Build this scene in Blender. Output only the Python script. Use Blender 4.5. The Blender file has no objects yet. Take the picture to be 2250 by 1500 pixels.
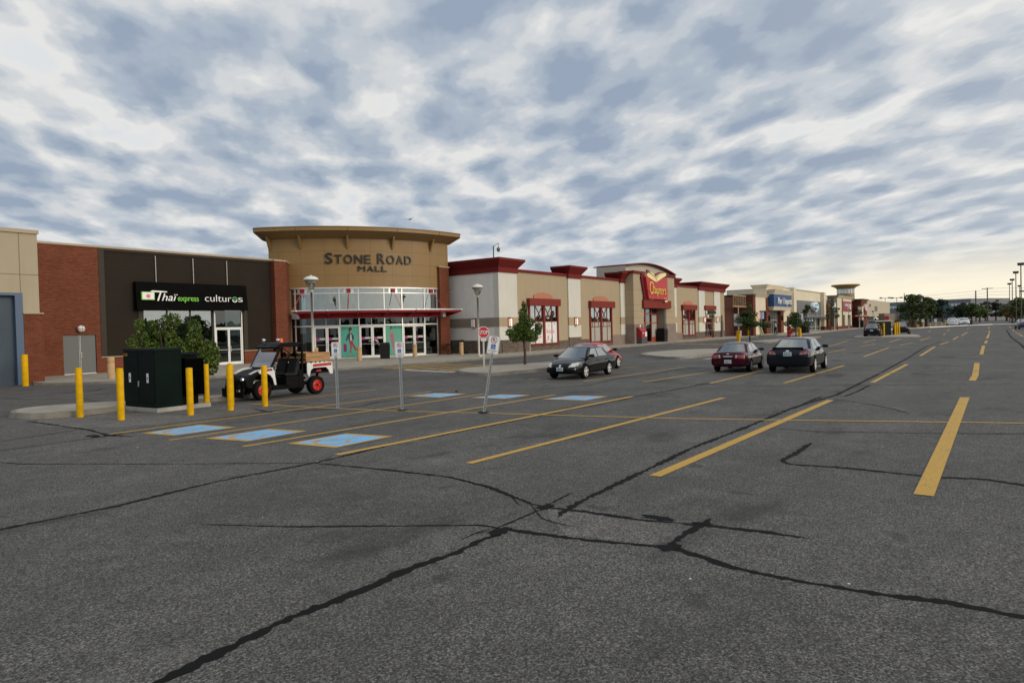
import bpy, bmesh, math, random
import numpy as np
from mathutils import Vector, Matrix
from mathutils.bvhtree import BVHTree
random.seed(7); np.random.seed(7)
R = math.radians
SC = bpy.context.scene
COL = SC.collection
# ------------------------------------------------------------------ camera
cd = bpy.data.cameras.new('camera'); cam = bpy.data.objects.new('camera', cd); COL.objects.link(cam)
cd.sensor_width = 36.0; cd.lens = 36.0 * 1493.25 / 2250.0; cd.clip_end = 6000; cd.clip_start = 0.05
cx_ = Vector((0.58362722, -0.81164422, -0.02475738))     # camera right
cy_ = Vector((0.03043121, -0.00860538, 0.99949982))      # camera up
cz_ = Vector((-0.8114513, -0.5840887, 0.01967698))       # camera back
cam.matrix_world = Matrix(((cx_.x, cy_.x, cz_.x, 0), (cx_.y, cy_.y, cz_.y, 0), (cx_.z, cy_.z, cz_.z, 2.1), (0, 0, 0, 1)))
SC.camera = cam
SC.view_settings.view_transform = 'Standard'; SC.view_settings.look = 'None'
SC.view_settings.exposure = 0.0; SC.view_settings.gamma = 1.0
# ------------------------------------------------------------------ sky and sun
SUN_AZ = R(-84.0); SUN_EL = R(17.0)                       # azimuth counted from +X towards +Y
W = bpy.data.worlds.new('World'); SC.world = W; W.use_nodes = True
nt = W.node_tree; nt.nodes.clear()
def N(nt, typ, **kw):
    n = nt.nodes.new(typ)
    for k, v in kw.items(): setattr(n, k, v)
    return n
def lk(nt, a, b): nt.links.new(a, b)
def math_(nt, op, a, b=None, c=None, clamp=False):
    n = N(nt, 'ShaderNodeMath', operation=op); n.use_clamp = clamp
    for i, v in enumerate((a, b, c)):
        if v is None: continue
        if isinstance(v, (int, float)): n.inputs[i].default_value = v
        else: lk(nt, v, n.inputs[i])
    return n.outputs[0]
def mixc(nt, f, a, b, mode='MIX'):
    n = N(nt, 'ShaderNodeMix', data_type='RGBA', blend_type=mode)
    for s, v in ((n.inputs[0], f), (n.inputs[6], a), (n.inputs[7], b)):
        if isinstance(v, (int, float)): s.default_value = v
        elif isinstance(v, (tuple, list)): s.default_value = (*v[:3], 1)
        else: lk(nt, v, s)
    return n.outputs[2]
def ramp(nt, f, stops, interp='LINEAR'):
    n = N(nt, 'ShaderNodeValToRGB'); cr = n.color_ramp; cr.interpolation = interp
    while len(cr.elements) < len(stops): cr.elements.new(.5)
    for e, (p, c) in zip(cr.elements, stops):
        e.position = p; e.color = (*c, 1) if isinstance(c, (tuple, list)) else (c, c, c, 1)
    lk(nt, f, n.inputs[0]); return n.outputs[0]
def smooth(nt, v, lo, hi):
    n = N(nt, 'ShaderNodeMapRange', interpolation_type='SMOOTHSTEP')
    lk(nt, v, n.inputs[0]); n.inputs[1].default_value = lo; n.inputs[2].default_value = hi
    return n.outputs[0]
tc = N(nt, 'ShaderNodeTexCoord'); sep = N(nt, 'ShaderNodeSeparateXYZ'); lk(nt, tc.outputs['Generated'], sep.inputs[0])
X, Y, Z = sep.outputs
sky = N(nt, 'ShaderNodeTexSky', sky_type='NISHITA'); sky.sun_disc = False
sky.sun_elevation = SUN_EL; sky.sun_rotation = R(90) - SUN_AZ; sky.air_density = 1.0; sky.dust_density = 1.5; sky.ozone_density = 1.2
zc = math_(nt, 'ADD', math_(nt, 'MAXIMUM', Z, 0.0), 0.13)
u = math_(nt, 'DIVIDE', X, zc); v = math_(nt, 'DIVIDE', Y, zc)
ca, sa = math.cos(R(47)), math.sin(R(47))                # the cloud streets run along this heading
along = math_(nt, 'ADD', math_(nt, 'MULTIPLY', u, ca), math_(nt, 'MULTIPLY', v, sa))
across = math_(nt, 'SUBTRACT', math_(nt, 'MULTIPLY', v, ca), math_(nt, 'MULTIPLY', u, sa))
def cloud(sa_, sc_, off, detail, rough, scale, dist=0.0):
    cmb = N(nt, 'ShaderNodeCombineXYZ')
    lk(nt, math_(nt, 'MULTIPLY', along, sa_), cmb.inputs[0]); lk(nt, math_(nt, 'MULTIPLY', across, sc_), cmb.inputs[1])
    cmb.inputs[2].default_value = off
    n = N(nt, 'ShaderNodeTexNoise'); n.inputs['Scale'].default_value = scale; n.inputs['Detail'].default_value = detail
    n.inputs['Roughness'].default_value = rough; n.inputs['Distortion'].default_value = dist
    lk(nt, cmb.outputs[0], n.inputs['Vector']); return n.outputs[0]
def puffs(sa_, sc_, off, scale, warp):
    cmb = N(nt, 'ShaderNodeCombineXYZ')
    lk(nt, math_(nt, 'MULTIPLY', along, sa_), cmb.inputs[0]); lk(nt, math_(nt, 'MULTIPLY', across, sc_), cmb.inputs[1]); cmb.inputs[2].default_value = off
    w_ = N(nt, 'ShaderNodeTexNoise'); w_.inputs['Scale'].default_value = scale * .8; w_.inputs['Detail'].default_value = 4; w_.inputs['Roughness'].default_value = .55; lk(nt, cmb.outputs[0], w_.inputs['Vector'])
    ws = N(nt, 'ShaderNodeVectorMath', operation='MULTIPLY_ADD'); lk(nt, w_.outputs['Color'], ws.inputs[0]); ws.inputs[1].default_value = (warp, warp, 0); lk(nt, cmb.outputs[0], ws.inputs[2])
    v_ = N(nt, 'ShaderNodeTexVoronoi', feature='SMOOTH_F1'); v_.inputs['Scale'].default_value = scale; v_.inputs['Smoothness'].default_value = .75; v_.inputs['Randomness'].default_value = .85; lk(nt, ws.outputs[0], v_.inputs['Vector'])
    return v_.outputs['Distance']
n_puf = puffs(.70, 1.0, 0.0, 5.4, .28)
n_big = cloud(0.55, 1.0, 3.1, 2, .5, 1.1)
n_mid = cloud(0.66, 1.0, 8.4, 3.5, .46, 4.2, .12)
n_fin = cloud(0.75, 1.1, 1.7, 5, .55, 11.0, .1)
dens = math_(nt, 'ADD', math_(nt, 'ADD', math_(nt, 'MULTIPLY', n_mid, .44), math_(nt, 'MULTIPLY', n_big, .20)), math_(nt, 'ADD', math_(nt, 'MULTIPLY', n_fin, .17), math_(nt, 'MULTIPLY', math_(nt, 'SUBTRACT', .765, n_puf), .44)))
# thin cloud lets light through (white), thick cloud is blue grey, the gaps show the sky
shade = ramp(nt, dens, [(.32, (7.3, 7.6, 7.8)), (.41, (7.8, 7.8, 7.7)), (.46, (6.5, 6.7, 6.9)), (.51, (5.3, 5.75, 6.3)), (.57, (4.1, 4.75, 5.6)), (.66, (3.1, 3.8, 4.9))], 'EASE')
hole = smooth(nt, math_(nt, 'ADD', math_(nt, 'MULTIPLY', n_big, .5), math_(nt, 'MULTIPLY', n_mid, .5)), .37, .30)
skyb = mixc(nt, .62, sky.outputs[0], (4.3, 5.9, 8.0))
base = mixc(nt, math_(nt, 'MULTIPLY', hole, .32), shade, skyb)
# low sky: thinning into a pale veil, warm where the evening sun stands
flat = smooth(nt, Z, .17, .03)
low = mixc(nt, math_(nt, 'MULTIPLY', flat, .55), base, (5.4, 6.0, 6.5))
azd = math_(nt, 'ADD', math_(nt, 'MULTIPLY', X, math.cos(R(-8))), math_(nt, 'MULTIPLY', Y, math.sin(R(-8))))
streak = smooth(nt, cloud(.12, .55, 5.5, 4, .5, 1.3, .1), .34, .56)
glow = math_(nt, 'MULTIPLY', smooth(nt, azd, .60, 1.0), smooth(nt, Z, .11, .03))
warm = math_(nt, 'MULTIPLY', glow, math_(nt, 'ADD', math_(nt, 'MULTIPLY', streak, .8), .2))
low = mixc(nt, math_(nt, 'MULTIPLY', warm, .95), low, (10.3, 9.3, 7.2))
# bright side of the sky, round the veiled sun behind and right of the camera
sd = Vector((math.cos(SUN_AZ) * math.cos(SUN_EL), math.sin(SUN_AZ) * math.cos(SUN_EL), math.sin(SUN_EL)))
dt = N(nt, 'ShaderNodeVectorMath', operation='DOT_PRODUCT'); lk(nt, tc.outputs['Generated'], dt.inputs[0]); dt.inputs[1].default_value = sd
halo = math_(nt, 'POWER', math_(nt, 'MAXIMUM', math_(nt, 'MULTIPLY_ADD', dt.outputs['Value'], .78, .22), 0.0), 2.2)
lit = mixc(nt, math_(nt, 'MULTIPLY', halo, .75), low, (13.6, 12.8, 11.4))
bg = N(nt, 'ShaderNodeBackground'); bg.inputs['Strength'].default_value = 0.1
lk(nt, lit, bg.inputs[0]); wo = N(nt, 'ShaderNodeOutputWorld'); lk(nt, bg.outputs[0], wo.inputs[0])
sl = bpy.data.lights.new('sun', 'SUN'); sl.energy = 1.55; sl.angle = R(26); sl.color = (1, .89, .73)
so = bpy.data.objects.new('sun', sl); COL.objects.link(so); so.rotation_euler = (-sd).to_track_quat('-Z', 'Y').to_euler(); so.location = (0, 0, 60)

# ------------------------------------------------------------------ materials
MATS = {}
def mat(name, col, rough=.6, metal=0.0, var=0.0, vscale=2.0, bump=0.0, bscale=40.0, spec=.5, coat=0.0, emit=0.0, vec='Object', stretch=None, col2=None):
    if name in MATS: return MATS[name]
    m = bpy.data.materials.new(name); m.use_nodes = True; t = m.node_tree; p = t.nodes['Principled BSDF']
    p.inputs['Base Color'].default_value = (*col, 1); p.inputs['Roughness'].default_value = rough; p.inputs['Metallic'].default_value = metal
    p.inputs['Specular IOR Level'].default_value = spec; p.inputs['Coat Weight'].default_value = coat; p.inputs['Coat Roughness'].default_value = .04
    if emit: p.inputs['Emission Color'].default_value = (*col, 1); p.inputs['Emission Strength'].default_value = emit
    c = N(t, 'ShaderNodeTexCoord'); src = c.outputs[vec]
    if stretch:
        mp = N(t, 'ShaderNodeMapping'); mp.inputs['Scale'].default_value = stretch; lk(t, src, mp.inputs[0]); src = mp.outputs[0]
    if var or col2:
        n = N(t, 'ShaderNodeTexNoise'); n.inputs['Scale'].default_value = vscale; n.inputs['Detail'].default_value = 5; n.inputs['Roughness'].default_value = .6
        lk(t, src, n.inputs['Vector'])
        if col2: cc = mixc(t, smooth(t, n.outputs[0], .42, .62), col, col2)
        else:
            cc = ramp(t, n.outputs[0], [(.25, tuple(x * (1 - var) for x in col)), (.75, tuple(min(1, x * (1 + var)) for x in col))])
        if 'stucco' in name or 'panel' in name or 'concrete' in name:
            # rain streaks run down the wall
            ms = N(t, 'ShaderNodeMapping'); ms.inputs['Scale'].default_value = (2.2, 2.2, .16); lk(t, c.outputs['Object'], ms.inputs[0])
            n3 = N(t, 'ShaderNodeTexNoise'); n3.inputs['Scale'].default_value = 1.6; n3.inputs['Detail'].default_value = 4; lk(t, ms.outputs[0], n3.inputs['Vector'])
            cc = mixc(t, 1.0, cc, ramp(t, n3.outputs[0], [(.30, .945), (.55, 1.0)]), 'MULTIPLY')
        lk(t, cc, p.inputs['Base Color'])
        rr = N(t, 'ShaderNodeMapRange'); lk(t, n.outputs[0], rr.inputs[0]); rr.inputs[1].default_value = .3; rr.inputs[2].default_value = .7
        rr.inputs[3].default_value = max(0, rough - .08 * min(1, rough * 2)); rr.inputs[4].default_value = min(1, rough + .08 * min(1, rough * 2)); lk(t, rr.outputs[0], p.inputs['Roughness'])
    if bump:
        b = N(t, 'ShaderNodeTexNoise'); b.inputs['Scale'].default_value = bscale; b.inputs['Detail'].default_value = 4; lk(t, src, b.inputs['Vector'])
        bn = N(t, 'ShaderNodeBump'); bn.inputs['Strength'].default_value = bump; bn.inputs['Distance'].default_value = .02
        lk(t, b.outputs[0], bn.inputs['Height']); lk(t, bn.outputs[0], p.inputs['Normal'])
    MATS[name] = m; return m
def wallvec(t, sx, sz):
    c = N(t, 'ShaderNodeTexCoord'); s = N(t, 'ShaderNodeSeparateXYZ'); lk(t, c.outputs['Object'], s.inputs[0])
    q = N(t, 'ShaderNodeCombineXYZ')
    lk(t, math_(t, 'MULTIPLY', math_(t, 'ADD', s.outputs[0], s.outputs[1]), sx), q.inputs[0]); lk(t, math_(t, 'MULTIPLY', s.outputs[2], sz), q.inputs[1])
    return q.outputs[0], s
def brick(name, c1, c2, mortar, bw=.30, bh=.10, ms=.012, rough=.85):
    m = bpy.data.materials.new(name); m.use_nodes = True; t = m.node_tree; p = t.nodes['Principled BSDF']; p.inputs['Roughness'].default_value = rough; p.inputs['Specular IOR Level'].default_value = .12
    vec, s = wallvec(t, 1, 1)
    b = N(t, 'ShaderNodeTexBrick'); b.inputs['Scale'].default_value = 1; b.inputs['Brick Width'].default_value = bw; b.inputs['Row Height'].default_value = bh
    b.inputs['Mortar Size'].default_value = ms; b.inputs['Color1'].default_value = (*c1, 1); b.inputs['Color2'].default_value = (*c2, 1); b.inputs['Mortar'].default_value = (*mortar, 1)
    b.inputs['Bias'].default_value = -.1; lk(t, vec, b.inputs['Vector'])
    n = N(t, 'ShaderNodeTexNoise'); n.inputs['Scale'].default_value = .9; n.inputs['Detail'].default_value = 5; lk(t, vec, n.inputs['Vector'])
    f = ramp(t, n.outputs[0], [(.3, .82), (.7, 1.0)])
    lk(t, mixc(t, 1.0, b.outputs[0], f, 'MULTIPLY'), p.inputs['Base Color'])
    bn = N(t, 'ShaderNodeBump'); bn.inputs['Strength'].default_value = .5; bn.inputs['Distance'].default_value = .01; bn.invert = True
    lk(t, b.outputs[1], bn.inputs['Height']); lk(t, bn.outputs[0], p.inputs['Normal'])
    MATS[name] = m; return m
def siding(name, col, pitch, depth=.02, rough=.6, vertical=False, dark=.55):
    m = bpy.data.materials.new(name); m.use_nodes = True; t = m.node_tree; p = t.nodes['Principled BSDF']; p.inputs['Roughness'].default_value = rough; p.inputs['Specular IOR Level'].default_value = .15
    vec, s = wallvec(t, 1, 1)
    h = math_(t, 'ADD', s.outputs[0], s.outputs[1]) if vertical else s.outputs[2]
    fr = math_(t, 'FRACT', math_(t, 'DIVIDE', h, pitch))
    n = N(t, 'ShaderNodeTexNoise'); n.inputs['Scale'].default_value = .6; n.inputs['Detail'].default_value = 4; lk(t, vec, n.inputs['Vector'])
    base = ramp(t, n.outputs[0], [(.3, tuple(x * .85 for x in col)), (.7, tuple(x * 1.12 for x in col))])
    lk(t, mixc(t, smooth(t, fr, .90, .97), base, tuple(x * dark for x in col)), p.inputs['Base Color'])
    bn = N(t, 'ShaderNodeBump'); bn.inputs['Strength'].default_value = .7; bn.inputs['Distance'].default_value = depth
    lk(t, math_(t, 'SUBTRACT', fr, smooth(t, fr, .9, 1.0)), bn.inputs['Height']); lk(t, bn.outputs[0], p.inputs['Normal'])
    MATS[name] = m; return m
def glass(name, tint, lo=.12, hi=.75, thru=.6, rough=.01):
    """coated window glass: sees through a little, mirrors the rest"""
    m = bpy.data.materials.new(name); m.use_nodes = True; t = m.node_tree; t.nodes.clear()
    o = N(t, 'ShaderNodeOutputMaterial'); g = N(t, 'ShaderNodeBsdfGlossy'); g.inputs['Roughness'].default_value = rough; g.inputs['Color'].default_value = (.93, .97, .95, 1)
    tr = N(t, 'ShaderNodeBsdfTransparent'); tr.inputs[0].default_value = tuple(x * thru for x in tint) + (1,)
    lw = N(t, 'ShaderNodeLayerWeight'); lw.inputs[0].default_value = .45
    f = N(t, 'ShaderNodeMapRange'); lk(t, lw.outputs['Facing'], f.inputs[0]); f.inputs[3].default_value = lo; f.inputs[4].default_value = hi
    c = N(t, 'ShaderNodeTexCoord'); n = N(t, 'ShaderNodeTexNoise'); n.inputs['Scale'].default_value = .8; lk(t, c.outputs['Object'], n.inputs['Vector'])
    bn = N(t, 'ShaderNodeBump'); bn.inputs['Strength'].default_value = .06; bn.inputs['Distance'].default_value = .05; lk(t, n.outputs[0], bn.inputs['Height']); lk(t, bn.outputs[0], g.inputs['Normal'])
    mx = N(t, 'ShaderNodeMixShader'); lk(t, f.outputs[0], mx.inputs[0]); lk(t, tr.outputs[0], mx.inputs[1]); lk(t, g.outputs[0], mx.inputs[2]); lk(t, mx.outputs[0], o.inputs[0])
    MATS[name] = m; return m
def leafmat(name, c1, c2, c3):
    m = bpy.data.materials.new(name); m.use_nodes = True; t = m.node_tree; p = t.nodes['Principled BSDF']; p.inputs['Roughness'].default_value = .55
    g = N(t, 'ShaderNodeNewGeometry'); rp = g.outputs['Random Per Island']
    lk(t, ramp(t, rp, [(0, c1), (.55, c2), (1, c3)]), p.inputs['Base Color'])
    p.inputs['Subsurface Weight'].default_value = 0
    tl = N(t, 'ShaderNodeBsdfTranslucent'); lk(t, ramp(t, rp, [(0, c2), (1, c3)]), tl.inputs[0])
    mx = N(t, 'ShaderNodeMixShader'); mx.inputs[0].default_value = .25
    o = [n for n in t.nodes if n.type == 'OUTPUT_MATERIAL'][0]
    lk(t, p.outputs[0], mx.inputs[1]); lk(t, tl.outputs[0], mx.inputs[2]); lk(t, mx.outputs[0], o.inputs[0])
    MATS[name] = m; return m
def asphalt(name, c_lo, c_hi, gritty=1.0):
    m = bpy.data.materials.new(name); m.use_nodes = True; t = m.node_tree; p = t.nodes['Principled BSDF']
    c = N(t, 'ShaderNodeTexCoord'); src = c.outputs['Object']
    def noise(scale, detail=3, rough=.55, stretch=None):
        s_ = src
        if stretch:
            mp = N(t, 'ShaderNodeMapping'); mp.inputs['Scale'].default_value = stretch; lk(t, src, mp.inputs[0]); s_ = mp.outputs[0]
        n = N(t, 'ShaderNodeTexNoise'); n.inputs['Scale'].default_value = scale; n.inputs['Detail'].default_value = detail; n.inputs['Roughness'].default_value = rough
        lk(t, s_, n.inputs['Vector']); return n.outputs[0]
    vo = N(t, 'ShaderNodeTexVoronoi'); vo.inputs['Scale'].default_value = 82; lk(t, src, vo.inputs['Vector'])
    sp = N(t, 'ShaderNodeSeparateColor'); lk(t, vo.outputs['Color'], sp.inputs[0])
    stone = sp.outputs[0]
    fine = noise(40, 3, .7); mid = noise(3.5, 4); big = noise(.22, 4, .6)
    a = math_(t, 'ADD', math_(t, 'MULTIPLY', stone, .50 * gritty), math_(t, 'MULTIPLY', fine, .75))
    base = ramp(t, a, [(.30, tuple(x * .22 for x in c_lo)), (.56, tuple(x * .85 for x in c_lo)), (.78, c_hi), (.96, tuple(x * 2.0 for x in c_hi))])
    m1 = ramp(t, mid, [(.3, .86), (.7, 1.10)]); m2 = ramp(t, big, [(.3, .74), (.5, .98), (.72, 1.16)])
    k = mixc(t, 1.0, mixc(t, 1.0, base, m1, 'MULTIPLY'), m2, 'MULTIPLY')
    # dark oil drips and old tyre-worn stretches
    st = smooth(t, noise(.50, 5, .62, (.6, 1.25, 1)), .545, .68)
    k = mixc(t, math_(t, 'MULTIPLY', st, .62), k, (.022, .021, .021))
    pol = smooth(t, noise(.9, 4, .6, (.5, 1, 1)), .40, .62)
    k = mixc(t, math_(t, 'MULTIPLY', pol, .22), k, tuple(x * .55 for x in c_lo))
    dust = smooth(t, noise(.7, 5, .65), .56, .72)
    k = mixc(t, math_(t, 'MULTIPLY', dust, .22), k, tuple(x * 1.5 for x in c_hi))
    sp2 = smooth(t, noise(1.7, 3, .5), .66, .74)
    k = mixc(t, math_(t, 'MULTIPLY', sp2, .5), k, (.02, .02, .02))
    # hairline streaks across the drive lanes
    lk(t, k, p.inputs['Base Color']); p.inputs['Roughness'].default_value = .82; p.inputs['Specular IOR Level'].default_value = .32
    bn = N(t, 'ShaderNodeBump'); bn.inputs['Strength'].default_value = .55; bn.inputs['Distance'].default_value = .006
    lk(t, a, bn.inputs['Height']); lk(t, bn.outputs[0], p.inputs['Normal'])
    MATS[name] = m; return m
def paint(name, col, under, wear=.52):
    m = bpy.data.materials.new(name); m.use_nodes = True; t = m.node_tree; p = t.nodes['Principled BSDF']; p.inputs['Roughness'].default_value = .7
    c = N(t, 'ShaderNodeTexCoord')
    n = N(t, 'ShaderNodeTexNoise'); n.inputs['Scale'].default_value = 26; n.inputs['Detail'].default_value = 4; n.inputs['Roughness'].default_value = .7; lk(t, c.outputs['Object'], n.inputs['Vector'])
    n2 = N(t, 'ShaderNodeTexNoise'); n2.inputs['Scale'].default_value = 1.4; n2.inputs['Detail'].default_value = 4; lk(t, c.outputs['Object'], n2.inputs['Vector'])
    w = math_(t, 'ADD', math_(t, 'MULTIPLY', n.outputs[0], .6), math_(t, 'MULTIPLY', n2.outputs[0], .4))
    k = ramp(t, n2.outputs[0], [(.3, tuple(x * .8 for x in col)), (.7, col)])
    lk(t, mixc(t, smooth(t, w, wear, wear + .1), k, under), p.inputs['Base Color'])
    MATS[name] = m; return m
# ------------------------------------------------------------------ mesh helpers
class MB:
    def __init__(s): s.v = []; s.f = []; s.m = []; s.k = 0
    def poly(s, pts, k=None):
        i = len(s.v); s.v += [tuple(p) for p in pts]; s.f.append(tuple(range(i, i + len(pts)))); s.m.append(s.k if k is None else k); return s
    def box(s, x0, x1, y0, y1, z0, z1):
        return s.prism([(x0, y0), (x1, y0), (x1, y1), (x0, y1)], z0, z1)
    def prism(s, pts, z0, z1, top=None):
        n = len(pts); i = len(s.v); q = top or pts
        a = sum(pts[j][0] * pts[(j + 1) % n][1] - pts[(j + 1) % n][0] * pts[j][1] for j in range(n))
        if a < 0: pts = pts[::-1]; q = q[::-1]
        s.v += [(x, y, z0) for x, y in pts] + [(x, y, z1) for x, y in q]
        s.f += [tuple(range(i + n - 1, i - 1, -1)), tuple(range(i + n, i + 2 * n))]
        s.f += [(i + j, i + (j + 1) % n, i + n + (j + 1) % n, i + n + j) for j in range(n)]
        s.m += [s.k] * (n + 2); return s
    def slab(s, pts, o, u, v, n, d):
        """outline in the plane (o; u, v), given thickness d along n"""
        o, u, v, n = map(Vector, (o, u, v, n)); k = len(pts); i = len(s.v)
        a = [o + u * p[0] + v * p[1] for p in pts]
        s.v += [tuple(p) for p in a] + [tuple(p + n * d) for p in a]
        s.f += [tuple(range(i + k - 1, i - 1, -1)), tuple(range(i + k, i + 2 * k))] + [(i + j, i + (j + 1) % k, i + k + (j + 1) % k, i + k + j) for j in range(k)]
        s.m += [s.k] * (k + 2); return s
    def tube(s, pts, r, n=8, caps=True):
        pts = [Vector(p) for p in pts]; rs = r if isinstance(r, (list, tuple)) else [r] * len(pts); i0 = len(s.v)
        for j, p in enumerate(pts):
            d = (pts[min(j + 1, len(pts) - 1)] - pts[max(j - 1, 0)]).normalized()
            a = d.orthogonal() if abs(d.z) > .9 or True else d
            a = Vector((0, 0, 1)).cross(d) if abs(d.z) < .95 else Vector((1, 0, 0)).cross(d)
            a.normalize(); b = d.cross(a)
            for q in range(n):
                t = 2 * math.pi * q / n; s.v.append(tuple(p + (a * math.cos(t) + b * math.sin(t)) * rs[j]))
        for j in range(len(pts) - 1):
            for q in range(n):
                s.f.append((i0 + j * n + q, i0 + j * n + (q + 1) % n, i0 + (j + 1) * n + (q + 1) % n, i0 + (j + 1) * n + q)); s.m.append(s.k)
        if caps:
            s.f += [tuple(range(i0 + n - 1, i0 - 1, -1)), tuple(range(i0 + (len(pts) - 1) * n, i0 + len(pts) * n))]; s.m += [s.k] * 2
        return s
    def lathe(s, prof, c=(0, 0, 0), n=24, axis='z'):
        i0 = len(s.v)
        for (r, h) in prof:
            for q in range(n):
                t = 2 * math.pi * q / n; x, y = r * math.cos(t), r * math.sin(t)
                p = (x, y, h) if axis == 'z' else (x, h, y) if axis == 'y' else (h, x, y)
                s.v.append((p[0] + c[0], p[1] + c[1], p[2] + c[2]))
        for j in range(len(prof) - 1):
            for q in range(n):
                s.f.append((i0 + j * n + q, i0 + j * n + (q + 1) % n, i0 + (j + 1) * n + (q + 1) % n, i0 + (j + 1) * n + q)); s.m.append(s.k)
        return s
    def arc(s, cx, cy, r0, r1, t0, t1, z0, z1, n=24):
        """a curved wall between two radii"""
        i0 = len(s.v)
        for j in range(n + 1):
            t = R(t0 + (t1 - t0) * j / n); c, q = math.cos(t), math.sin(t)
            for r, z in ((r0, z0), (r1, z0), (r1, z1), (r0, z1)): s.v.append((cx + r * c, cy + r * q, z))
        for j in range(n):
            a, b = i0 + 4 * j, i0 + 4 * j + 4
            for k in range(4): s.f.append((a + k, a + (k + 1) % 4, b + (k + 1) % 4, b + k)); s.m.append(s.k)
        s.f += [(i0 + 3, i0 + 2, i0 + 1, i0), tuple(i0 + 4 * n + k for k in range(4))]; s.m += [s.k] * 2
        return s
    def add(s, verts, faces, M=None):
        i = len(s.v); s.v += [tuple(M @ Vector(p)) if M else tuple(p) for p in verts]
        s.f += [tuple(q + i for q in f) for f in faces]; s.m += [s.k] * len(faces); return s
def link(name, mb, ms, root=None, parent=None, smooth=None, bevel=0.0, seg=2):
    off = root.get('_o', (0, 0, 0)) if root else (0, 0, 0)
    me = bpy.data.meshes.new(name)
    me.from_pydata([(x - off[0], y - off[1], z - off[2]) for x, y, z in mb.v], [], mb.f)
    ms = ms if isinstance(ms, (list, tuple)) else [ms]
    for m in ms: me.materials.append(m)
    if len(ms) > 1: me.polygons.foreach_set('material_index', mb.m)
    bm = bmesh.new(); bm.from_mesh(me)
    if smooth is not None or bevel: bmesh.ops.remove_doubles(bm, verts=bm.verts, dist=1e-5)
    bmesh.ops.recalc_face_normals(bm, faces=bm.faces)
    if bevel:
        es = [e for e in bm.edges if len(e.link_faces) == 2 and e.calc_face_angle(0) > R(35)]
        bmesh.ops.bevel(bm, geom=es, offset=bevel, segments=seg, affect='EDGES', profile=.5, clamp_overlap=True)
    if smooth is not None:
        for f in bm.faces: f.smooth = True
        for e in bm.edges:
            if len(e.link_faces) == 2 and e.calc_face_angle(0) > R(smooth): e.smooth = False
    bm.to_mesh(me); bm.free()
    o = bpy.data.objects.new(name, me); COL.objects.link(o)
    if parent or root: o.parent = parent or root
    return o
def thing(name, label, cat, loc, group=None, rz=0.0):
    o = bpy.data.objects.new(name, None); COL.objects.link(o); o.location = loc; o.rotation_euler = (0, 0, rz)
    o.empty_display_size = .3
    o['label'] = label; o['category'] = cat; o['_o'] = tuple(loc)
    if group: o['group'] = group
    return o
def lthing(name, label, cat, group=None):                # built in local coordinates, placed afterwards
    o = thing(name, label, cat, (0, 0, 0), group); return o
def tag(o, label, cat, group=None):
    o['label'] = label; o['category'] = cat
    if group: o['group'] = group
    return o
def struct(name, mb, m, **kw):
    o = link(name, mb, m, **kw); o['kind'] = 'structure'; return o
def copy_tree(o, parent=None):
    c = o.copy(); COL.objects.link(c)
    if parent: c.parent = parent
    for ch in o.children: copy_tree(ch, c)
    return c
_txt = {}
def text(body, size=1.0, shear=0.0, bold=0.0, space=1.0):
    """flat outline of a text: verts, faces, width (baseline at 0)"""
    k = (body, size, shear, bold, space)
    if k in _txt: return _txt[k]
    cu = bpy.data.curves.new('t', 'FONT'); cu.body = body; cu.size = size; cu.shear = shear; cu.offset = bold; cu.space_character = space
    cu.extrude = .5; cu.resolution_u = 4
    ob = bpy.data.objects.new('t', cu); COL.objects.link(ob)
    dg = bpy.context.evaluated_depsgraph_get(); me = bpy.data.meshes.new_from_object(ob.evaluated_get(dg))
    vs = [tuple(p.co) for p in me.vertices]; fs = [tuple(p.vertices) for p in me.polygons]
    bpy.data.objects.remove(ob); bpy.data.curves.remove(cu); bpy.data.meshes.remove(me)
    xs = [p[0] for p in vs]; _txt[k] = (vs, fs, min(xs), max(xs)); return _txt[k]
def put_text(mb, body, o, u, v, n, width, height, depth=.03, shear=0.0, bold=0.0, center=False, space=1.0):
    """writes BODY from o along u; scaled to fill width (m) and so that the capitals reach height (m)"""
    vs, fs, a, b = text(body, 1.0, shear, bold, space)
    o, u, v, n = map(Vector, (o, u, v, n)); sx = width / (b - a); sy = height / .70
    mb.add([tuple(o + u * ((p[0] - a) * sx - (width / 2 if center else 0)) + v * (p[1] * sy) + n * ((p[2] + .5) * depth)) for p in vs], fs)
def disc(n, r, cx=0, cy=0, a0=0.0): return [(cx + r * math.cos(a0 + 2 * math.pi * i / n), cy + r * math.sin(a0 + 2 * math.pi * i / n)) for i in range(n)]
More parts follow.
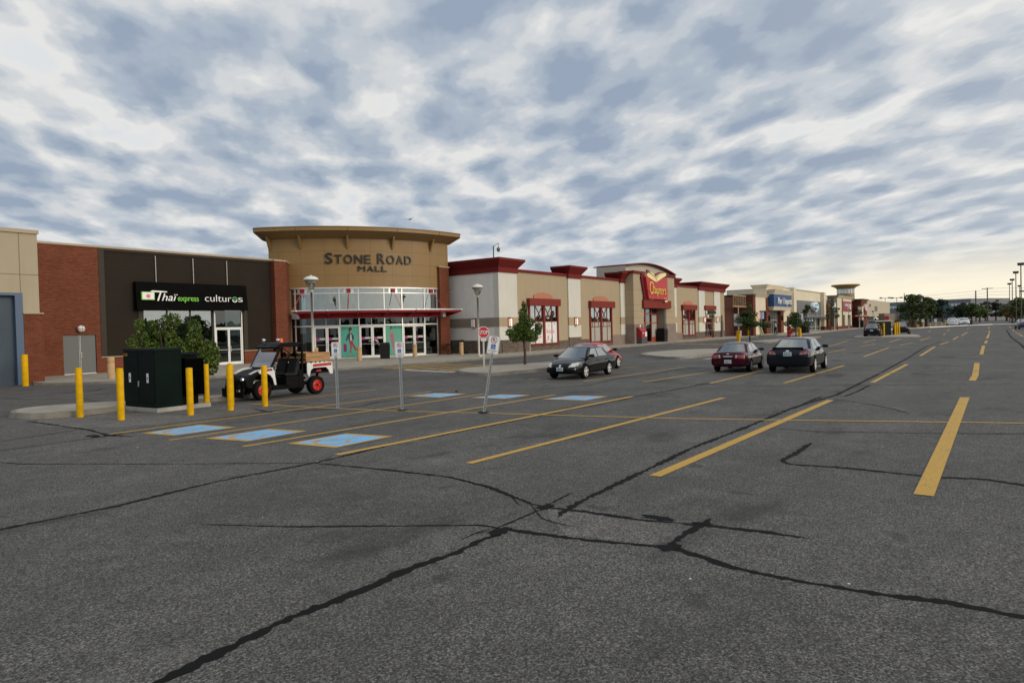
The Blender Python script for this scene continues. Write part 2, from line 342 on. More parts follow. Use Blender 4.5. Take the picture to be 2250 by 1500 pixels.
def strip(pts, w, z, jit=0.0, step=None, taper=False, seed=0):
    """a ribbon lying on the ground along a polyline"""
    rr = random.Random(seed); P = [Vector((x, y)) for x, y in pts]
    if step:
        Q = []
        for a, b in zip(P, P[1:]):
            n = max(1, int((b - a).length / step)); Q += [a.lerp(b, i / n) for i in range(n)]
        Q.append(P[-1])
        if jit:
            S = [q.copy() for q in Q]
            for _ in range(3): S = [S[0]] + [(S[i - 1] + S[i] * 2 + S[i + 1]) / 4 for i in range(1, len(S) - 1)] + [S[-1]]
            Q = S
        P = Q
    mb = MB(); L_ = len(P); ph = rr.uniform(0, 9)
    for i, p in enumerate(P):
        d = (P[min(i + 1, L_ - 1)] - P[max(i - 1, 0)]); d = d.normalized() if d.length else Vector((1, 0)); nrm = Vector((-d.y, d.x))
        ww = w / 2
        if jit: ww *= 1 + rr.uniform(-jit, jit) * .55 + .22 * math.sin(i * .19 + ph)
        if taper: ww *= min(1, .25 + min(i, L_ - 1 - i) / 6)
        sh = nrm * (rr.uniform(-1, 1) * w * jit * .22)
        mb.v += [(*(p + nrm * ww + sh), z), (*(p - nrm * ww + sh), z)]
    for i in range(L_ - 1): mb.f.append((2 * i, 2 * i + 1, 2 * i + 3, 2 * i + 2)); mb.m.append(0)
    return mb
# ------------------------------------------------------------------ the palette
asphalt('asphalt', (.078, .0750, .0710), (.146, .1415, .135))
asphalt('asphalt_pale', (.105, .100, .093), (.21, .20, .185))
yel = paint('yellow_paint', (.58, .345, .05), (.11, .10, .085), .535)
yelp = paint('faded_yellow_paint', (.30, .22, .09), (.10, .095, .088), .47)
wht = paint('white_paint', (.62, .62, .60), (.12, .12, .115), .56)
blu = paint('blue_paint', (.19, .50, .86), (.12, .13, .14), .60)
tar = mat('tar', (.0085, .0085, .0088), .8, var=.5, vscale=9, bump=.3, spec=.10)
conc = mat('concrete', (.325, .295, .245), .9, var=.22, vscale=1.3, bump=.3, bscale=30)
concd = mat('kerb_concrete', (.20, .185, .155), .9, var=.35, vscale=1.8, bump=.5, bscale=18)
concl = mat('pale_concrete', (.34, .325, .29), .9, var=.2, vscale=2, bump=.3)
bred = brick('red_brick', (.140, .034, .017), (.200, .055, .027), (.16, .085, .058), .24, .085, .010)
bdk = brick('brown_stone_brick', (.10, .078, .062), (.20, .155, .125), (.15, .12, .10), .32, .085, .010)
bst = brick('pinkish_split_stone', (.24, .185, .16), (.33, .27, .235), (.20, .165, .14), .11, .08, .008)
beige = mat('beige_stucco', (.37, .315, .225), .9, var=.06, vscale=.7, bump=.15, bscale=90)
tan = mat('tan_stucco', (.37, .290, .190), .9, var=.05, vscale=.8, bump=.15, bscale=90)
taupe = mat('taupe_stucco', (.26, .225, .185), .9, var=.05, vscale=.8, bump=.15, bscale=90)
cream = mat('cream_stucco', (.58, .565, .505), .9, var=.05, vscale=.8, bump=.15, bscale=90)
cream2 = mat('warm_cream_stucco', (.63, .56, .43), .9, var=.06, vscale=.8, bump=.1, bscale=90)
gold = mat('ochre_panel', (.235, .140, .046), .55, var=.05, vscale=.5)
goldj = mat('panel_joint', (.12, .075, .03), .8)
soff = mat('soffit_panel', (.26, .165, .070), .65, var=.05, vscale=.5)
maroon = mat('maroon_metal', (.150, .018, .016), .6, var=.08, vscale=.8, spec=.12)
rust = mat('rust_red_stucco', (.20, .038, .030), .85, spec=.12, var=.08, vscale=1.2, bump=.1, bscale=60)
salmon = mat('salmon_stucco', (.42, .175, .105), .85, var=.05, vscale=1.5)
sid = siding('dark_brown_siding', (.020, .014, .0095), .235, .02)
sidf = mat('dark_brown_trim', (.036, .028, .020), .6, var=.1, spec=.25)
coping = mat('tan_coping', (.36, .28, .19), .6, var=.1)
copg = mat('grey_brown_coping', (.15, .125, .09), .6, var=.1)
blk = mat('black_fabric', (.002, .002, .0022), .9, var=.2, bump=.1, spec=.12)
blkp = mat('black_plastic', (.0055, .0055, .006), .5, var=.3, vscale=4, spec=.25)
blkm = mat('black_metal', (.008, .008, .009), .5, spec=.25)
white = mat('white_metal', (.74, .74, .72), .4, var=.04)
alum = mat('aluminium', (.62, .63, .62), .35, .6, var=.05)
galv = mat('galvanised_steel', (.40, .42, .43), .5, .7, var=.2, vscale=14)
letw = mat('white_letter', (.82, .82, .80), .4)
letg = mat('green_letter', (.16, .50, .045), .4)
letg2 = mat('leaf_green_letter', (.07, .33, .10), .4)
pink = mat('pink_petal', (.62, .10, .32), .5)
bronze = mat('bronze_letter', (.020, .017, .015), .45, .4)
gdoor = mat('grey_door', (.115, .118, .120), .6, var=.1)
rolld = siding('roller_slats', (.075, .098, .125), .085, .012, .5)
bluef = mat('blue_frame', (.055, .095, .165), .5, var=.15)
ybol = mat('bollard_yellow', (.64, .36, .002), .6, spec=.12, var=.22, vscale=5, bump=.15, bscale=18)
cbol = mat('sandstone_bollard', (.46, .305, .16), .9, var=.15, vscale=5, bump=.4, bscale=45)
cabg = mat('cabinet_green', (.0028, .0085, .0072), .5, var=.25, vscale=1.2, spec=.07)
cabd = mat('cabinet_black_green', (.0008, .0016, .0014), .6, var=.2, spec=.10)
redm = mat('canopy_red', (.26, .012, .018), .5, spec=.2, var=.06)
signw = mat('sign_white', (.74, .76, .76), .35, var=.03)
signk = mat('sign_black', (.01, .01, .012), .4)
signr = mat('sign_red', (.50, .012, .02), .35, var=.05)
signb = mat('sign_blue', (.010, .085, .36), .35)
lampw = mat('lamp_ivory', (.56, .52, .44), .45, var=.06)
lampg = mat('lamp_hood_grey', (.22, .21, .17), .5)
lens = glass('lamp_globe', (.85, .84, .80), .2, .8, .8, .05)
gl_clear = glass('coated_glass', (.60, .70, .66), .26, .80, .70)
gl_dark = glass('door_glass', (.45, .50, .48), .05, .45, .55)
gl_teal = glass('teal_glass', (.2, .42, .40), .30, .85, .5)
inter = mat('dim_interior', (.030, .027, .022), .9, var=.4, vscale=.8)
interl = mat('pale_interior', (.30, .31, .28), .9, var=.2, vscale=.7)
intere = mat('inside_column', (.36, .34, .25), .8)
wood = mat('weathered_board', (.36, .20, .085), .75, var=.35, vscale=2.2, bump=.3, stretch=(1.2, 1.2, 9), bscale=6)
bark = mat('bark', (.060, .042, .028), .95, var=.4, vscale=9, bump=.8, bscale=22)
leaf = leafmat('leaf_mid_green', (.026, .055, .004), (.058, .105, .006), (.13, .18, .014))
leafd = leafmat('leaf_dark_green', (.020, .040, .007), (.042, .075, .012), (.080, .115, .02))
leafp = leafmat('leaf_blue_green', (.008, .018, .012), (.014, .030, .018), (.025, .045, .022))
leafa = leafmat('leaf_autumn', (.06, .045, .01), (.14, .085, .015), (.20, .12, .02))
rubber = mat('rubber', (.0065, .0065, .0065), .85, var=.3, vscale=8, spec=.15)
alloy = mat('alloy_rim', (.72, .72, .70), .35, .35)
alloyd = mat('dull_rim', (.34, .34, .34), .45, .4)
cglass = glass('car_glass', (.30, .34, .33), .10, .75, .5)
hl = mat('headlamp_lens', (.55, .56, .55), .12, .35, var=.35, vscale=9, coat=1)
tl = mat('tail_lamp', (.34, .012, .016), .15, var=.2, vscale=6, coat=1)
tlo = mat('tail_lamp_orange', (.46, .055, .012), .15, coat=1)
plate_ = mat('plate_white', (.60, .68, .74), .4)
chrome = mat('chrome', (.7, .7, .7), .12, 1)
darkin = mat('car_inside', (.03, .03, .03), .9, var=.3)
seatg = mat('seat_grey', (.016, .018, .019), .8, var=.2, spec=.2)
officew = siding('office_cladding', (.20, .205, .22), 1.0, .03)
# ------------------------------------------------------------------ the ground
g = MB(); g.poly([(-60, -1500, 0), (2500, -1500, 0), (2500, 2500, 0), (-60, 2500, 0)])
struct('parking_lot_ground', g, MATS['asphalt'])
g = MB(); g.poly([(7.3, 20.9, .0008), (8.3, 20.1, .0008), (9.5, 20.4, .0008), (11.2, 19.2, .0008), (12.7, 18.7, .0008), (12.2, 16.4, .0008), (10.2, 16.25, .0008), (8.2, 16.4, .0008), (7.0, 17.6, .0008), (6.7, 19.4, .0008)])
struct('pale_asphalt_patch', g, MATS['asphalt_pale'])
g = MB(); g.poly([(6.55, 4.25, .0008), (6.25, 4.05, .0008), (5.85, 3.6, .0008), (5.98, 2.75, .0008), (6.15, 2.62, .0008), (6.62, 2.62, .0008), (6.66, 3.3, .0008)])
struct('worn_asphalt_patch', g, MATS['asphalt_pale'])
# ground markings: centre lines in metres and their widths
G_lines=[([(9.32,0.76),(21.23,0.78)],0.21),([(26.85,0.78),(29.41,0.76),(37.19,0.89)],0.2),([(45.6,0.89),(59.36,1.02)],0.18),([(64.56,1.0),(71.52,1.0)],0.18),([(78.75,1.07),(94.4,1.14)],0.18),([(97.15,1.15),(103.17,1.18)],0.18),([(109.12,1.26),(118.86,1.32)],0.18),([(141.89,1.7),(158.8,1.84)],0.18),([(8.74,3.91),(19.32,3.65)],0.17),([(25.23,3.48),(35.66,3.49)],0.15),([(43.7,3.64),(57.62,3.88)],0.15),([(62.05,3.85),(68.56,3.64)],0.15),([(75.25,3.61),(87.83,3.75)],0.15),([(90.73,3.57),(111.2,3.7)],0.15),([(138.4,4.69),(149.07,4.75)],0.15),([(8.18,6.78),(18.85,6.32)],0.14),([(24.11,6.0),(34.16,5.86)],0.13),([(42.41,6.26),(56.1,6.63)],0.13),([(60.99,6.41),(67.4,6.14)],0.13),([(72.7,6.05),(85.09,6.19)],0.13),([(96.58,5.64),(105.08,5.85)],0.13),([(124.16,6.69),(141.54,7.29)],0.13),([(7.65,9.27),(18.24,8.81)],0.15),([(23.25,8.26),(29.89,8.31)],0.13),([(47.74,9.12),(53.32,9.01)],0.13),([(59.02,8.89),(64.49,8.57)],0.13),([(68.6,8.07),(80.3,8.4)],0.13),([(118.52,8.75),(133.1,9.5)],0.13),([(57.88,11.29),(64.03,11.43)],0.13),([(67.97,10.08),(77.64,10.34)],0.13),([(65.1,11.73),(73.75,12.25)],0.13),([(163.31,-1.36),(145.46,-1.34)],0.13),([(127.21,-1.45),(114.16,-1.42)],0.13),([(106.82,-1.45),(97.32,-1.66)],0.13),([(95.25,-1.64),(83.85,-1.77)],0.13),([(22.61,15.51),(24.75,15.23)],0.1),([(30.04,15.21),(31.94,15.06)],0.1),([(22.53,12.93),(31.39,12.42)],0.12),([(23.05,10.68),(30.41,10.05)],0.12),([(12.6,18.45),(16.97,18.32)],0.1),([(6.87,15.82),(17.06,15.74)],0.1),([(7.06,13.7),(17.25,13.55)],0.1),([(7.35,11.57),(17.85,11.23)],0.11),([(12.0,18.29),(12.35,14.85),(12.67,12.68),(13.27,10.37),(14.35,5.73),(16.5,-0.35),(16.7,-0.91)],0.1)]
G_pale=[([(28.59,6.14),(30.37,2.37),(31.45,1.14),(32.86,-0.71)],0.14),([(48.93,9.42),(51.36,3.99),(53.66,-1.17)],0.14),([(8.69,27.01),(9.63,26.95),(10.71,26.57)],0.1),([(20.4,25.84),(22.03,25.98),(24.32,26.69)],0.1)]
G_bays=[[(7.27,15.25),(7.43,14.23),(8.81,14.14),(8.68,15.39)],[(7.54,13.21),(7.74,12.03),(9.2,12.1),(9.01,13.18)],[(7.97,11.08),(8.1,9.84),(9.55,9.86),(9.38,11.04)],[(15.65,15.43),(15.75,14.14),(17.0,14.13),(16.82,15.31)],[(16.04,13.18),(16.23,12.0),(17.44,11.89),(17.24,12.93)],[(16.58,10.9),(16.77,9.55),(17.99,9.48),(17.8,10.59)]]
G_cracks=[([(1.88,4.17),(2.04,4.17),(2.48,4.22),(3.07,4.29),(3.68,4.23),(4.27,4.25),(4.81,4.18),(5.27,4.22),(5.53,4.16)],0.075),([(2.42,9.07),(2.75,9.07),(3.91,8.99),(5.41,9.18),(6.98,9.04),(7.47,9.06),(8.89,9.2),(10.52,9.06),(14.74,8.89),(18.29,8.69),(21.52,8.43),(24.05,8.3),(29.08,8.16)],0.07),([(4.15,14.89),(4.31,14.09),(4.41,13.58),(5.85,10.96),(6.99,9.03)],0.035),([(6.99,9.03),(7.19,7.57),(7.29,6.43),(7.08,5.52),(6.64,4.54),(6.63,4.31)],0.06),([(6.34,4.0),(6.59,4.06),(7.08,4.11),(8.28,4.16),(9.5,4.2),(10.99,4.25),(12.34,4.21),(13.82,4.16),(17.17,4.11),(20.94,3.76),(28.93,3.81),(41.05,4.0),(58.17,4.46),(70.15,4.15)],0.075),([(6.6,4.39),(6.68,3.88),(6.69,3.21),(6.86,2.47),(6.94,1.94),(6.94,1.51)],0.055),([(5.67,4.29),(5.71,3.86),(5.8,3.28),(5.98,2.64),(6.0,2.46),(5.78,1.92),(5.75,1.36),(5.78,0.87),(5.89,0.29),(5.86,-0.11),(5.87,-0.31)],0.06),([(4.06,7.28),(4.21,6.97),(4.54,6.28),(5.13,5.36),(5.66,4.53),(5.66,4.25)],0.035),([(5.56,4.32),(5.98,4.33),(6.57,4.33)],0.03),([(5.97,2.59),(6.18,2.58),(6.52,2.58),(6.9,2.55),(7.12,2.55)],0.07),([(6.62,4.36),(6.97,4.39),(7.37,4.42)],0.03),([(5.16,4.39),(5.37,4.42),(5.64,4.35)],0.03),([(12.48,2.66),(11.37,2.66),(10.64,2.7),(10.42,2.53),(10.54,1.85),(10.45,0.74),(10.63,0.16),(10.46,-0.21),(10.39,-0.52)],0.07),([(13.79,3.82),(13.77,2.81),(14.31,1.36),(14.97,-0.31),(15.18,-0.83)],0.03),([(4.44,15.66),(4.77,15.55),(5.61,15.56),(6.75,15.6),(7.61,15.59),(8.7,15.83),(11.17,16.12),(12.31,14.81)],0.04),([(4.87,16.88),(5.2,16.95),(6.91,17.33)],0.03),([(6.9,20.51),(6.94,17.41),(6.94,16.94),(6.75,15.6),(6.94,14.96)],0.07),([(11.33,17.29),(11.06,16.37),(11.0,15.79),(12.37,14.8),(12.58,14.71),(13.05,14.72),(13.92,15.02),(15.63,14.93)],0.06),([(15.61,14.91),(17.1,14.85),(17.35,14.77),(17.7,15.18),(18.36,15.39)],0.05),([(18.84,12.84),(21.2,11.93),(23.9,12.21),(26.52,11.91),(30.41,12.12)],0.05),([(22.93,11.71),(23.14,9.5),(22.73,6.53),(24.14,3.55),(26.08,-0.56),(26.56,-1.46)],0.04),([(19.57,3.63),(18.88,2.81),(18.06,2.1),(17.21,1.66)],0.035),([(24.26,3.41),(21.78,3.42),(20.38,3.49),(20.16,4.04),(18.01,4.08)],0.06),([(9.06,30.73),(9.18,29.73),(9.52,27.77),(10.23,26.65)],0.04),([(10.74,30.17),(11.73,29.1),(12.42,29.63),(13.2,30.76)],0.05),([(10.41,25.83),(10.28,25.0),(10.23,24.05)],0.04),([(125.96,-0.65),(82.7,-0.78),(63.08,-1.15),(55.38,-1.21),(40.45,-1.73)],0.1),([(16.15,22.11),(17.47,21.94),(20.89,21.34),(25.64,20.53)],0.05)]
G_cross=[([(27.03,28.49),(31.94,27.71)],0.3),([(26.79,27.56),(31.8,26.03)],0.3),([(26.51,26.29),(31.58,24.38)],0.3),([(26.42,24.89),(31.42,23.02)],0.3),([(26.22,23.51),(31.22,21.99)],0.3),([(25.98,22.61),(28.73,22.07)],0.3)]
G_white=[([(26.05,25.84),(25.32,21.52)],0.3)]
G_cross2=[([(67.21,27.8),(69.6,26.35)],0.35),([(66.58,26.7),(69.34,25.1)],0.35),([(65.94,25.48),(68.79,23.57)],0.35),([(65.3,24.14),(68.09,22.25)],0.35),([(64.67,22.78),(66.84,21.28)],0.35),([(64.48,21.68),(65.91,20.72)],0.35)]
G_white2=[([(39.06,14.16),(39.66,13.9)],0.4)]

def flat_strip(name, pts, w, z, m, **kw):
    return struct(name, strip(pts, w, z, **kw), m)
for i, (p, w) in enumerate(G_cracks): 
    flat_strip('crack_seal', p, w * 1.25, .0015 + .0001 * i, tar, jit=.75, step=.055, taper=True, seed=i)
    rr = random.Random(100 + i); d_ = math.dist((0, 0), p[len(p) // 2])
    if d_ < 26 and i % 2 and d_ > 7.5:                                          # hairline cracks wandering off the sealed ones
        for k in range(2 if d_ < 15 else 1):
            j = rr.randrange(len(p) - 1); t = rr.random(); a = Vector(p[j]).lerp(Vector(p[j + 1]), t); dr = (Vector(p[j + 1]) - Vector(p[j])).normalized(); ang = rr.choice((-1, 1)) * rr.uniform(.1, .7); q = [a]
            for m_ in range(rr.randrange(4, 9)):
                ang += rr.uniform(-.35, .35); q.append(q[-1] + Vector((dr.x * math.cos(ang) - dr.y * math.sin(ang), dr.x * math.sin(ang) + dr.y * math.cos(ang))) * rr.uniform(.08, .22))
            flat_strip('hairline_crack', [tuple(v_) for v_ in q], rr.uniform(.008, .018), .0046 + .00005 * k + .0001 * (i % 9), tar, jit=.7, step=.05, taper=True, seed=i * 9 + k)
for i, (x, y, a, b) in enumerate([(5.57, 4.23, .16, .10), (6.62, 4.34, .16, .09), (6.0, 2.55, .14, .09), (6.86, 3.05, .08, .22), (6.9, 2.56, .05, .12), (6.75, 15.6, .3, .1), (6.55, 15.9, .12, .25)]):
    rr = random.Random(i); g = MB(); g.poly([(x + a * math.cos(t) * q, y + b * math.sin(t) * q, .0056 + .0001 * i) for t, q in [(2 * math.pi * k / 18, rr.uniform(.6, 1.15)) for k in range(18)]])
    struct('tar_patch', g, tar)
for i, (p, w) in enumerate(G_lines): flat_strip('parking_line', p, w, .0065 if i < len(G_lines) - 1 else .0080, yel)
for i, (p, w) in enumerate(G_pale): flat_strip('faded_line', p, w, .0065, yelp, jit=.1, step=.4, seed=i)
for i, (p, w) in enumerate(G_cross + G_cross2): flat_strip('crosswalk_stripe', p, w * 1.35, .0065, yel, jit=.05, step=.4, seed=i)
for i, (p, w) in enumerate(G_white + G_white2): flat_strip('stop_line', p, w, .0080, wht, jit=.05, step=.4, seed=i)
CHAIR = [[(-.08, .62), (.02, .62), (.05, .30), (.26, .30), (.38, .06), (.47, .10), (.33, .39), (.07, .39), (.06, .46), (.25, .46), (.25, .52), (.05, .52), (.04, .66), (-.08, .70)]]
def chair_icon(mb, fn, k=1.0):
    """the wheelchair sign: head, body and wheel, through a mapping fn(x, y) -> point"""
    mb.poly([fn(x * k, y * k) for x, y in disc(12, .075, -.05, .82)])
    mb.poly([fn(x * k, y * k) for x, y in CHAIR[0]])
    n = 22
    for i in range(n):
        a, b = R(115 + 250 * i / n), R(115 + 250 * (i + 1) / n)
        mb.poly([fn((q * math.cos(t)) * k, (.22 + q * math.sin(t)) * k) for q, t in ((.28, a), (.36, a), (.36, b), (.28, b))])
for q in G_bays:
    a, b, c, d = [Vector(p) for p in q]
    bl = lambda s, t: (a.lerp(d, s)).lerp(b.lerp(c, s), t)
    g = MB(); g.poly([(*bl(s, t), .0065) for s, t in ((.10, .07), (.90, .07), (.90, .93), (.10, .93))]); o = struct('accessible_bay_marking', g, blu)
    g = MB()
    for s0, s1, t0, t1 in ((0, .10, 0, 1), (.90, 1, 0, 1), (.10, .90, 0, .07), (.10, .90, .93, 1)): g.poly([(*bl(s, t), .0066) for s, t in ((s0, t0), (s1, t0), (s1, t1), (s0, t1))])
    link('bay_border', g, yel, parent=o)
    g = MB(); chair_icon(g, lambda x, y: (*bl(.20 + .62 * y, .50 - .80 * x), .0085), 1.0); link('wheelchair_symbol', g, yel, parent=o)
# ------------------------------------------------------------------ pavements and islands
SW = .10
g = MB(); g.prism([(12.9, 35.7), (13.6, 34.6), (15.0, 33.2), (17.6, 31.7), (20.5, 30.9), (24.2, 30.1), (27, 29.6), (32.5, 29.1), (39.8, 28.95), (58, 28.9), (64, 29.1), (69, 29.1), (73, 28.9), (90.6, 28.4), (99.5, 28.3), (100.5, 29.5), (100.5, 33.6), (12.9, 43.2)][:-2] + [(100.5, 33.2), (44, 33.2), (44, 47), (12.9, 43)], 0, SW)
struct('sidewalk', g, conc)
g = MB(); k = strip([(12.6, 36.2), (13.55, 34.55), (15.0, 33.15), (17.6, 31.65), (20.5, 30.85), (24.2, 30.05), (27, 29.55), (32.5, 29.05), (39.8, 28.9), (58, 28.85), (64, 29.05), (69, 29.05), (73, 28.85), (90.6, 28.35), (99.5, 28.25)], .17, SW + .006, jit=.15, step=.5)
n_ = len(k.v); k.v += [(x, y, 0) for x, y, z in k.v]; k.f += [(i, i + 2, n_ + i + 2, n_ + i) for i in range(n_ - 2)]; k.m += [0] * (n_ - 2)
struct('sidewalk_kerb', k, concd)
g = MB(); g.prism([(105.5, 27.2), (108, 25.3), (116, 24.6), (140, 25.4), (163, 26), (205, 26.4), (255, 26.6), (255, 31), (105.5, 31.5)], 0, SW); struct('sidewalk', g, conc)
def island(pts, name, h=.14, cap=None):
    P = [Vector(p) for p in pts]
    for _ in range(2):                                  # round the corners
        Q = []
        for a, b in zip(P, P[1:] + P[:1]): Q += [a.lerp(b, .25), a.lerp(b, .75)]
        P = Q
    c = sum(P, Vector((0, 0))) / len(P)
    o = [tuple(p) for p in P]; i_ = [tuple(p - (p - c).normalized() * .06) for p in P]
    g = MB(); g.prism(o, 0, h, top=i_); s = struct(name, g, concd)
    g = MB(); g.poly([(*(p - (p - c).normalized() * .17), h + .004) for p in P]); link('island_paving', g, conc, parent=s)
    return s
island([(6.9, 22.1), (7.0, 21.0), (7.6, 20.45), (8.3, 20.35), (9.5, 20.65), (12.0, 20.2), (13.0, 19.9), (13.4, 20.5), (12.7, 20.95), (11.6, 21.1), (9.9, 22.4), (8.9, 23.0), (7.6, 23.3)], 'traffic_island')
island([(25.2, 21.7), (24.3, 20.6), (23.7, 19.6), (23.55, 18.7), (24.0, 18.1), (26.4, 17.85), (32.0, 17.2), (33.0, 17.6), (33.3, 20.4), (31.5, 21.2), (28.0, 22.0), (26.5, 22.2)], 'traffic_island')
island([(42.0, 19.8), (40.8, 18.6), (39.5, 17.4), (38.5, 16.1), (38.7, 15.2), (41.7, 15.2), (46.0, 14.6), (48.6, 15.2), (52.0, 17.0), (50.5, 19.8), (46.0, 20.6), (44.0, 20.4)], 'traffic_island')
island([(68.3, 19.2), (69.0, 18.2), (90, 17.2), (91, 19.5), (86, 20.3), (70, 21.4)], 'traffic_island', h=.12)
island([(84.5, 12.9), (84.5, 8.0), (86.5, 7.0), (97, 8.2), (100, 10.5), (99, 13.6), (96, 14.6), (86, 14)], 'traffic_island', h=.10)
g = MB(); k = strip([(146, 17.5), (150, 15.2), (158.1, 13.6), (172, 11.6), (189, 8.2), (205, 2.0), (207, -4.5), (209, -12)], .9, .16, step=2); n_ = len(k.v); k.v += [(x, y, 0) for x, y, z in k.v]; k.f += [(i, i + 2, n_ + i + 2, n_ + i) for i in range(n_ - 2)]; k.m += [0] * (n_ - 2)
struct('far_white_kerb', k, mat('kerb_white', (.80, .80, .78), .8, var=.1))
island([(145, 18), (150, 14.6), (158, 12.5), (166, 11.5), (166, 14), (157, 16), (149, 19)], 'traffic_island', h=.12)
g = MB(); g.prism([(600, -150), (640, -150), (640, 260), (600, 260)], 0, 2.0, top=[(604, -150), (636, -150), (636, 260), (604, 260)]); struct('grass_berm', g, mat('far_grass', (.040, .062, .018), .95, var=.3, vscale=.3))
# ------------------------------------------------------------------ loading building at the left edge
FY = 42.3
b = thing('loading_building', 'beige panelled building with a blue framed roller door and a brick pier', 'building', (10, 37.5, 0))
g = MB(); g.box(-4, 12.53, 37.5, 46, 4.33, 7.16).box(12.53, 13.3, 37.5, 46, 3.4, 7.16); link('beige_wall', g, beige, b)
for x0, x1, z0, z1 in ((12.53, 12.56, 3.45, 7.16), (-4, 13.3, 5.19, 5.22)): g = MB(); g.box(x0, x1, 37.492, 37.5, z0, z1); link('panel_joint', g, copg, b)
g = MB(); g.box(-4, 13.36, 37.42, 46, 7.16, 7.34); link('coping', g, coping, b)
g = MB(); g.box(12.62, 13.4, 37.46, 46, 0, 3.34); link('brick_pier', g, bred, b)
g = MB(); g.box(12.6, 13.45, 37.40, 46, 3.34, 3.40); link('pier_sill', g, coping, b)
g = MB(); g.box(4, 12.30, 37.78, 37.84, 0, 4.2); link('roller_door', g, rolld, b)
g = MB(); g.box(12.30, 12.61, 37.47, 37.9, 0, 4.33).box(4, 12.30, 37.47, 37.78, 4.2, 4.33); link('door_frame', g, bluef, b)
# ------------------------------------------------------------------ brick storefront with the black awning
b = thing('storefront_building', 'red brick storefront clad in dark brown siding, with a glazed entrance and grey service doors', 'building', (20, FY, 0))
g = MB()
for q in ((13.3, 16.08, FY, FY + .4, 0, 7.33), (17.78, 18.05, FY, FY + .4, 0, 7.33), (16.08, 17.78, FY, FY + .4, 2.32, 7.33), (18.05, 25.05, FY, FY + .4, 0, .98), (27.2, 29.5, FY, FY + .4, 0, .98)): g = MB(); g.box(*q); link('brick_wall', g, bred, b)
g = MB(); g.box(18.35, 20.2, FY + .05, FY + .4, 1.03, 7.2).box(27.5, 29.5, FY + .05, FY + .4, 1.03, 7.2).box(20.2, 27.5, FY + .05, FY + .4, 3.8, 7.2); link('siding', g, sid, b)
g = MB(); g.box(18.05, 18.35, FY - .03, FY + .4, 1.03, 7.3).box(18.35, 29.5, FY - .03, FY + .4, 7.2, 7.3).box(20.2, 20.5, FY - .02, FY + .35, 1.03, 3.8).box(27.2, 27.5, FY - .02, FY + .35, 1.03, 3.8); link('siding_trim', g, sidf, b)
for x0, x1 in ((18.02, 20.5), (27.2, 29.5)): g = MB(); g.box(x0, x1, FY - .05, FY + .3, .98, 1.03); link('sill', g, coping, b)
g = MB(); g.box(13.3, 30.3, FY - .06, FY + .6, 7.33, 7.45); link('coping', g, coping, b)
g = MB(); g.box(13.3, 30.3, FY + .6, FY + 22, 7.0, 7.1).box(18, 29.5, FY + 6, FY + 6.1, .1, 7).box(18.2, 29.4, FY + .5, FY + 6, .02, .1); link('roof_deck', g, inter, b)
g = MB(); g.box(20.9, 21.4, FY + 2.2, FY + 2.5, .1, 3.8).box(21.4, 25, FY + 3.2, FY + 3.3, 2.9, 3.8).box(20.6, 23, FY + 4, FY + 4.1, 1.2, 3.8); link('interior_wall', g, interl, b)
d = MB(); d.box(16.08, 17.78, FY + .10, FY + .14, .12, 2.32); link('door_frame', d, blkm, b)
for x0, x1 in ((16.1, 16.92), (16.95, 17.76)):
    g = MB(); g.box(x0, x1, FY + .05, FY + .10, .14, 2.30); dd = link('service_door', g, gdoor, b, bevel=.006)
    if x0 > 16.5: g = MB(); g.box(16.97, 17.03, FY - .01, FY + .05, 1.0, 1.32); link('door_handle', g, chrome, b, dd)
g = MB(); g.box(16.90, 16.915, FY + .03, FY + .06, .14, 2.30).box(16.955, 16.97, FY + .03, FY + .06, .14, 2.30).box(16.1, 17.76, FY + .02, FY + .06, .105, .14); link('weather_strip', g, white, b)
g = MB(); g.box(20.5, 25.05, FY + .20, FY + .22, .98, 3.8); w = link('shop_window', g, gl_clear, b)
g = MB(); [g.box(x, x + .06, FY + .14, FY + .26, .98, 3.8) for x in (20.5, 22.0, 23.5, 24.99)]; g.box(20.56, 24.99, FY + .14, FY + .26, .981, 1.04); link('window_frame', g, sidf, b, w)
g = MB(); g.box(20.7, 22.9, FY + .5, FY + .53, 1.2, 3.0); link('window_board', g, mat('board_dark', (.02, .022, .024), .6), b)
def doors(root, x0, x1, y, z0, z1, z2, fm, gm, n=2, fw=.075, hm=None):
    """a framed entrance: N leaves below a transom light"""
    g = MB(); g.box(x0, x0 + fw, y, y + .12, z0, z2).box(x1 - fw, x1, y, y + .12, z0, z2).box(x0 + fw, x1 - fw, y, y + .12, z2 - fw, z2).box(x0 + fw, x1 - fw, y, y + .12, z1, z1 + fw)
    link('entrance_frame', g, fm, root)
    g = MB(); g.box(x0 + fw, x1 - fw, y + .05, y + .06, z1 + fw, z2 - fw); link('transom_light', g, gm, root)
    a, c = x0 + fw + .01, x1 - fw - .01; w = (c - a) / n
    for i in range(n):
        p, q = a + i * w + .008, a + (i + 1) * w - .008
        g = MB(); g.box(p, p + .07, y + .02, y + .08, z0 + .02, z1 - .01).box(q - .07, q, y + .02, y + .08, z0 + .02, z1 - .01).box(p + .07, q - .07, y + .02, y + .08, z1 - .09, z1 - .01).box(p + .07, q - .07, y + .02, y + .08, z0 + .02, z0 + .2)
        o = link('glass_door', g, fm, root)
        g = MB(); g.box(p + .07, q - .07, y + .045, y + .052, z0 + .2, z1 - .09); link('door_pane', g, gm, root, o)
        hx = q - .10 if i % 2 == 0 else p + .10
        g = MB(); g.tube([(hx, y + .03, 1.0), (hx, y - .05, 1.0), (hx, y - .05, 1.35), (hx, y + .03, 1.35)], .014, 6); g.box(p + .07, q - .07, y + .0, y + .03, 1.10, 1.13); link('door_handle', g, hm or alum, root, o)
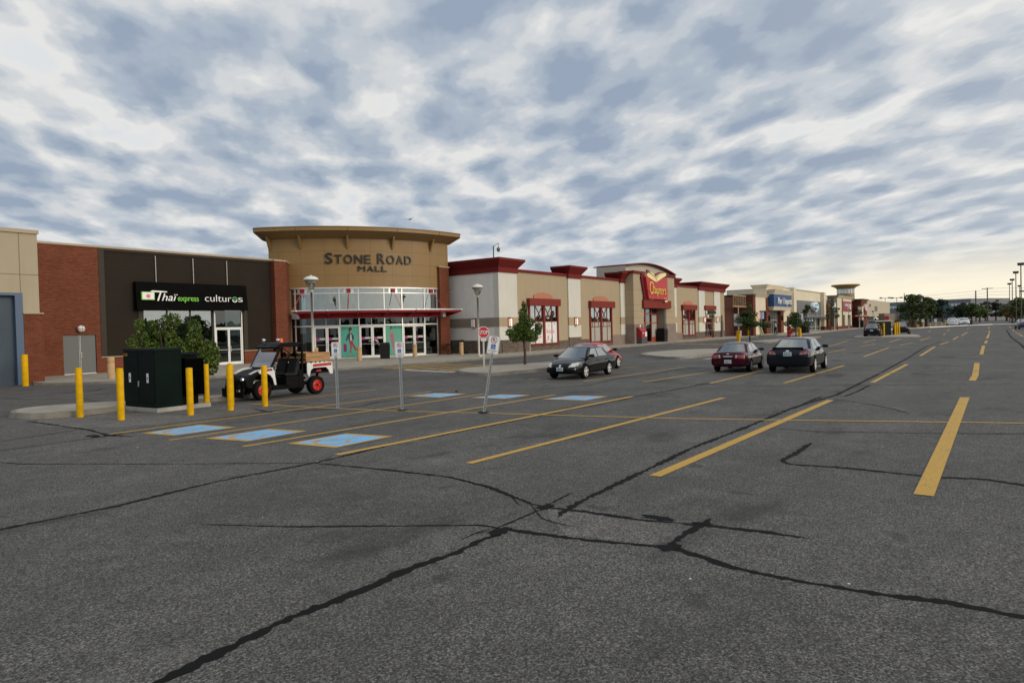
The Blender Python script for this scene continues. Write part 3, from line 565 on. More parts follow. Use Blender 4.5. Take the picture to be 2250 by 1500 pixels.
doors(b, 25.1, 27.15, FY + .05, .1, 2.55, 3.74, white, gl_dark)
# the awning with its raised names
a = thing('shop_awning', 'long black awning with white and green shop names over the storefront windows', 'awning', (23.6, FY, 4.6))
g = MB(); g.prism([(19.95, FY - .02), (19.95, FY - .45), (27.3, FY - .45), (27.3, FY - .02)], 3.75, 5.45, top=[(19.95, FY - .02), (19.95, FY - .30), (27.3, FY - .30), (27.3, FY - .02)])
aw = link('awning_cover', g, blk, a)
aw.data.transform(Matrix.Identity(4))
o_ = lambda x, z: (x, FY - .52, z); UX, UZ, NY = (1, 0, 0), (0, 0, 1), (0, -1, 0)
# sign plane is Y = FY-.5: everything is a little larger on the picture than on the wall
g = MB(); g.box(20.15, 20.92, FY - .58, FY - .47, 4.34, 4.83); lb = link('logo_box', g, letg, a)
g = MB(); g.box(20.19, 20.88, FY - .60, FY - .58, 4.38, 4.79); link('logo_face', g, mat('logo_cream', (.78, .80, .70), .5), a, lb)
g = MB()
for pi_, (ang, ln) in enumerate(((-62, .19), (-38, .23), (-16, .25), (0, .27), (16, .25), (38, .23), (62, .19))):
    t = R(ang); dx, dz = math.sin(t), math.cos(t)
    g.poly([(20.53 + dx * k * ln + dz * s * .022, FY - .603 - .001 * pi_, 4.45 + dz * k * ln * 1.05 - dx * s * .022 + abs(dx) * .03) for k, s in ((0, 0), (.4, -1), (.75, -.9), (1, 0), (.75, .9), (.4, 1))])
link('lotus_emblem', g, pink, a, lb)
g = MB(); g.tube([(20.53, FY - .604, 4.48), (20.57, FY - .604, 4.41)], .008, 4); link('lotus_stem', g, letg2, a, lb)
g = MB(); put_text(g, 'haï', o_(21.37, 4.31), UX, UZ, NY, .98, .46, .05, shear=.28, bold=0)
g.slab([(0, 0), (.09, 0), (.27, .52), (.18, .52)], o_(21.08, 4.30), UX, UZ, NY, .05).slab([(0, .05), (.02, 0), (.98, .0), (1.0, .06), (.5, .09), (.1, .10)], o_(20.70, 4.82), UX, UZ, NY, .06)
link('script_lettering', g, letw, a)
g = MB(); put_text(g, 'express', o_(22.36, 4.31), UX, UZ, NY, 1.36, .36, .05, bold=.008); link('green_lettering', g, letg, a)
g = MB(); put_text(g, 'cultur', o_(24.15, 4.31), UX, UZ, NY, 1.85, .46, .05, bold=-.012); put_text(g, 's', o_(26.5, 4.31), UX, UZ, NY, .33, .46, .05, bold=-.012)
def ring_arc(g, cx, cz, r0, r1, a0, a1, y, d=.05, n=16):
    pts = [(cx + r1 * math.cos(R(a0 + (a1 - a0) * i / n)), cz + r1 * math.sin(R(a0 + (a1 - a0) * i / n))) for i in range(n + 1)] + [(cx + r0 * math.cos(R(a1 - (a1 - a0) * i / n)), cz + r0 * math.sin(R(a1 - (a1 - a0) * i / n))) for i in range(n + 1)]
    g.slab(pts, (0, y, 0), UX, UZ, NY, d)
ring_arc(g, 26.25, 4.47, .13, .19, 180, 350, FY - .52)
link('white_lettering', g, letw, a)
g = MB(); ring_arc(g, 26.25, 4.47, .13, .19, 0, 180, FY - .52); g.box(26.06, 26.44, FY - .57, FY - .52, 4.44, 4.50); link('green_e', g, letg2, a)
for x in (21.3, 23.7, 26.05):
    r_ = MB(); r_.tube([(x, FY - .07, 5.40), (x, FY - .06, 7.08)], .022, 6); link('tie_rod', r_, mat('rod_pale', (.50, .49, .46), .5), a)
# globe lamp over the service doors
l = thing('wall_lamp', 'round white caged globe lamp on brick above grey service doors', 'wall lamp', (16.95, FY, 2.65))
g = MB(); g.lathe([(.001, .20), (.08, .18), (.15, .13), (.19, .05), (.20, 0), (.19, -.05), (.15, -.13), (.08, -.18), (.001, -.20)], (16.95, FY - .17, 2.66), 16); link('globe', g, mat('globe_white', (.70, .68, .62), .4), l, smooth=60)
g = MB(); [g.tube([(16.95 + .21 * math.cos(t) * math.cos(q), FY - .17 - .21 * math.sin(t), 2.66 + .21 * math.cos(t) * math.sin(q)) for t in [math.pi * k / 10 for k in range(11)]], .008, 4) for q in (0, math.pi / 2)]; link('cage', g, blkm, l)
g = MB(); g.lathe([(.13, 0), (.13, -.04), (.001, -.04)], (16.95, FY, 2.66), 14, 'y'); link('lamp_base', g, white, l)
# ------------------------------------------------------------------ round mall entrance
CX, CY, CR = 42.78, 50.29, 13.23
t_ = thing('mall_entrance', 'round tan mall entrance under a wide flat disc roof, with curved glazing and brick piers', 'building', (34, 40, 0))
def pol(r, a, z): return (CX + r * math.cos(R(a)), CY + r * math.sin(R(a)), z)
TH0, DT = 201.91, 7.399
lines = [TH0 + DT * i for i in range(1, 10)]
cols_ = [205.9]
for a in lines[:8]: cols_ += [a - .045, a + .045]
cols_ += [lines[8] - .045, lines[8] + .045, 269.6]
rows_ = [5.49, 6.385, 6.405, 7.255, 7.275, 8.195, 8.215, 9.18]
g = MB(); nr = len(rows_); sub = []
for i in range(len(cols_) - 1):
    n = 1 if cols_[i + 1] - cols_[i] < .2 else 5
    sub += [(cols_[i] + (cols_[i + 1] - cols_[i]) * k / n, n == 1) for k in range(n)]
sub.append((cols_[-1], False))
for i, (a, _) in enumerate(sub):
    for z in rows_: g.v.append(pol(CR, a, z))
for i in range(len(sub) - 1):
    for j in range(nr - 1):
        g.f.append((i * nr + j, (i + 1) * nr + j, (i + 1) * nr + j + 1, i * nr + j + 1)); g.m.append(1 if sub[i][1] or j in (1, 3, 5) else 0)
g.poly([pol(CR, 205.9, 5.49), pol(CR, 205.9, 9.18), pol(CR - 6, 200, 9.18), pol(CR - 6, 200, 5.49)], 0); g.poly([pol(CR, 269.6, 5.49), pol(CR, 269.6, 9.18), (43.4, 45, 9.18), (43.4, 45, 5.49)], 0)
link('drum_wall', g, [gold, goldj], t_)
g = MB(); g.arc(CX, CY, CR - .35, CR + .03, 213, 268.6, 5.40, 5.488, 40); link('drum_soffit', g, alum, t_)
# roof disc: one rounded slab, flat fascia
def roofplan(r):
    P = [Vector(pol(r, a, 0)[:2]) for a in np.linspace(204.4, 270.4, 50)]
    lead = [Vector(pol(r - .25, 203.3, 0)[:2]), Vector(pol(r - .85, 202.5, 0)[:2]), Vector(pol(r - 2.3, 201.8, 0)[:2])]
    tail = [Vector(pol(r - .25, 271.7, 0)[:2]), Vector(pol(r - .9, 272.7, 0)[:2]), Vector(pol(r - 2.6, 273.6, 0)[:2])]
    return [tuple(p) for p in lead[::-1] + P + tail] + [(45.0, 43), (40, 48.5), (33.2, 47.2)]
g = MB(); g.prism(roofplan(14.45), 9.60, 9.84); g.prism(roofplan(14.50), 9.842, 9.90); rf = link('disc_roof', g, gold, t_)
lo_, hi_ = roofplan(13.3), roofplan(14.43)
g = MB(); n_ = len(lo_); g.v = [(x, y, 9.16) for x, y in lo_] + [(x, y, 9.598) for x, y in hi_]; g.f = [(i, (i + 1) % n_, n_ + (i + 1) % n_, n_ + i) for i in range(n_)] + [tuple(range(n_))]; g.m = [0] * (n_ + 1)
link('soffit', g, soff, t_, parent=rf)
for a in [206.4] + lines[1:8:2]:
    g = MB(); p0, p1 = Vector(pol(CR + .005, a, 0)), Vector(pol(CR + .9, a, 0)); e = (p1 - p0).normalized(); s = Vector((-e.y, e.x, 0))
    g.slab([(0, 8.35), (.06, 8.40), (.50, 9.25), (.50, 9.36), (0, 9.2)], p0 - s * .07, e, (0, 0, 1), s, .14); link('roof_bracket', g, gold, t_)
for a in lines[1:8:2]:
    g = MB(); p0 = Vector(pol(14.455, a, 9.60)); e = Vector((math.cos(R(a)), math.sin(R(a)), 0)); s = Vector((-e.y, e.x, 0))
    g.slab([(0, 0), (.012, 0), (.012, .24), (0, .24)], p0 - s * .015, e, (0, 0, 1), s, .03); link('fascia_joint', g, goldj, t_, parent=rf)
# glazing
MUL = [214.2, 220.02, 228.44, 234.58, 243.1, 249.44, 258.22, 263.92]
GR = CR - .12
g = MB(); g.arc(CX, CY, GR - .01, GR, 212.9, 264.5, 3.6, 5.40, 50); link('clerestory_glass', g, gl_clear, t_)
g = MB(); g.arc(CX, CY, GR - .01, GR, 212.9, 264.5, .1, 3.15, 50); link('entrance_glass', g, gl_dark, t_)
for a in MUL:
    g = MB(); g.arc(CX, CY, GR - .06, GR + .06, a - .18, a + .18, .1, 5.40, 1); link('mullion', g, alum, t_)
for z0, z1, in ((5.02, 5.09), (2.55, 2.64), (3.14, 3.22), (.10, .17)):
    g = MB(); g.arc(CX, CY, GR - .055, GR + .055, 213.7, 264.5, z0, z1, 50); link('transom', g, alum, t_)
for a in (224.0, 238.7, 253.8):
    g = MB(); g.arc(CX, CY, GR - .03, GR + .03, a - .06, a + .06, 2.645, 3.135, 1); link('transom_bar', g, alum, t_)
for a0, a1 in ((220.2, 228.26), (234.76, 242.92), (249.62, 258.04)):
    m_ = (a0 + a1) / 2
    for p, q in ((a0, m_ - .03), (m_ + .03, a1)):
        s_ = .42
        g = MB(); g.arc(CX, CY, GR, GR + .08, p, p + s_, .12, 2.53, 2).arc(CX, CY, GR, GR + .08, q - s_, q, .12, 2.53, 2).arc(CX, CY, GR, GR + .079, p + s_, q - s_, 2.42, 2.53, 4).arc(CX, CY, GR, GR + .079, p + s_, q - s_, .12, .30, 4)
        dd = link('glass_door', g, white, t_)
        h = (q - .25) if q < m_ else p + .25
        g = MB(); g.tube([pol(GR + .07, h, .98), pol(GR + .17, h, .98), pol(GR + .17, h, 1.34), pol(GR + .07, h, 1.34)], .017, 6); g.arc(CX, CY, GR + .02, GR + .05, p + s_, q - s_, 1.16, 1.18, 3); link('door_handle', g, alum, t_, dd)
        w_ = (q - p - 2 * s_)
        g = MB(); g.arc(CX, CY, GR + .012, GR + .016, p + s_ + .05, p + s_ + w_ * .36, 1.50, 1.70, 2); link('pink_notice', g, mat('notice_pink', (.36, .03, .23), .5), t_, dd)
        g = MB(); g.arc(CX, CY, GR + .012, GR + .016, p + s_ + w_ * .37, q - s_ - .08, 1.55, 1.70, 2); link('white_notice', g, mat('notice_white', (.50, .50, .48), .5), t_, dd)
# two teal posters with a model each
pteal = mat('poster_teal', (.075, .36, .27), .5, var=.12, vscale=.8); pdk = mat('poster_ink', (.012, .05, .045), .6); skin = mat('poster_skin', (.38, .22, .15), .6)
def poster(a0, a1, kind):
    g = MB(); g.arc(CX, CY, GR + .005, GR + .012, a0, a1, .18, 2.54, 6); po = link('poster', g, pteal, t_)
    W_ = (a1 - a0); U = lambda u, z: pol(GR + .0165, a0 + u * W_, .18 + z * 2.36)
    def shape(name, pts, m, lift=0.0): q = MB(); q.poly([tuple(Vector(U(*p)) + Vector((math.cos(R((a0 + a1) / 2)), math.sin(R((a0 + a1) / 2)), 0)) * lift) for p in pts]); link(name, q, m, t_, po)
    if kind == 0:
        shape('printed_bag', [(.12, .19), (.30, .19), (.30, .44), (.12, .44)], mat('poster_purple', (.20, .01, .14), .6))
        shape('printed_shadow', [(.0, .0), (1, .0), (1, .27), (0, .27)], mat('poster_teal_dark', (.06, .30, .23), .6), -.002)
        shape('printed_trousers', [(.43, .54), (.64, .54), (.72, .40), (.86, .26), (.80, .20), (.66, .33), (.57, .44), (.60, .33), (.52, .15), (.46, .15), (.51, .32)], mat('poster_red', (.32, .02, .055), .6), .001)
        shape('printed_jacket', [(.42, .54), (.40, .64), (.30, .52), (.25, .55), (.36, .74), (.48, .78), (.60, .78), (.70, .70), (.74, .58), (.68, .55), (.64, .62), (.63, .52)], mat('poster_navy', (.012, .05, .075), .6), .002)
        shape('printed_shirt', [(.50, .54), (.60, .54), (.58, .74), (.52, .74)], mat('poster_white', (.5, .55, .52), .6), .003)
        shape('printed_arm', [(.70, .56), (.74, .59), (.98, .63), (.97, .60)], skin, .002)
        shape('printed_legs', [(.46, .15), (.52, .15), (.50, .04), (.42, .02), (.44, .10)], skin, .001)
        shape('printed_face', [(.50, .77), (.57, .77), (.60, .84), (.59, .90), (.50, .88)], skin, .003)
        shape('printed_hair', [(.48, .78), (.51, .85), (.53, .88), (.60, .87), (.62, .93), (.55, .97), (.47, .95), (.44, .86), (.45, .79)], mat('poster_hair', (.015, .01, .008), .6), .004)
        tx = (.05, .30, 'STAY TRUE')
    else:
        shape('printed_dress', [(.30, .74), (.44, .76), (.48, .62), (.53, .42), (.50, .26), (.38, .26), (.33, .42), (.30, .60), (.24, .64)], mat('poster_mauve', (.30, .14, .20), .6), .002)
        shape('printed_arm', [(.30, .73), (.24, .72), (.10, .52), (.14, .40), (.17, .40), (.15, .52), (.26, .63)], skin, .001)
        shape('printed_arm', [(.44, .75), (.52, .73), (.68, .62), (.66, .58), (.46, .60), (.47, .57), (.60, .60), (.47, .68)], skin, .001)
        shape('printed_legs', [(.39, .26), (.49, .26), (.48, .14), (.47, .02), (.38, .02), (.41, .12)], skin, .001)
        shape('printed_face', [(.32, .80), (.35, .78), (.40, .80), (.41, .88), (.36, .91), (.31, .87)], skin, .002)
        shape('printed_hair', [(.27, .86), (.28, .93), (.34, .97), (.41, .95), (.43, .88), (.38, .91), (.32, .90), (.30, .85)], mat('poster_hair', (.015, .01, .008), .6), .003)
        tx = (.46, .30, 'STAY TRUE')
    e = Vector((math.cos(R((a0 + a1) / 2)), math.sin(R((a0 + a1) / 2)), 0)); s = Vector((-e.y, e.x, 0))
    q = MB(); put_text(q, tx[2], Vector(U(tx[0], .90)) + e * .02, s, (0, 0, 1), e, .72, .13, .004); link('printed_words', q, pdk, t_, po)
poster(228.66, 234.36, 0); poster(243.3, 249.2, 1)
# canopy
g = MB(); g.arc(CX, CY, CR + .02, CR + .20, 214.5, 266.5, 3.16, 3.60, 40); link('canopy_beam', g, redm, t_)
CA0, CA1 = 216.5, 268.5
g = MB(); g.arc(CX, CY, CR + 1.62, CR + 1.72, CA0 - 1, CA1, 3.68, 3.76, 40); link('canopy_edge', g, alum, t_)
g = MB(); g.arc(CX, CY, CR + .2, CR + 1.66, CA0 - .6, CA1 - .4, 3.655, 3.675, 40); link('canopy_glass', g, glass('canopy_tinted', (.5, .25, .25), .15, .6, .7), t_)
g = MB(); g.arc(CX, CY, CR + 1.50, CR + 1.60, CA0 - .6, CA1 - .2, 3.52, 3.65, 40); link('canopy_rim', g, redm, t_)
for a in np.linspace(CA0 + .3, CA1 - .6, 7):
    p0 = Vector(pol(CR + .15, a, 0)); e = Vector((math.cos(R(a)), math.sin(R(a)), 0)); s = Vector((-e.y, e.x, 0))
    g = MB(); g.slab([(0, 3.2), (1.40, 3.52), (1.55, 3.64), (0, 3.64)], p0 - s * .05, e, (0, 0, 1), s, .10); link('canopy_rib', g, redm, t_)
    g = MB(); g.lathe([(.001, -.05), (.05, -.05), (.05, .05), (.001, .05)], pol(CR + 1.74, a, 3.72), 8); link('canopy_cap', g, white, t_)
for a0_, a1_ in ((213.9, 216.2), (264.2, 265.6)):
    g = MB(); g.arc(CX, CY, CR + .02, CR + .5, a0_, a1_, 3.16, 3.62, 4); link('canopy_end_box', g, alum, t_)
for a in lines[1:8:2]:
    e = Vector((math.cos(R(a)), math.sin(R(a)), 0)); s = Vector((-e.y, e.x, 0)); p0 = Vector(pol(GR + .02, a, 0))
    g = MB(); g.slab([(-.36, 5.0), (.36, 5.0), (.36, 5.40), (-.36, 5.40)], p0 + e * .002, s, (0, 0, 1), e, .02); bp = link('bracket_panel', g, alum, t_)
    g = MB(); g.slab([(-.15, 5.10), (.15, 5.10), (.15, 5.38), (-.15, 5.38)], p0 + e * .022, s, (0, 0, 1), e, .14); link('rod_bracket', g, redm, t_, bp)
    q = 239.0 + (a - 239.0) * 1.06
    g = MB(); g.tube([p0 + e * .15 + Vector((0, 0, 5.16)), pol(CR + 1.45, q, 3.68)], .022, 6); link('tie_rod', g, mat('rod_red', (.42, .07, .05), .5), t_)
# inside
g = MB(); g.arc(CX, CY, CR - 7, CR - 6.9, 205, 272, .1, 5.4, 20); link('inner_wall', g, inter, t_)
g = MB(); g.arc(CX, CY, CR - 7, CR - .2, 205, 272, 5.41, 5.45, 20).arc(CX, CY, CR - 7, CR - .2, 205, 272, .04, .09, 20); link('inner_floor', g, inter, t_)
for a in (217.3, 231.5, 246.3, 261.0):
    g = MB(); p = pol(CR - 1.4, a, 0); g.lathe([(.28, .1), (.28, 5.4)], (p[0], p[1], 0), 14); link('inner_column', g, intere, t_, smooth=50)
for a, h in ((224, 2.6), (239, 2.9), (254, 2.6)):
    g = MB(); g.arc(CX, CY, CR - 4.6, CR - 4.4, a - 5, a + 5, .1, h, 5); link('inner_kiosk', g, mat('kiosk', (.075, .03, .018), .7, var=.5, vscale=1.4), t_)
# brick piers
g = MB(); g.prism([(29.5, 42.9), (29.5, 41.88), (30.45, 41.88), (31.75, 43.25), (31.75, 44.2)], 0, 7.28); link('brick_pier', g, bred, t_)
g = MB(); g.prism([(29.46, 42.95), (29.46, 41.83), (30.48, 41.83), (31.8, 43.22), (31.8, 44.3)], 7.28, 7.38); link('pier_coping', g, coping, t_)
g = MB(); g.box(41.42, 42.58, 36.9, 41, 0, 7.17); link('brick_pier', g, bred, t_)
g = MB(); g.box(41.36, 42.64, 36.85, 41, 7.17, 7.27); link('pier_coping', g, coping, t_)
g = MB(); g.box(42.6, 43.45, 38.5, 39.5, .1, .95); link('low_wall', g, bred, t_)
g = MB(); g.box(42.58, 43.47, 38.44, 39.56, .95, 1.02); link('low_wall_cap', g, concl, t_)
g = MB(); g.prism([(31.7, 43.2), (32.3, 42.9), (33.6, 46), (31.0, 46)], .0, 5.47); link('return_wall', g, mat('return_olive', (.12, .10, .05), .8), t_)
# lettering of the mall, standing on the curved wall
ln = thing('mall_lettering', 'dark raised letters with the name of the mall on the curved tan wall', 'sign', pol(CR, 238.5, 7.0))
def curved_word(word, a_mid, width, z, h, sizes):
    tot = sum(s for _, s in sizes); x = -width / 2
    for ch, s in sizes:
        w = width * s / tot
        if ch != ' ':
            a = a_mid + math.degrees((x + w / 2) / CR); e = Vector((math.cos(R(a)), math.sin(R(a)), 0)); u_ = Vector((-e.y, e.x, 0))
            hh = h[0] if ch in 'sr' else h[1]
            g = MB(); put_text(g, ch.upper(), Vector(pol(CR + .03, a, z)), u_, (0, 0, 1), e, w * .80 if ch not in 'I' else w * .4, hh, .09, bold=(0 if ch == 'M' else .009), center=True); link('letter', g, bronze, ln)
        x += w
curved_word('', 238.75, 6.75, 7.27, (.80, .66), [('s', .95), ('T', .95), ('O', 1.1), ('N', 1.05), ('E', .85), (' ', .55), ('r', 1.0), ('O', 1.1), ('A', 1.0), ('D', 1.0)])
curved_word('', 239.4, 2.30, 6.68, (.42, .42), [('M', 1.2), ('A', 1.1), ('L', .9), ('L', .9)])
# ------------------------------------------------------------------ the bookstore
BY = 32.5
k_ = thing('bookstore_building', 'long beige and cream bookstore with maroon cornices, arched gable and split stone base', 'building', (70, BY, 0))
def bx(name, m, *a, root=None, parent=None, bevel=0.0):
    g = MB(); g.box(*a); return link(name, g, m, root or k_, parent, bevel=bevel)
for q in ((43.5, 47.8, 1.15, 6.75), (52.45, 58.3, .85, 6.75), (47.8, 52.45, 3.95, 6.75), (62.95, 68.2, .85, 6.75), (58.3, 62.95, 3.9, 6.75), (76.8, 82.05, .85, 6.75), (86.5, 90.1, .85, 6.75), (82.05, 86.5, 3.85, 6.75), (90.1, 93.6, 3.4, 6.75), (93.6, 98.4, .9, 6.75)): bx('tan_wall', tan, q[0], q[1], BY + .12, BY + .5, q[2], q[3])
for q in ((43.9, 47.8, 1.15), (47.8, 52.45, .55), (52.45, 58.3, .86), (58.3, 62.95, .46), (86.6, 90.1, .98), (82.0, 86.5, .55), (93.6, 98.4, .98)): bx('brick_base', bdk, q[0], q[1], BY + .06, BY + .5, 0, q[2])
bx('stone_base', bst, 62.97, 68.0, BY + .02, BY + .5, 0, 1.12); bx('stone_base', bst, 76.9, 82.0, BY + .03, BY + .5, 0, .98)
# side wall towards the mall entrance
sw = MB(); sw.box(43.5, 43.8, BY + .1, 48, 1.15, 6.65); link('side_wall', sw, mat('skylit_cream_stucco', (.74, .73, .70), .9, var=.05, bump=.15, bscale=90), k_)  # front cream, lightened and greyed to stand for sky light on this side
bx('side_band', taupe, 43.47, 43.5, BY + .0, 48, 2.23, 2.98)
bx('brick_base', bdk, 43.46, 43.8, BY + .06, 48, 0, 1.15)
def pil(x0, x1, zb=1.12, band=True):
    o = bx('cream_pilaster', cream, x0, x1, BY, BY + .5, zb, 6.62)
    if band: bx('pilaster_band', tan, x0 - .004, x1 + .004, BY - .012, BY + .4, 2.23, 2.98, parent=o)
    return o
pil(43.48, 46.05, 1.15); pil(54.28, 56.52, 1.10); pil(64.93, 67.1, 1.12); pil(77.7, 80.2, 1.2); pil(87.8, 90.05, .98); pil(93.75, 96.25, .98)
for x0, x1 in ((54.3, 56.5),): bx('brick_base', bdk, x0, x1, BY - .01, BY + .3, 0, 1.10)
def flare(x0, x1, z0, z1, zt, o=.45, back=.5, left=True, right=True):
    """a band below and a flared cap above it"""
    c = bx('maroon_cornice', maroon, x0, x1, BY - .10, BY + back, z0, z1)
    g = MB(); l = o if left else 0; r = o if right else 0
    g.prism([(x0, BY - .10), (x1, BY - .10), (x1, BY + back), (x0, BY + back)], z1, zt - .16, top=[(x0 - l, BY - .10 - o), (x1 + r, BY - .10 - o), (x1 + r, BY + back), (x0 - l, BY + back)])
    g.prism([(x0 - l, BY - .10 - o), (x1 + r, BY - .10 - o), (x1 + r, BY + back), (x0 - l, BY + back)], zt - .16, zt)
    link('cornice_cap', g, maroon, k_, c)
flare(43.40, 46.12, 6.60, 7.0, 7.72, back=15); flare(54.2, 56.6, 6.60, 6.98, 7.72, back=1.6); flare(64.85, 67.2, 6.58, 6.98, 7.70, back=1.6); flare(77.6, 80.3, 6.58, 6.98, 7.70, back=1.6)
flare(87.75, 98.45, 6.50, 6.95, 7.62, back=4)
for x0, x1 in ((46.12, 54.2), (56.6, 64.85), (80.3, 87.75)): bx('maroon_cornice', maroon, x0, x1, BY + .02, BY + .5, 6.74, 6.98)
bx('roof_deck', inter, 43.8, 98.3, BY + .5, BY + 30, 6.0, 6.2)
# windows: lintel, arched hood, frame and glazing
film = mat('frosted_film', (.36, .35, .30), .7, var=.06); gkids = mat('poster_paper', (.72, .72, .72), .55)
def shopwin(x0, x1, zb, zt, lin, poster=False):
    xm = (x0 + x1) / 2
    bx('window_lintel', rust, lin[0], lin[1], BY - .22, BY + .2, zt, lin[2])
    n = 14; hw = (lin[1] - lin[0]) * .30
    g = MB(); g.slab([(-hw, 0), (hw, 0), (hw, .28)] + [(hw * q, .28 + .27 * (1 - q * q)) for q in np.linspace(.93, -.93, n)] + [(-hw, .28)], (xm, BY + .12, lin[2] + .004), (1, 0, 0), (0, 0, 1), (0, -1, 0), .08); link('window_arch', g, salmon, k_)
    fr = MB()
    y0, y1 = BY - .02, BY + .2
    for a, c in ((x0, x0 + .16), (xm - .14, xm + .14), (x1 - .16, x1)): fr.box(a, c, y0, y1, zb + .14, zt)
    fr.box(x0, x1, y0 - .05, y1, zb, zb + .14)
    w = link('window_frame', fr, rust, k_)
    zm = zb + (zt - zb) * .60
    for a, c in ((x0 + .16, xm - .14), (xm + .14, x1 - .16)):
        q = (c - a)
        g = MB(); g.box(a, c, BY + .10, BY + .11, zm, zt); link('window_pane', g, gl_clear, k_, w)
        g = MB(); g.box(a, c, BY + .10, BY + .11, zb + .14, zm); link('window_poster' if poster else 'frosted_pane', g, gkids if poster else film, k_, w)
        m = MB(); y = BY + .06
        inner = a + q * (.42 if a < xm else .58)
        m.box(inner - .03, inner + .03, y, y + .04, zb + .14, zt).box(a, c, y - .002, y + .038, zm - .04, zm + .03)
        if not poster: m.box(a, c, y - .002, y + .038, zm - .52, zm - .46); m.box((a + q * .2) - .02, (a + q * .2) + .02, y, y + .03, zm - .46, zm - .04); m.box((c - q * .2) - .02, (c - q * .2) + .02, y, y + .03, zm - .46, zm - .04)
        p, r = (inner + .03, c) if a < xm else (a, inner - .03)
        for s0, s1 in (((p, zm), (r, zt)), ((p, zt), (r, zm))): m.tube([(s0[0], y + .02, s0[1]), (s1[0], y + .02, s1[1])], .035, 4)
        link('glazing_bar', m, rust, k_, w)
        if poster:
            rr = random.Random(int(a * 10)); cols = [(.75, .20, .02), (.10, .45, .70), (.75, .10, .30), (.35, .55, .05), (.80, .45, .05)]
            for _ in range(9):
                cx, cz, rd = rr.uniform(a + .15, c - .15), rr.choice([rr.uniform(zb + .2, zb + .75), rr.uniform(zm - .4, zm - .12)]), rr.uniform(.04, .13)
                g = MB(); g.poly([(x, BY + .094, z) for x, z in disc(12, rd, cx, cz)]); cc = rr.choice(cols); link('poster_dot', g, mat('poster_dot_%d' % int(cc[0] * 100 + cc[1] * 10), cc, .6), k_, w)
            g = MB(); put_text(g, 'indigo' if a < xm else 'kids', (a + .35, BY + .098, zb + (zm - zb) * .48), (1, 0, 0), (0, 0, 1), (0, -1, 0), q * .62, .42, .003); link('poster_words', g, mat('poster_word_blue', (.16, .50, .62), .6) if a < xm else mat('poster_word_red', (.70, .06, .07), .6), k_, w)
shopwin(47.75, 52.45, .58, 3.97, (47.56, 52.56, 4.59), True)
shopwin(58.32, 62.93, .46, 3.90, (58.2, 63.25, 4.56))
shopwin(82.05, 86.45, .56, 3.85, (81.84, 86.64, 4.50))
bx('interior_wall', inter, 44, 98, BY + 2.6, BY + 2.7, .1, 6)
# portal with the arched gable
PY = 31.5
for x0, x1, xo in ((65.95, 68.15, 68.55), (74.5, 77.05, 74.45)):
    g = MB(); a, c = min(x0, x1), max(x0, x1)
    zz = [2.18, 2.87, 3.57, 4.25, 5.85, 7.58]
    col = None
    for i in range(5):
        in_ = .25 if zz[i + 1] < 4.3 else 0
        p = (a, c + in_) if x0 < 70 else (a - in_ * 0, c + in_ * .5)
        g.box(p[0], p[1], PY, BY + .6, zz[i] + (.02 if i else 0), zz[i + 1])
    col = link('portal_pillar', g, tan, k_)
    g = MB(); g.box(a + .02, c - .02, PY + .03, BY + .6, 2.18, 7.58); link('pillar_core', g, copg, k_, col)
    p = (a - .03, c + .33) if x0 < 70 else (a - .05, c + .25)
    g = MB(); g.box(p[0], p[1], PY - .04, BY + .6, 0, 2.17); link('pillar_stone', g, bst, k_, col)
    g = MB(); g.box(a - .22, c + .12, PY - .16, BY + .6, 7.584, 7.86); link('pillar_cap', g, maroon, k_, col)
bx('portal_lintel', rust, 67.98, 75.46, PY - .25, BY, 3.92, 4.80)
g = MB(); xs = np.linspace(67.3, 80.0, 25); ar = [(x, 8.10 + .88 * (1 - ((x - 72.4) / 7.45) ** 2) if 64.95 < x else 8.1) for x in xs]
g.slab([(67.3, 4.8), (79.3, 4.8), (79.3, 8.2)] + [(x, max(8.1, z)) for x, z in ar[::-1] if x < 79.3], (0, BY + .5, 0), (1, 0, 0), (0, 0, 1), (0, 1, 0), 3.6); link('gable_wall', g, cream2 if False else mat('gable_stucco', (.46, .43, .355), .9, var=.05), k_)
g = MB(); ins = [(x, max(8.1, z) + .005) for x, z in ar]; g.slab(ins + [(x, z + .10) for x, z in ins[::-1]], (0, BY - .1, 0), (1, 0, 0), (0, 0, 1), (0, 1, 0), 4.6); link('gable_roof', g, maroon, k_)
# recess with the red framed doors
bx('recess_wall', taupe, 74.35, 74.5, BY - .9, BY + 1.6, .1, 3.92); bx('recess_ceiling', taupe, 68.5, 74.5, BY - .9, BY + 2.6, 3.93, 4.0)
rr_ = MB(); y = BY + .0
for x in (68.5, 70.9, 72.55, 74.15): rr_.box(x, x + .2, y, y + .14, .1, 3.92)
for p_, q_ in ((68.7, 70.9), (71.1, 72.55), (72.75, 74.15)):
    for z in (.1, 2.25, 3.3): rr_.box(p_, q_, y + .01, y + .12, z, z + (.55 if z < 1 and p_ > 72 else .10))
en = link('entrance_frame', rr_, mat('entrance_red', (.30, .055, .035), .5), k_)
for a, c in ((68.7, 70.9), (71.1, 72.55), (72.75, 74.15)): g = MB(); g.box(a, c, y + .05, y + .06, .2, 3.9); link('entrance_glass', g, gl_dark, k_, en)
g = MB(); g.box(72.8, 74.1, y + .045, y + .049, .68, 3.2); link('frosted_pane', g, film, k_, en)
bx('interior_block', mat('kiosk', (.1, .05, .03)), 68.9, 70.4, BY + 2.3, BY + 2.5, .1, 2.0)  # plain brown block behind the entrance glass
g = MB(); g.box(67.2, 67.45, PY - .07, PY - .045, 1.45, 2.12); link('wall_notice', g, signw, k_)
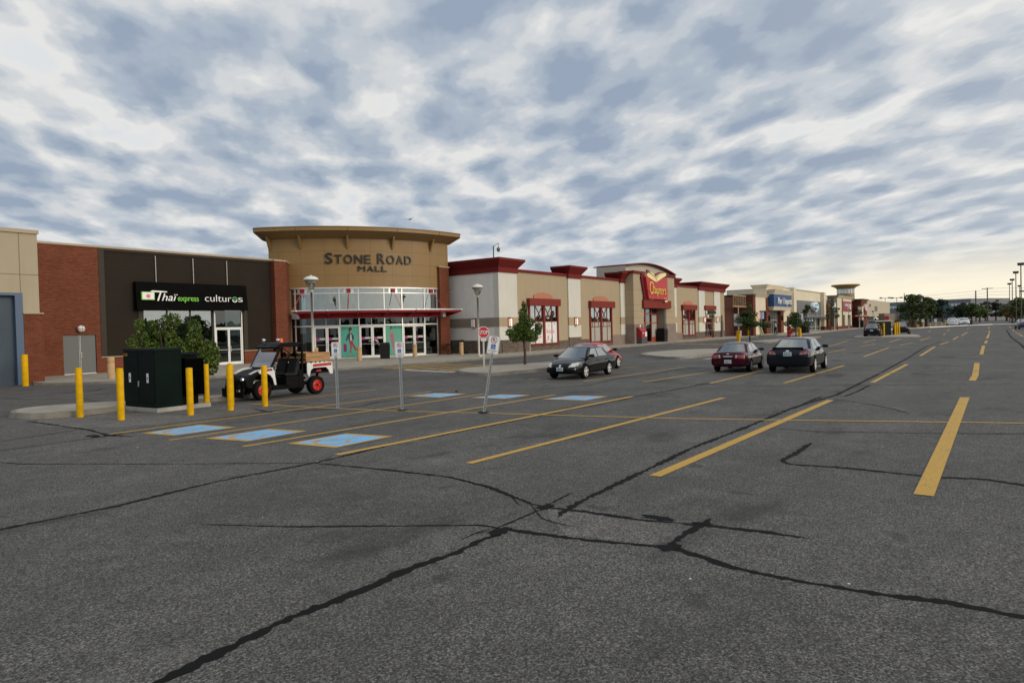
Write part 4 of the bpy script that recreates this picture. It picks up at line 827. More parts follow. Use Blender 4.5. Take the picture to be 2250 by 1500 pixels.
# corner cafe entrance, drain pipe
bx('window_lintel', rust, 89.7, 94.0, BY - .22, BY + .2, 3.92, 4.5)
doors(k_, 90.15, 93.55, BY + .3, .1, 2.1, 2.75, mat('entrance_red', (.3, .05, .03)), gl_dark)
bx('tan_wall', tan, 90.1, 93.6, BY + .25, BY + .5, 2.78, 3.92)
g = MB(); g.tube([(96.6, BY - .1, .1), (96.6, BY - .1, 2.3)], .22, 10); g.tube([(96.6, BY - .1, 2.3), (96.6, BY - .1, 3.2)], .12, 8); link('drain_pipe', g, copg, k_)
sg = thing('cafe_sign', 'small dark green two line sign over the corner door of the bookstore', 'sign', (92, BY, 3.3))
g = MB(); put_text(g, 'STARBUCKS', (90.7, BY - .03, 3.40), (1, 0, 0), (0, 0, 1), (0, -1, 0), 3.5, .40, .08); link('sign_letters', g, mat('dark_sign_green', (.012, .055, .02), .5), sg)
g = MB(); put_text(g, 'COFFEE', (91.35, BY - .03, 2.86), (1, 0, 0), (0, 0, 1), (0, -1, 0), 2.2, .36, .08); link('sign_letters', g, mat('dark_sign_green', (0, 0, 0)), sg)
g = MB(); g.box(90.25, 90.6, BY - .1, BY - .02, 3.42, 3.78).box(90.8, 91.2, BY - .1, BY - .02, 2.88, 3.22); link('sign_badge', g, signw, sg)
# the red book sign
s = thing('book_sign', 'large red sign shaped like an open book with cream pages and yellow lettering', 'sign', (71, 31.2, 6))
cov = mat('book_red', (.42, .022, .024), .45, var=.06); covd = mat('book_dark_red', (.15, .006, .010), .5); page = mat('book_page', (.80, .66, .34), .5); ylet = mat('yellow_letter', (.85, .62, .16), .4)
S_ = lambda pts, y, d: (pts, (0, y, 0), (1, 0, 0), (0, 0, 1), (0, -1, 0), d)
g = MB(); g.slab(*S_([(68.05, 7.30), (68.75, 4.92), (73.85, 4.88), (73.88, 7.45), (70.64, 6.93)], 31.3, .30)); bk = link('book_cover', g, cov, s)
g = MB(); g.slab(*S_([(67.55, 7.2), (68.35, 4.86), (68.75, 4.86), (73.9, 4.82), (73.9, 7.45), (73.45, 8.02), (72.4, 8.02), (71.3, 7.78), (70.64, 7.35), (70.1, 7.85), (69.3, 8.12), (68.95, 8.1), (68.95, 7.8), (68.3, 7.88), (67.8, 7.75)], 31.42, .12)); link('book_back', g, covd, s, bk)
g = MB(); g.slab(*S_([(68.28, 7.65), (68.35, 7.3), (70.6, 6.78), (70.62, 7.05), (69.9, 7.42), (68.9, 7.68)], 31.29, .34)); g.slab(*S_([(69.2, 7.85), (69.25, 7.72), (70.15, 7.45), (70.6, 7.12), (70.63, 7.18), (70.1, 7.62)], 31.29, .34)); link('book_pages', g, page, s, bk)
g = MB(); g.slab(*S_([(70.68, 6.80), (73.4, 7.62), (73.35, 7.93), (72.5, 7.86), (71.5, 7.60), (70.85, 7.22)], 31.29, .34)); link('book_pages', g, page, s, bk)
g = MB(); put_text(g, 'C', (68.85, 30.99, 5.42), (1, 0, 0), (0, 0, 1), (0, -1, 0), .72, 1.42, .10, bold=-.018); put_text(g, 'h', (69.66, 30.99, 5.46), (1, 0, 0), (0, 0, 1), (0, -1, 0), .50, 1.32, .10, bold=-.018); put_text(g, 'apters', (70.22, 30.99, 5.47), (1, 0, 0), (0, 0, 1), (0, -1, 0), 2.95, .98, .10, bold=-.018); link('book_lettering', g, ylet, s, bk)
g = MB(); g.box(73.0, 73.7, 30.97, 31.0, 4.62, 4.78); put_text(g, 'BOOKS', (72.9, 31.0, 4.98), (1, 0, 0), (0, 0, 1), (0, -1, 0), .7, .11, .02); link('book_small_print', g, page, s, bk)
# sconces
def sconce(x, y, label, front=True):
    o = thing('wall_sconce', label, 'wall lamp', (x, y, 2.6), 'bookstore wall sconces')
    e = .13
    g = MB(); g.box(x - .22, x + .22, y - .04, y, 2.18, 2.98); link('sconce_plate', g, rust, o)
    g = MB(); g.box(x - .16, x + .16, y - .20, y - .04, 2.26, 2.88); link('sconce_shade', g, mat('sconce_glow', (1.0, .72, .60), .5, emit=.55), o, bevel=.03)
    g = MB(); [g.box(x - .20, x + .20, y - .23, y - .03, z, z + .045) for z in (2.20, 2.88)]; [g.box(x + a, x + a + .03, y - .22, y - .19, 2.245, 2.88) for a in (-.18, .15)]; link('sconce_cage', g, rust, o)
sconce(44.85, BY, 'lit sconce on the corner pilaster behind the young tree'); sconce(55.45, BY - .012, 'lit sconce on the cream pilaster between the two left windows'); sconce(66.6, BY - .012, 'lit sconce beside the red drop box'); sconce(89.6, BY - .012, 'lit sconce just left of the corner cafe door'); sconce(94.6, BY - .012, 'lit sconce just right of the corner cafe door')
o = thing('wall_sconce', 'sconce on the shaded side wall behind the stop sign', 'wall lamp', (43.47, 35.1, 2.6), 'bookstore wall sconces')
g = MB(); g.box(43.43, 43.47, 34.9, 35.3, 2.2, 2.98); link('sconce_plate', g, rust, o)
g = MB(); g.box(43.27, 43.43, 34.95, 35.25, 2.26, 2.9); link('sconce_shade', g, mat('sconce_pale', (.75, .74, .72), .5), o)
g = MB(); [g.box(43.24, 43.44, 34.92, 35.28, z, z + .045) for z in (2.2, 2.9)]; link('sconce_cage', g, rust, o)
# rooftop camera and antenna
o = thing('roof_camera', 'dome camera hanging from a bent mast on the bookstore roof corner', 'camera', (44.3, 33.4, 7.7))
g = MB(); g.tube([(44.1, 33.4, 7.5), (44.1, 33.4, 8.75), (44.55, 33.2, 9.05)], .03, 6).tube([(44.3, 33.5, 7.5), (44.3, 33.5, 8.85)], .02, 6).tube([(44.55, 33.2, 9.05), (44.55, 33.2, 8.7)], .02, 6); link('mast', g, blkm, o)
g = MB(); g.lathe([(.001, .22), (.10, .18), (.15, .08), (.15, 0), (.12, -.10), (.06, -.16), (.001, -.18)], (44.55, 33.2, 8.5), 14); link('camera_dome', g, copg, o, smooth=60)
o = thing('roof_antenna', 'short antenna pipe on the bookstore roof left of the arched gable', 'antenna', (68.5, 35.6, 6.6)); g = MB(); g.tube([(68.5, 35.6, 6.2), (68.5, 35.6, 7.95)], .10, 6); link('pipe', g, galv, o); g = MB(); g.tube([(68.5, 35.6, 7.95), (68.5, 35.6, 8.5)], .03, 5); link('tip', g, galv, o)
# ------------------------------------------------------------------ service court with truss screen
b = thing('service_court_wall', 'dark brown brick wall behind an open timber truss screen, right of the bookstore', 'wall', (103, 31, 0))
g = MB(); g.box(98.45, 109.5, 33.2, 33.6, 0, 5.9); link('brick_wall', g, brick('deep_brown_brick', (.085, .032, .024), (.115, .045, .034), (.10, .06, .05), .24, .085, .008), b)
g = MB(); g.box(98.4, 107.6, 31.3, 31.5, 4.35, 4.55).box(98.4, 107.6, 31.3, 31.5, 5.95, 6.13)
for i in range(12): x = 98.6 + i * .80; g.box(x, x + .12, 31.33, 31.47, 4.55, 5.95)
link('truss_frame', g, mat('truss_timber', (.30, .21, .115), .8, var=.1), b)
g = MB(); g.tube([(98.6, 31.28, 5.7), (101.5, 31.28, 5.0), (103, 31.28, 4.85), (104.5, 31.28, 5.0), (107.4, 31.28, 5.6)], .05, 5); link('truss_cable', g, copg, b)
g = MB(); g.tube([(100.2, 31.2, 0), (100.2, 31.2, 4.35)], .09, 8); link('truss_post', g, coping, b)
g = MB(); g.lathe([(.001, .85), (.42, .85), (.42, 0)], (100.2, 31.2, .06), 12); link('post_footing', g, concl, b)
# ------------------------------------------------------------------ home goods store with the blue fascia
QY = 30.3; sc_ = QY / 29
xx = lambda x: x * sc_
zz_ = lambda z: 2.1 + (z - 2.1) * sc_
b = thing('blue_fascia_store', 'cream store with brick piers, stepped cornices and a blue sign box over its doors', 'building', (115, QY, 0))
def B(name, m, x0, x1, y0, y1, z0, z1, parent=None): g = MB(); g.box(xx(x0), xx(x1), y0, y1, zz_(z0), zz_(z1)); return link(name, g, m, b, parent)
B('cream_wall', cream2, 101.3, 103.1, QY, QY + 8, -.2, 5.75); B('cream_wall', cream2, 103.1, 106.5, QY, QY + 8, 3.77, 5.75); B('cream_wall', cream2, 116.6, 121.9, QY + .05, QY + 6, -.2, 5.75)
B('brick_corner', bred, 100.2, 101.3, QY + .05, QY + 8, -.2, 5.85)
g = MB(); z0, z1 = zz_(5.7), zz_(6.15); g.prism([(xx(101.2), QY), (xx(107), QY), (xx(107), QY + 8), (xx(101.2), QY + 8)], z0, z1, top=[(xx(99.9), QY - .5), (xx(107), QY - .5), (xx(107), QY + 8), (xx(99.9), QY + 8)]); link('stepped_cornice', g, cream2, b)
B('tower_wall', cream2, 106.9, 116.4, QY + .05, QY + 2.0, 5.75, 7.25)
g = MB(); z0, z1 = zz_(7.2), zz_(7.78); x0, x1 = xx(106.85), xx(116.45); g.prism([(x0, QY), (x1, QY), (x1, QY + 2.1), (x0, QY + 2.1)], z0, z1, top=[(x0 - .4, QY - .4), (x1 + .6, QY - .4), (x1 + .6, QY + 2.4), (x0 - .4, QY + 2.4)]); link('stepped_cornice', g, cream2, b)
sp_ = B('sign_support', cream2, 107.5, 118.3, QY - 1.0, QY + 1, 6.3, 6.85)
g = MB(); y1 = QY + 1; z0, z1 = zz_(3.85), zz_(4.4)
for ya, z0, z1, s0, s1 in ((0, 3.85, 4.4, .3, 0), (0, 6.45, 7.0, 0, .35)):
    g.prism([(xx(107.5) + s0, QY - 1.05 + s0), (xx(118.3) - s0, QY - 1.05 + s0), (xx(118.3) - s0, y1), (xx(107.5) + s0, y1)], zz_(z0), zz_(z1), top=[(xx(107.5) - s1, QY - 1.05 - s1), (xx(118.3) + s1, QY - 1.05 - s1), (xx(118.3) + s1, y1), (xx(107.5) - s1, y1)])
link('sign_cornice', g, cream2, b)
g = MB(); g.box(xx(107.5) + .05, xx(118.3) - .05, QY - 1.0, QY + 1, zz_(4.4), zz_(6.32)); link('sign_box', g, mat('fascia_blue', (.010, .055, .17), .5, var=.08), b)
for x0, x1 in ((106.5, 108.6), (114.9, 116.6)): B('brick_pier', bred, x0, x1, QY - .1, QY + 1.2, -.2, 5.75 if x0 < 110 else 3.8)
B('brick_pier', bred, 119.2, 120.2, QY - .05, QY + .4, -.2, 3.0)
g = MB(); g.box(xx(108.6), xx(114.9), QY + .6, QY + .62, .1, zz_(3.8)); gw = link('entrance_glass', g, gl_dark, b)
g = MB(); [g.box(xx(x), xx(x) + .12, QY + .5, QY + .7, .1, zz_(3.8)) for x in (108.6, 110, 111.3, 112.5, 113.7, 114.75)]; g.box(xx(108.7), xx(114.8), QY + .51, QY + .69, 2.25, 2.4); link('entrance_frame', g, alum, b, gw)
for x0, x1 in ((103.1, 106.5), (116.6, 119.2)):
    g = MB(); g.box(xx(x0), xx(x1), QY + .25, QY + .27, .1, zz_(3.8)); wv = link('display_window', g, gl_dark, b)
    h_ = (x1 - x0) / 2
    for j, (m_, wd) in enumerate(((mat('banner_red', (.42, .03, .05), .6), 'SALE'), (mat('banner_blue', (.03, .12, .32), .6), 'OPEN'))):
        g = MB(); g.box(xx(x0 + j * h_ + .15), xx(x0 + j * h_ + h_ - .15), QY + .20, QY + .23, zz_(2.5), zz_(3.7)); bn = link('window_banner', g, m_, b, wv)
        g = MB(); [g.box(xx(x0 + j * h_ + .45), xx(x0 + j * h_ + h_ - .5), QY + .17, QY + .20, zz_(z), zz_(z + .14)) for z in (2.65, 2.95, 3.3)]; link('banner_print', g, signw, b, wv)
    g = MB(); g.box(xx(x0 + h_) - .06, xx(x0 + h_) + .06, QY + .15, QY + .3, .1, zz_(3.8)); link('window_mullion', g, alum, b, wv)
B('interior_wall', inter, 103, 119, QY + 3, QY + 3.1, -.1, 3.8); B('plinth', concl, 101, 121.5, QY - .13, QY - .1, -.2, .25)
s = thing('store_lettering', 'white raised letters on the blue sign box', 'sign', (xx(114), QY - 1, 5.3)); g = MB(); put_text(g, 'Pier 1 Imports', (xx(109.4), QY - 1.08, zz_(4.85)), (1, 0, 0), (0, 0, 1), (0, -1, 0), xx(8.3), 1.05, .10, bold=0); link('sign_letters', g, letw, s)
for x in (107.7, 115.3):
    o = thing('wall_lantern', 'black lantern on the %s brick pier of the blue fascia store' % ('left' if x < 110 else 'right'), 'wall lamp', (xx(x), QY - .1, 2.6))
    g = MB(); g.box(xx(x) - .2, xx(x) + .2, QY - .35, QY - .1, 2.25, 2.9); link('lantern_body', g, blkm, o); g = MB(); g.prism([(xx(x) - .26, QY - .4), (xx(x) + .26, QY - .4), (xx(x) + .26, QY - .1), (xx(x) - .26, QY - .1)], 2.9, 3.05, top=[(xx(x) - .1, QY - .25), (xx(x) + .1, QY - .25), (xx(x) + .1, QY - .1), (xx(x) - .1, QY - .1)]); link('lantern_cap', g, blkm, o)
# ------------------------------------------------------------------ grey clad store with the round sign
b = thing('grey_clad_store', 'cream store with a grey metal facade panel and two tall end fins', 'building', (140, 30, 0))
def B2(name, m, *a, parent=None): g = MB(); g.box(*a); return link(name, g, m, b, parent)
B2('cream_wall', cream2, 122, 153.5, 30.3, 40, 5.9, 7.75); B2('cream_wall', cream2, 126, 130.5, 30.3, 40, 0, 5.9); B2('cream_wall', cream2, 151.2, 153.5, 30.3, 40, .0, 5.9)
B2('tall_fin', cream2, 127.0, 128.9, 29.7, 32, .8, 8.05); B2('tall_fin', cream2, 151.8, 153.6, 29.6, 32, .8, 7.9)
B2('fin_base', bred, 126.9, 129.0, 29.6, 32, 0, .8); B2('fin_base', bred, 151.4, 154.2, 29.5, 32, 0, .85)
g = MB(); g.box(122, 127, 31, 40, 7.75, 7.9).box(128.9, 151.8, 30.2, 40, 7.75, 7.9); link('coping', g, coping, b)
B2('metal_panel', siding('grey_metal_panel', (.135, .14, .15), 1.25, .02, .45, True, .7), 130.5, 151.2, 30.1, 30.5, 2.8, 5.9)
g = MB(); g.box(130.5, 151.2, 30.6, 30.62, .1, 2.7); wv = link('shop_window', g, gl_clear, b)
g = MB(); [g.box(x, x + .15, 30.5, 30.7, .1, 2.7) for x in np.arange(130.5, 151.3, 2.3)]; g.box(130.6, 151.2, 30.51, 30.69, .8, .95).box(130.6, 151.2, 30.51, 30.69, .1, .25); link('window_frame', g, galv, b, wv)
g = MB(); g.box(130.4, 153.9, 28.7, 30.1, 2.55, 2.8); link('entrance_canopy', g, mat('canopy_grey', (.075, .078, .085), .5), b); g = MB(); [g.box(x, x + .7, 28.66, 28.7, 2.85, 3.1) for x in np.arange(131, 151, 1.6)]; link('canopy_letters', g, galv, b)
B2('interior_wall', inter, 130, 152, 33, 33.1, .1, 3); B2('pink_display', mat('display_pink', (.30, .06, .08), .7), 147.6, 150, 30.9, 31, .9, 2.3)
s = thing('round_sign', 'big round pale blue sign on the grey metal facade', 'sign', (144, 30, 4.8)); g = MB(); g.lathe([(.001, 29.45), (1.55, 29.45), (1.72, 29.5), (1.72, 30.1)], (143.9, 0, 4.77), 28, 'y'); g.k = 0
for q in range(len(g.v)): v_ = g.v[q]; g.v[q] = (143.9 + (v_[0] - 143.9) * 1.45, v_[1], 4.77 + (v_[2] - 4.77) * .56)
o_d = link('sign_disc', g, mat('disc_pale', (.62, .74, .80), .4), s, smooth=40)
g = MB(); [g.box(143.9 + x0, 143.9 + x1, 29.40, 29.44, 4.77 + z0, 4.77 + z1) for x0, x1, z0, z1 in ((-1.5, -.2, .18, .55), (.2, 1.4, .2, .62), (-1.5, 1.5, -.62, -.3), (-1.7, -.9, -.15, .1))]; link('sign_emblem', g, mat('emblem_blue', (.12, .38, .56), .4), s, o_d)
# ------------------------------------------------------------------ corner row with the red sign
b = thing('corner_row_store', 'beige cornered store with black shopfront, brick base and a red sign panel', 'building', (165, 29, 0))
B2('cream_wall', cream2, 162.4, 168.4, 29.0, 40, .75, 6.9); B2('cream_wall', cream2, 168.4, 180.1, 29.05, 40, 3.25, 6.9); B2('cream_wall', cream2, 171.5, 175, 29.05, 40, .75, 3.25); B2('cream_wall', cream2, 178.8, 180.1, 29.05, 40, .75, 3.25)
B2('side_wall', cream2, 153.6, 162.4, 30.8, 40, 5.8, 6.9)
g = MB(); g.prism([(162.4, 29.0), (180.1, 29.0), (180.1, 40), (162.4, 40)], 6.9, 7.5, top=[(161.2, 28.4), (181.4, 28.4), (181.4, 40), (161.2, 40)]); g.prism([(153.6, 30.8), (162.4, 30.8), (162.4, 40), (153.6, 40)], 6.9, 7.3); link('cornice', g, cream2, b)
B2('black_shopfront', mat('shopfront_black', (.018, .017, .015), .5), 154.6, 162.4, 29.9, 31, .1, 5.75); B2('olive_panel', mat('olive_panel', (.085, .078, .055), .7), 160.2, 162.4, 29.3, 29.9, .1, 6.8); B2('brick_pier', bred, 153.8, 155.2, 29.2, 31, .1, 5.4)
g = MB(); g.box(156, 160, 29.8, 29.9, .6, 3.4); link('shop_window', g, gl_clear, b)
B2('brick_base', bred, 154.6, 180.2, 28.9, 40, 0, .75)
for x0, x1 in ((168.6, 171.5), (175, 178.8)): B2('shop_window', gl_dark, x0, x1, 29.3, 29.35, .75, 3.25); B2('interior_wall', inter, x0, x1, 30.2, 30.3, .75, 3.25)
g = MB(); g.tube([(167.6, 28.9, 0), (167.6, 28.9, 6.9)], .14, 6); link('drain_pipe', g, copg, b)
s = thing('red_panel_sign', 'square dark red sign with white letters on the beige corner store', 'sign', (174, 29, 5)); g = MB(); g.box(168.5, 179.0, 28.9, 29.05, 4.02, 6.32); q_ = link('sign_panel', g, mat('sign_crimson', (.25, .008, .028), .5), s)
g = MB(); put_text(g, 'SIRENS', (170.2, 28.88, 5.22), (1, 0, 0), (0, 0, 1), (0, -1, 0), 7.6, .58, .05, bold=.004); g.box(173.2, 177, 28.84, 28.9, 4.65, 4.95).box(177.0, 177.8, 28.84, 28.9, 4.5, 5.8); link('sign_letters', g, letw, s, q_)
s = thing('black_front_sign', 'white round badge and gold letters on the black shopfront', 'sign', (159, 29.8, 5)); g = MB(); put_text(g, 'LIDS', (155.2, 29.86, 4.9), (1, 0, 0), (0, 0, 1), (0, -1, 0), 4.2, .6, .05, bold=.004); link('sign_letters', g, mat('dull_gold', (.22, .17, .07), .4), s); g = MB(); g.lathe([(.001, 29.2), (.55, 29.2), (.55, 29.3)], (161.3, 0, 5.3), 14, 'y'); link('sign_badge', g, signw, s)
# ------------------------------------------------------------------ second rotunda
b = thing('far_round_tower', 'distant round tan tower with a glazed band and a wide flat cap', 'building', (214, 36, 0)); TX, TY = 214.0, 36.0
g = MB(); g.lathe([(2.3, 0), (2.3, 9.55)], (TX, TY, 0), 32).lathe([(2.3, 10.85), (2.35, 11.2)], (TX, TY, 0), 32); link('drum_wall', g, gold, b, smooth=50)
g = MB(); g.lathe([(2.2, 9.5), (2.2, 10.9)], (TX, TY, 0), 32); gw = link('glazed_band', g, gl_clear, b, smooth=50)
g = MB(); [g.box(TX + 2.24 * math.cos(a) - .06, TX + 2.24 * math.cos(a) + .06, TY + 2.24 * math.sin(a) - .06, TY + 2.24 * math.sin(a) + .06, 9.5, 10.9) for a in np.linspace(0, 2 * math.pi, 16, endpoint=False)]; link('band_mullion', g, alum, b, gw)
g = MB(); g.lathe([(.001, 9.4), (2.1, 9.4)], (TX, TY, 0), 24); link('band_floor', g, inter, b)
g = MB(); g.lathe([(2.35, 11.0), (2.8, 11.4), (3.72, 11.75), (3.78, 11.95), (3.6, 12.12), (.001, 12.15)], (TX, TY, 0), 36); link('flat_cap', g, gold, b, smooth=40)
B2('entrance_wall', gold, 181, 192, 33.5, 34, 4.6, 7.4)
g = MB(); g.box(181, 192, 33.6, 33.62, .1, 4.6); gw = link('entrance_glass', g, gl_dark, b); g = MB(); [g.box(x, x + .25, 33.5, 33.7, .1, 4.6) for x in (181.4, 184, 187, 190)]; g.box(181.5, 190, 33.51, 33.69, 2.4, 2.65); link('entrance_frame', g, alum, b, gw)
g = MB(); g.box(180.5, 201, 28.3, 29.9, 2.75, 3.05); link('entrance_canopy', g, redm, b); g = MB(); g.box(180.5, 201, 28.25, 28.3, 2.98, 3.12); link('canopy_edge', g, alum, b)
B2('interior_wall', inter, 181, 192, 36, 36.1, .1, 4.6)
# ------------------------------------------------------------------ brick end block, plain flank, low wall
b = thing('brick_end_store', 'red brick corner store ending in a long plain cream flank wall', 'building', (200, 29, 0))
B2('brick_wall', bred, 193.9, 202.7, 29, 40, .1, 6.85); B2('brick_wall', brick('shaded_red_brick', (.13, .035, .026), (.17, .05, .036), (.18, .1, .08), .3, .1), 186.5, 193.9, 31, 40, .1, 6.85)
g = MB(); g.prism([(193.9, 29), (202.7, 29), (202.7, 40), (193.9, 40)], 6.85, 7.35, top=[(192.6, 28.4), (202.9, 28.4), (202.9, 40), (192.6, 40)]); g.box(186.5, 193.9, 30.5, 40, 6.85, 7.25); link('cornice', g, copg, b)
B2('cream_pier', cream2, 192.4, 194.3, 28.6, 29.6, .1, 5.4)
B2('flank_wall', mat('flank_stucco', (.43, .375, .28), .9, var=.06), 202.9, 249, 29, 45, 2.8, 7.4); B2('flank_base', mat('flank_dark', (.07, .062, .05), .8), 203, 224, 30.2, 45, 0, 2.8)
g = MB(); g.box(216.6, 221.2, 28.9, 29, 4.4, 5.7); link('louvre', g, mat('louvre_grey', (.10, .10, .115), .5), b); g = MB(); g.box(207.4, 208, 28.8, 29, 5.5, 6.2); link('flank_lamp', g, blkm, b)
B2('low_wall', mat('low_wall_taupe', (.155, .13, .10), .85, var=.1), 224.3, 252, 27.5, 29, 0, 3.68)
s = thing('round_red_sign', 'round white and red sign on the brick end store', 'sign', (199.4, 29, 5.2)); g = MB(); g.lathe([(.001, 28.6), (1.0, 28.6), (1.0, 29)], (0, 0, 0), 24, 'y'); g.v = [(199.4 + x * 2.6, y, 5.2 + z * .92) for x, y, z in g.v]; q_ = link('sign_disc', g, signw, s)
g = MB(); ring_arc(g, 0, 0, .72, .9, 0, 360, 28.59, .02, 28); g.v = [(199.4 + x * 2.6, y, 5.2 + z * .92) for x, y, z in g.v]; g.box(198, 200.8, 28.57, 28.59, 5.1, 5.35); link('sign_ring', g, signr, s, q_)
# ------------------------------------------------------------------ office block beyond the lot, and farther roofs
p0, p1 = Vector((446, 52, 0)), Vector((420, 12.4, 0)); b = thing('office_building', 'long grey clad office building with a strip of teal windows beyond the car park', 'building', tuple((p0 + p1) / 2))
dv = (p1 - p0).normalized(); nv = Vector((-dv.y, dv.x, 0)); nv = nv if nv.x > 0 else -nv; Lq = (p1 - p0).length
def quad_(a, c, dpt): A, C = p0 + dv * a, p0 + dv * c; D, E_ = C + nv * dpt, A + nv * dpt; return [(q.x, q.y) for q in (A, C, D, E_)]
g = MB(); g.prism(quad_(-6, Lq, 30), 0, 11.4); link('clad_wall', g, officew, b)
for i in range(26):
    a = -4 + i * 1.95
    if 27 < a < 33: continue
    g = MB(); A, C = p0 + dv * a - nv * .15, p0 + dv * (a + 1.55) - nv * .15; g.prism([(A.x, A.y), (C.x, C.y), (C.x + nv.x * .1, C.y + nv.y * .1), (A.x + nv.x * .1, A.y + nv.y * .1)], 7.9, 9.3); link('strip_window', g, gl_teal, b)
A = p0 + dv * 27; g = MB(); g.slab([(0, 3.2), (10.5, 3.2), (10.5, 4.6), (8, 5.6), (7.2, 8.5), (5.2, 11.3), (3.2, 8.5), (2.4, 5.8), (0, 4.6)], A - nv * 3, dv, (0, 0, 1), nv, 3); link('gable_porch', g, mat('porch_teal', (.06, .14, .15), .4), b)
g = MB(); put_text(g, 'MOVATI', A + dv * 1.0 - nv * 3.05 + Vector((0, 0, 3.5)), dv, (0, 0, 1), -nv, 8, 1.1, .1, bold=.005); link('porch_sign', g, mat('porch_red', (.45, .03, .05), .5), b)
def far_block(label, a, c, h, lo_, hi_, m, roof=None):
    a, c = Vector(a), Vector(c)
    o = thing('far_building', label, 'building', ((a.x + c.x) / 2, (a.y + c.y) / 2, 0)); g = MB(); g.prism([(a.x, a.y), (c.x, c.y), (c.x + 25, c.y), (a.x + 25, a.y)], 0, h); link('wall', g, m, o)
    g = MB(); g.prism([(a.x - .2, a.y + .2), (c.x - .2, c.y - .2), (c.x + 25, c.y), (a.x + 25, a.y)], h + .01, h + .9); link('parapet', g, roof or coping, o)
    n = 9
    for i in range(n):
        A, C = a.lerp(c, (i + .1) / n), a.lerp(c, (i + .9) / n); g = MB(); g.prism([(A.x - .25, A.y), (C.x - .25, C.y), (C.x - .1, C.y), (A.x - .1, A.y)], lo_, hi_); link('window', g, gl_clear, o)
far_block('far low building with a long pale glass front, right of the utility poles', (585.6, 8.5), (592.6, -1.1), 11.2, 5.6, 9.0, mat('far_tan', (.30, .24, .19), .9))
far_block('far grey wing joining the office building, behind the utility poles', (554.9, 16.9), (562.0, 7.2), 11.7, 5.4, 9.3, officew, officew)
far_block('far brown topped block above the grey wing', (676.5, 19.4), (681.3, 12.7), 15.7, 13.3, 14.8, mat('far_brown', (.22, .17, .13), .9))
far_block('small dark rooftop block far right', (783.9, 7.2), (788.1, 1.3), 16.4, 14.2, 15.6, mat('far_slate', (.07, .075, .085), .9), mat('far_slate', (0, 0, 0)))
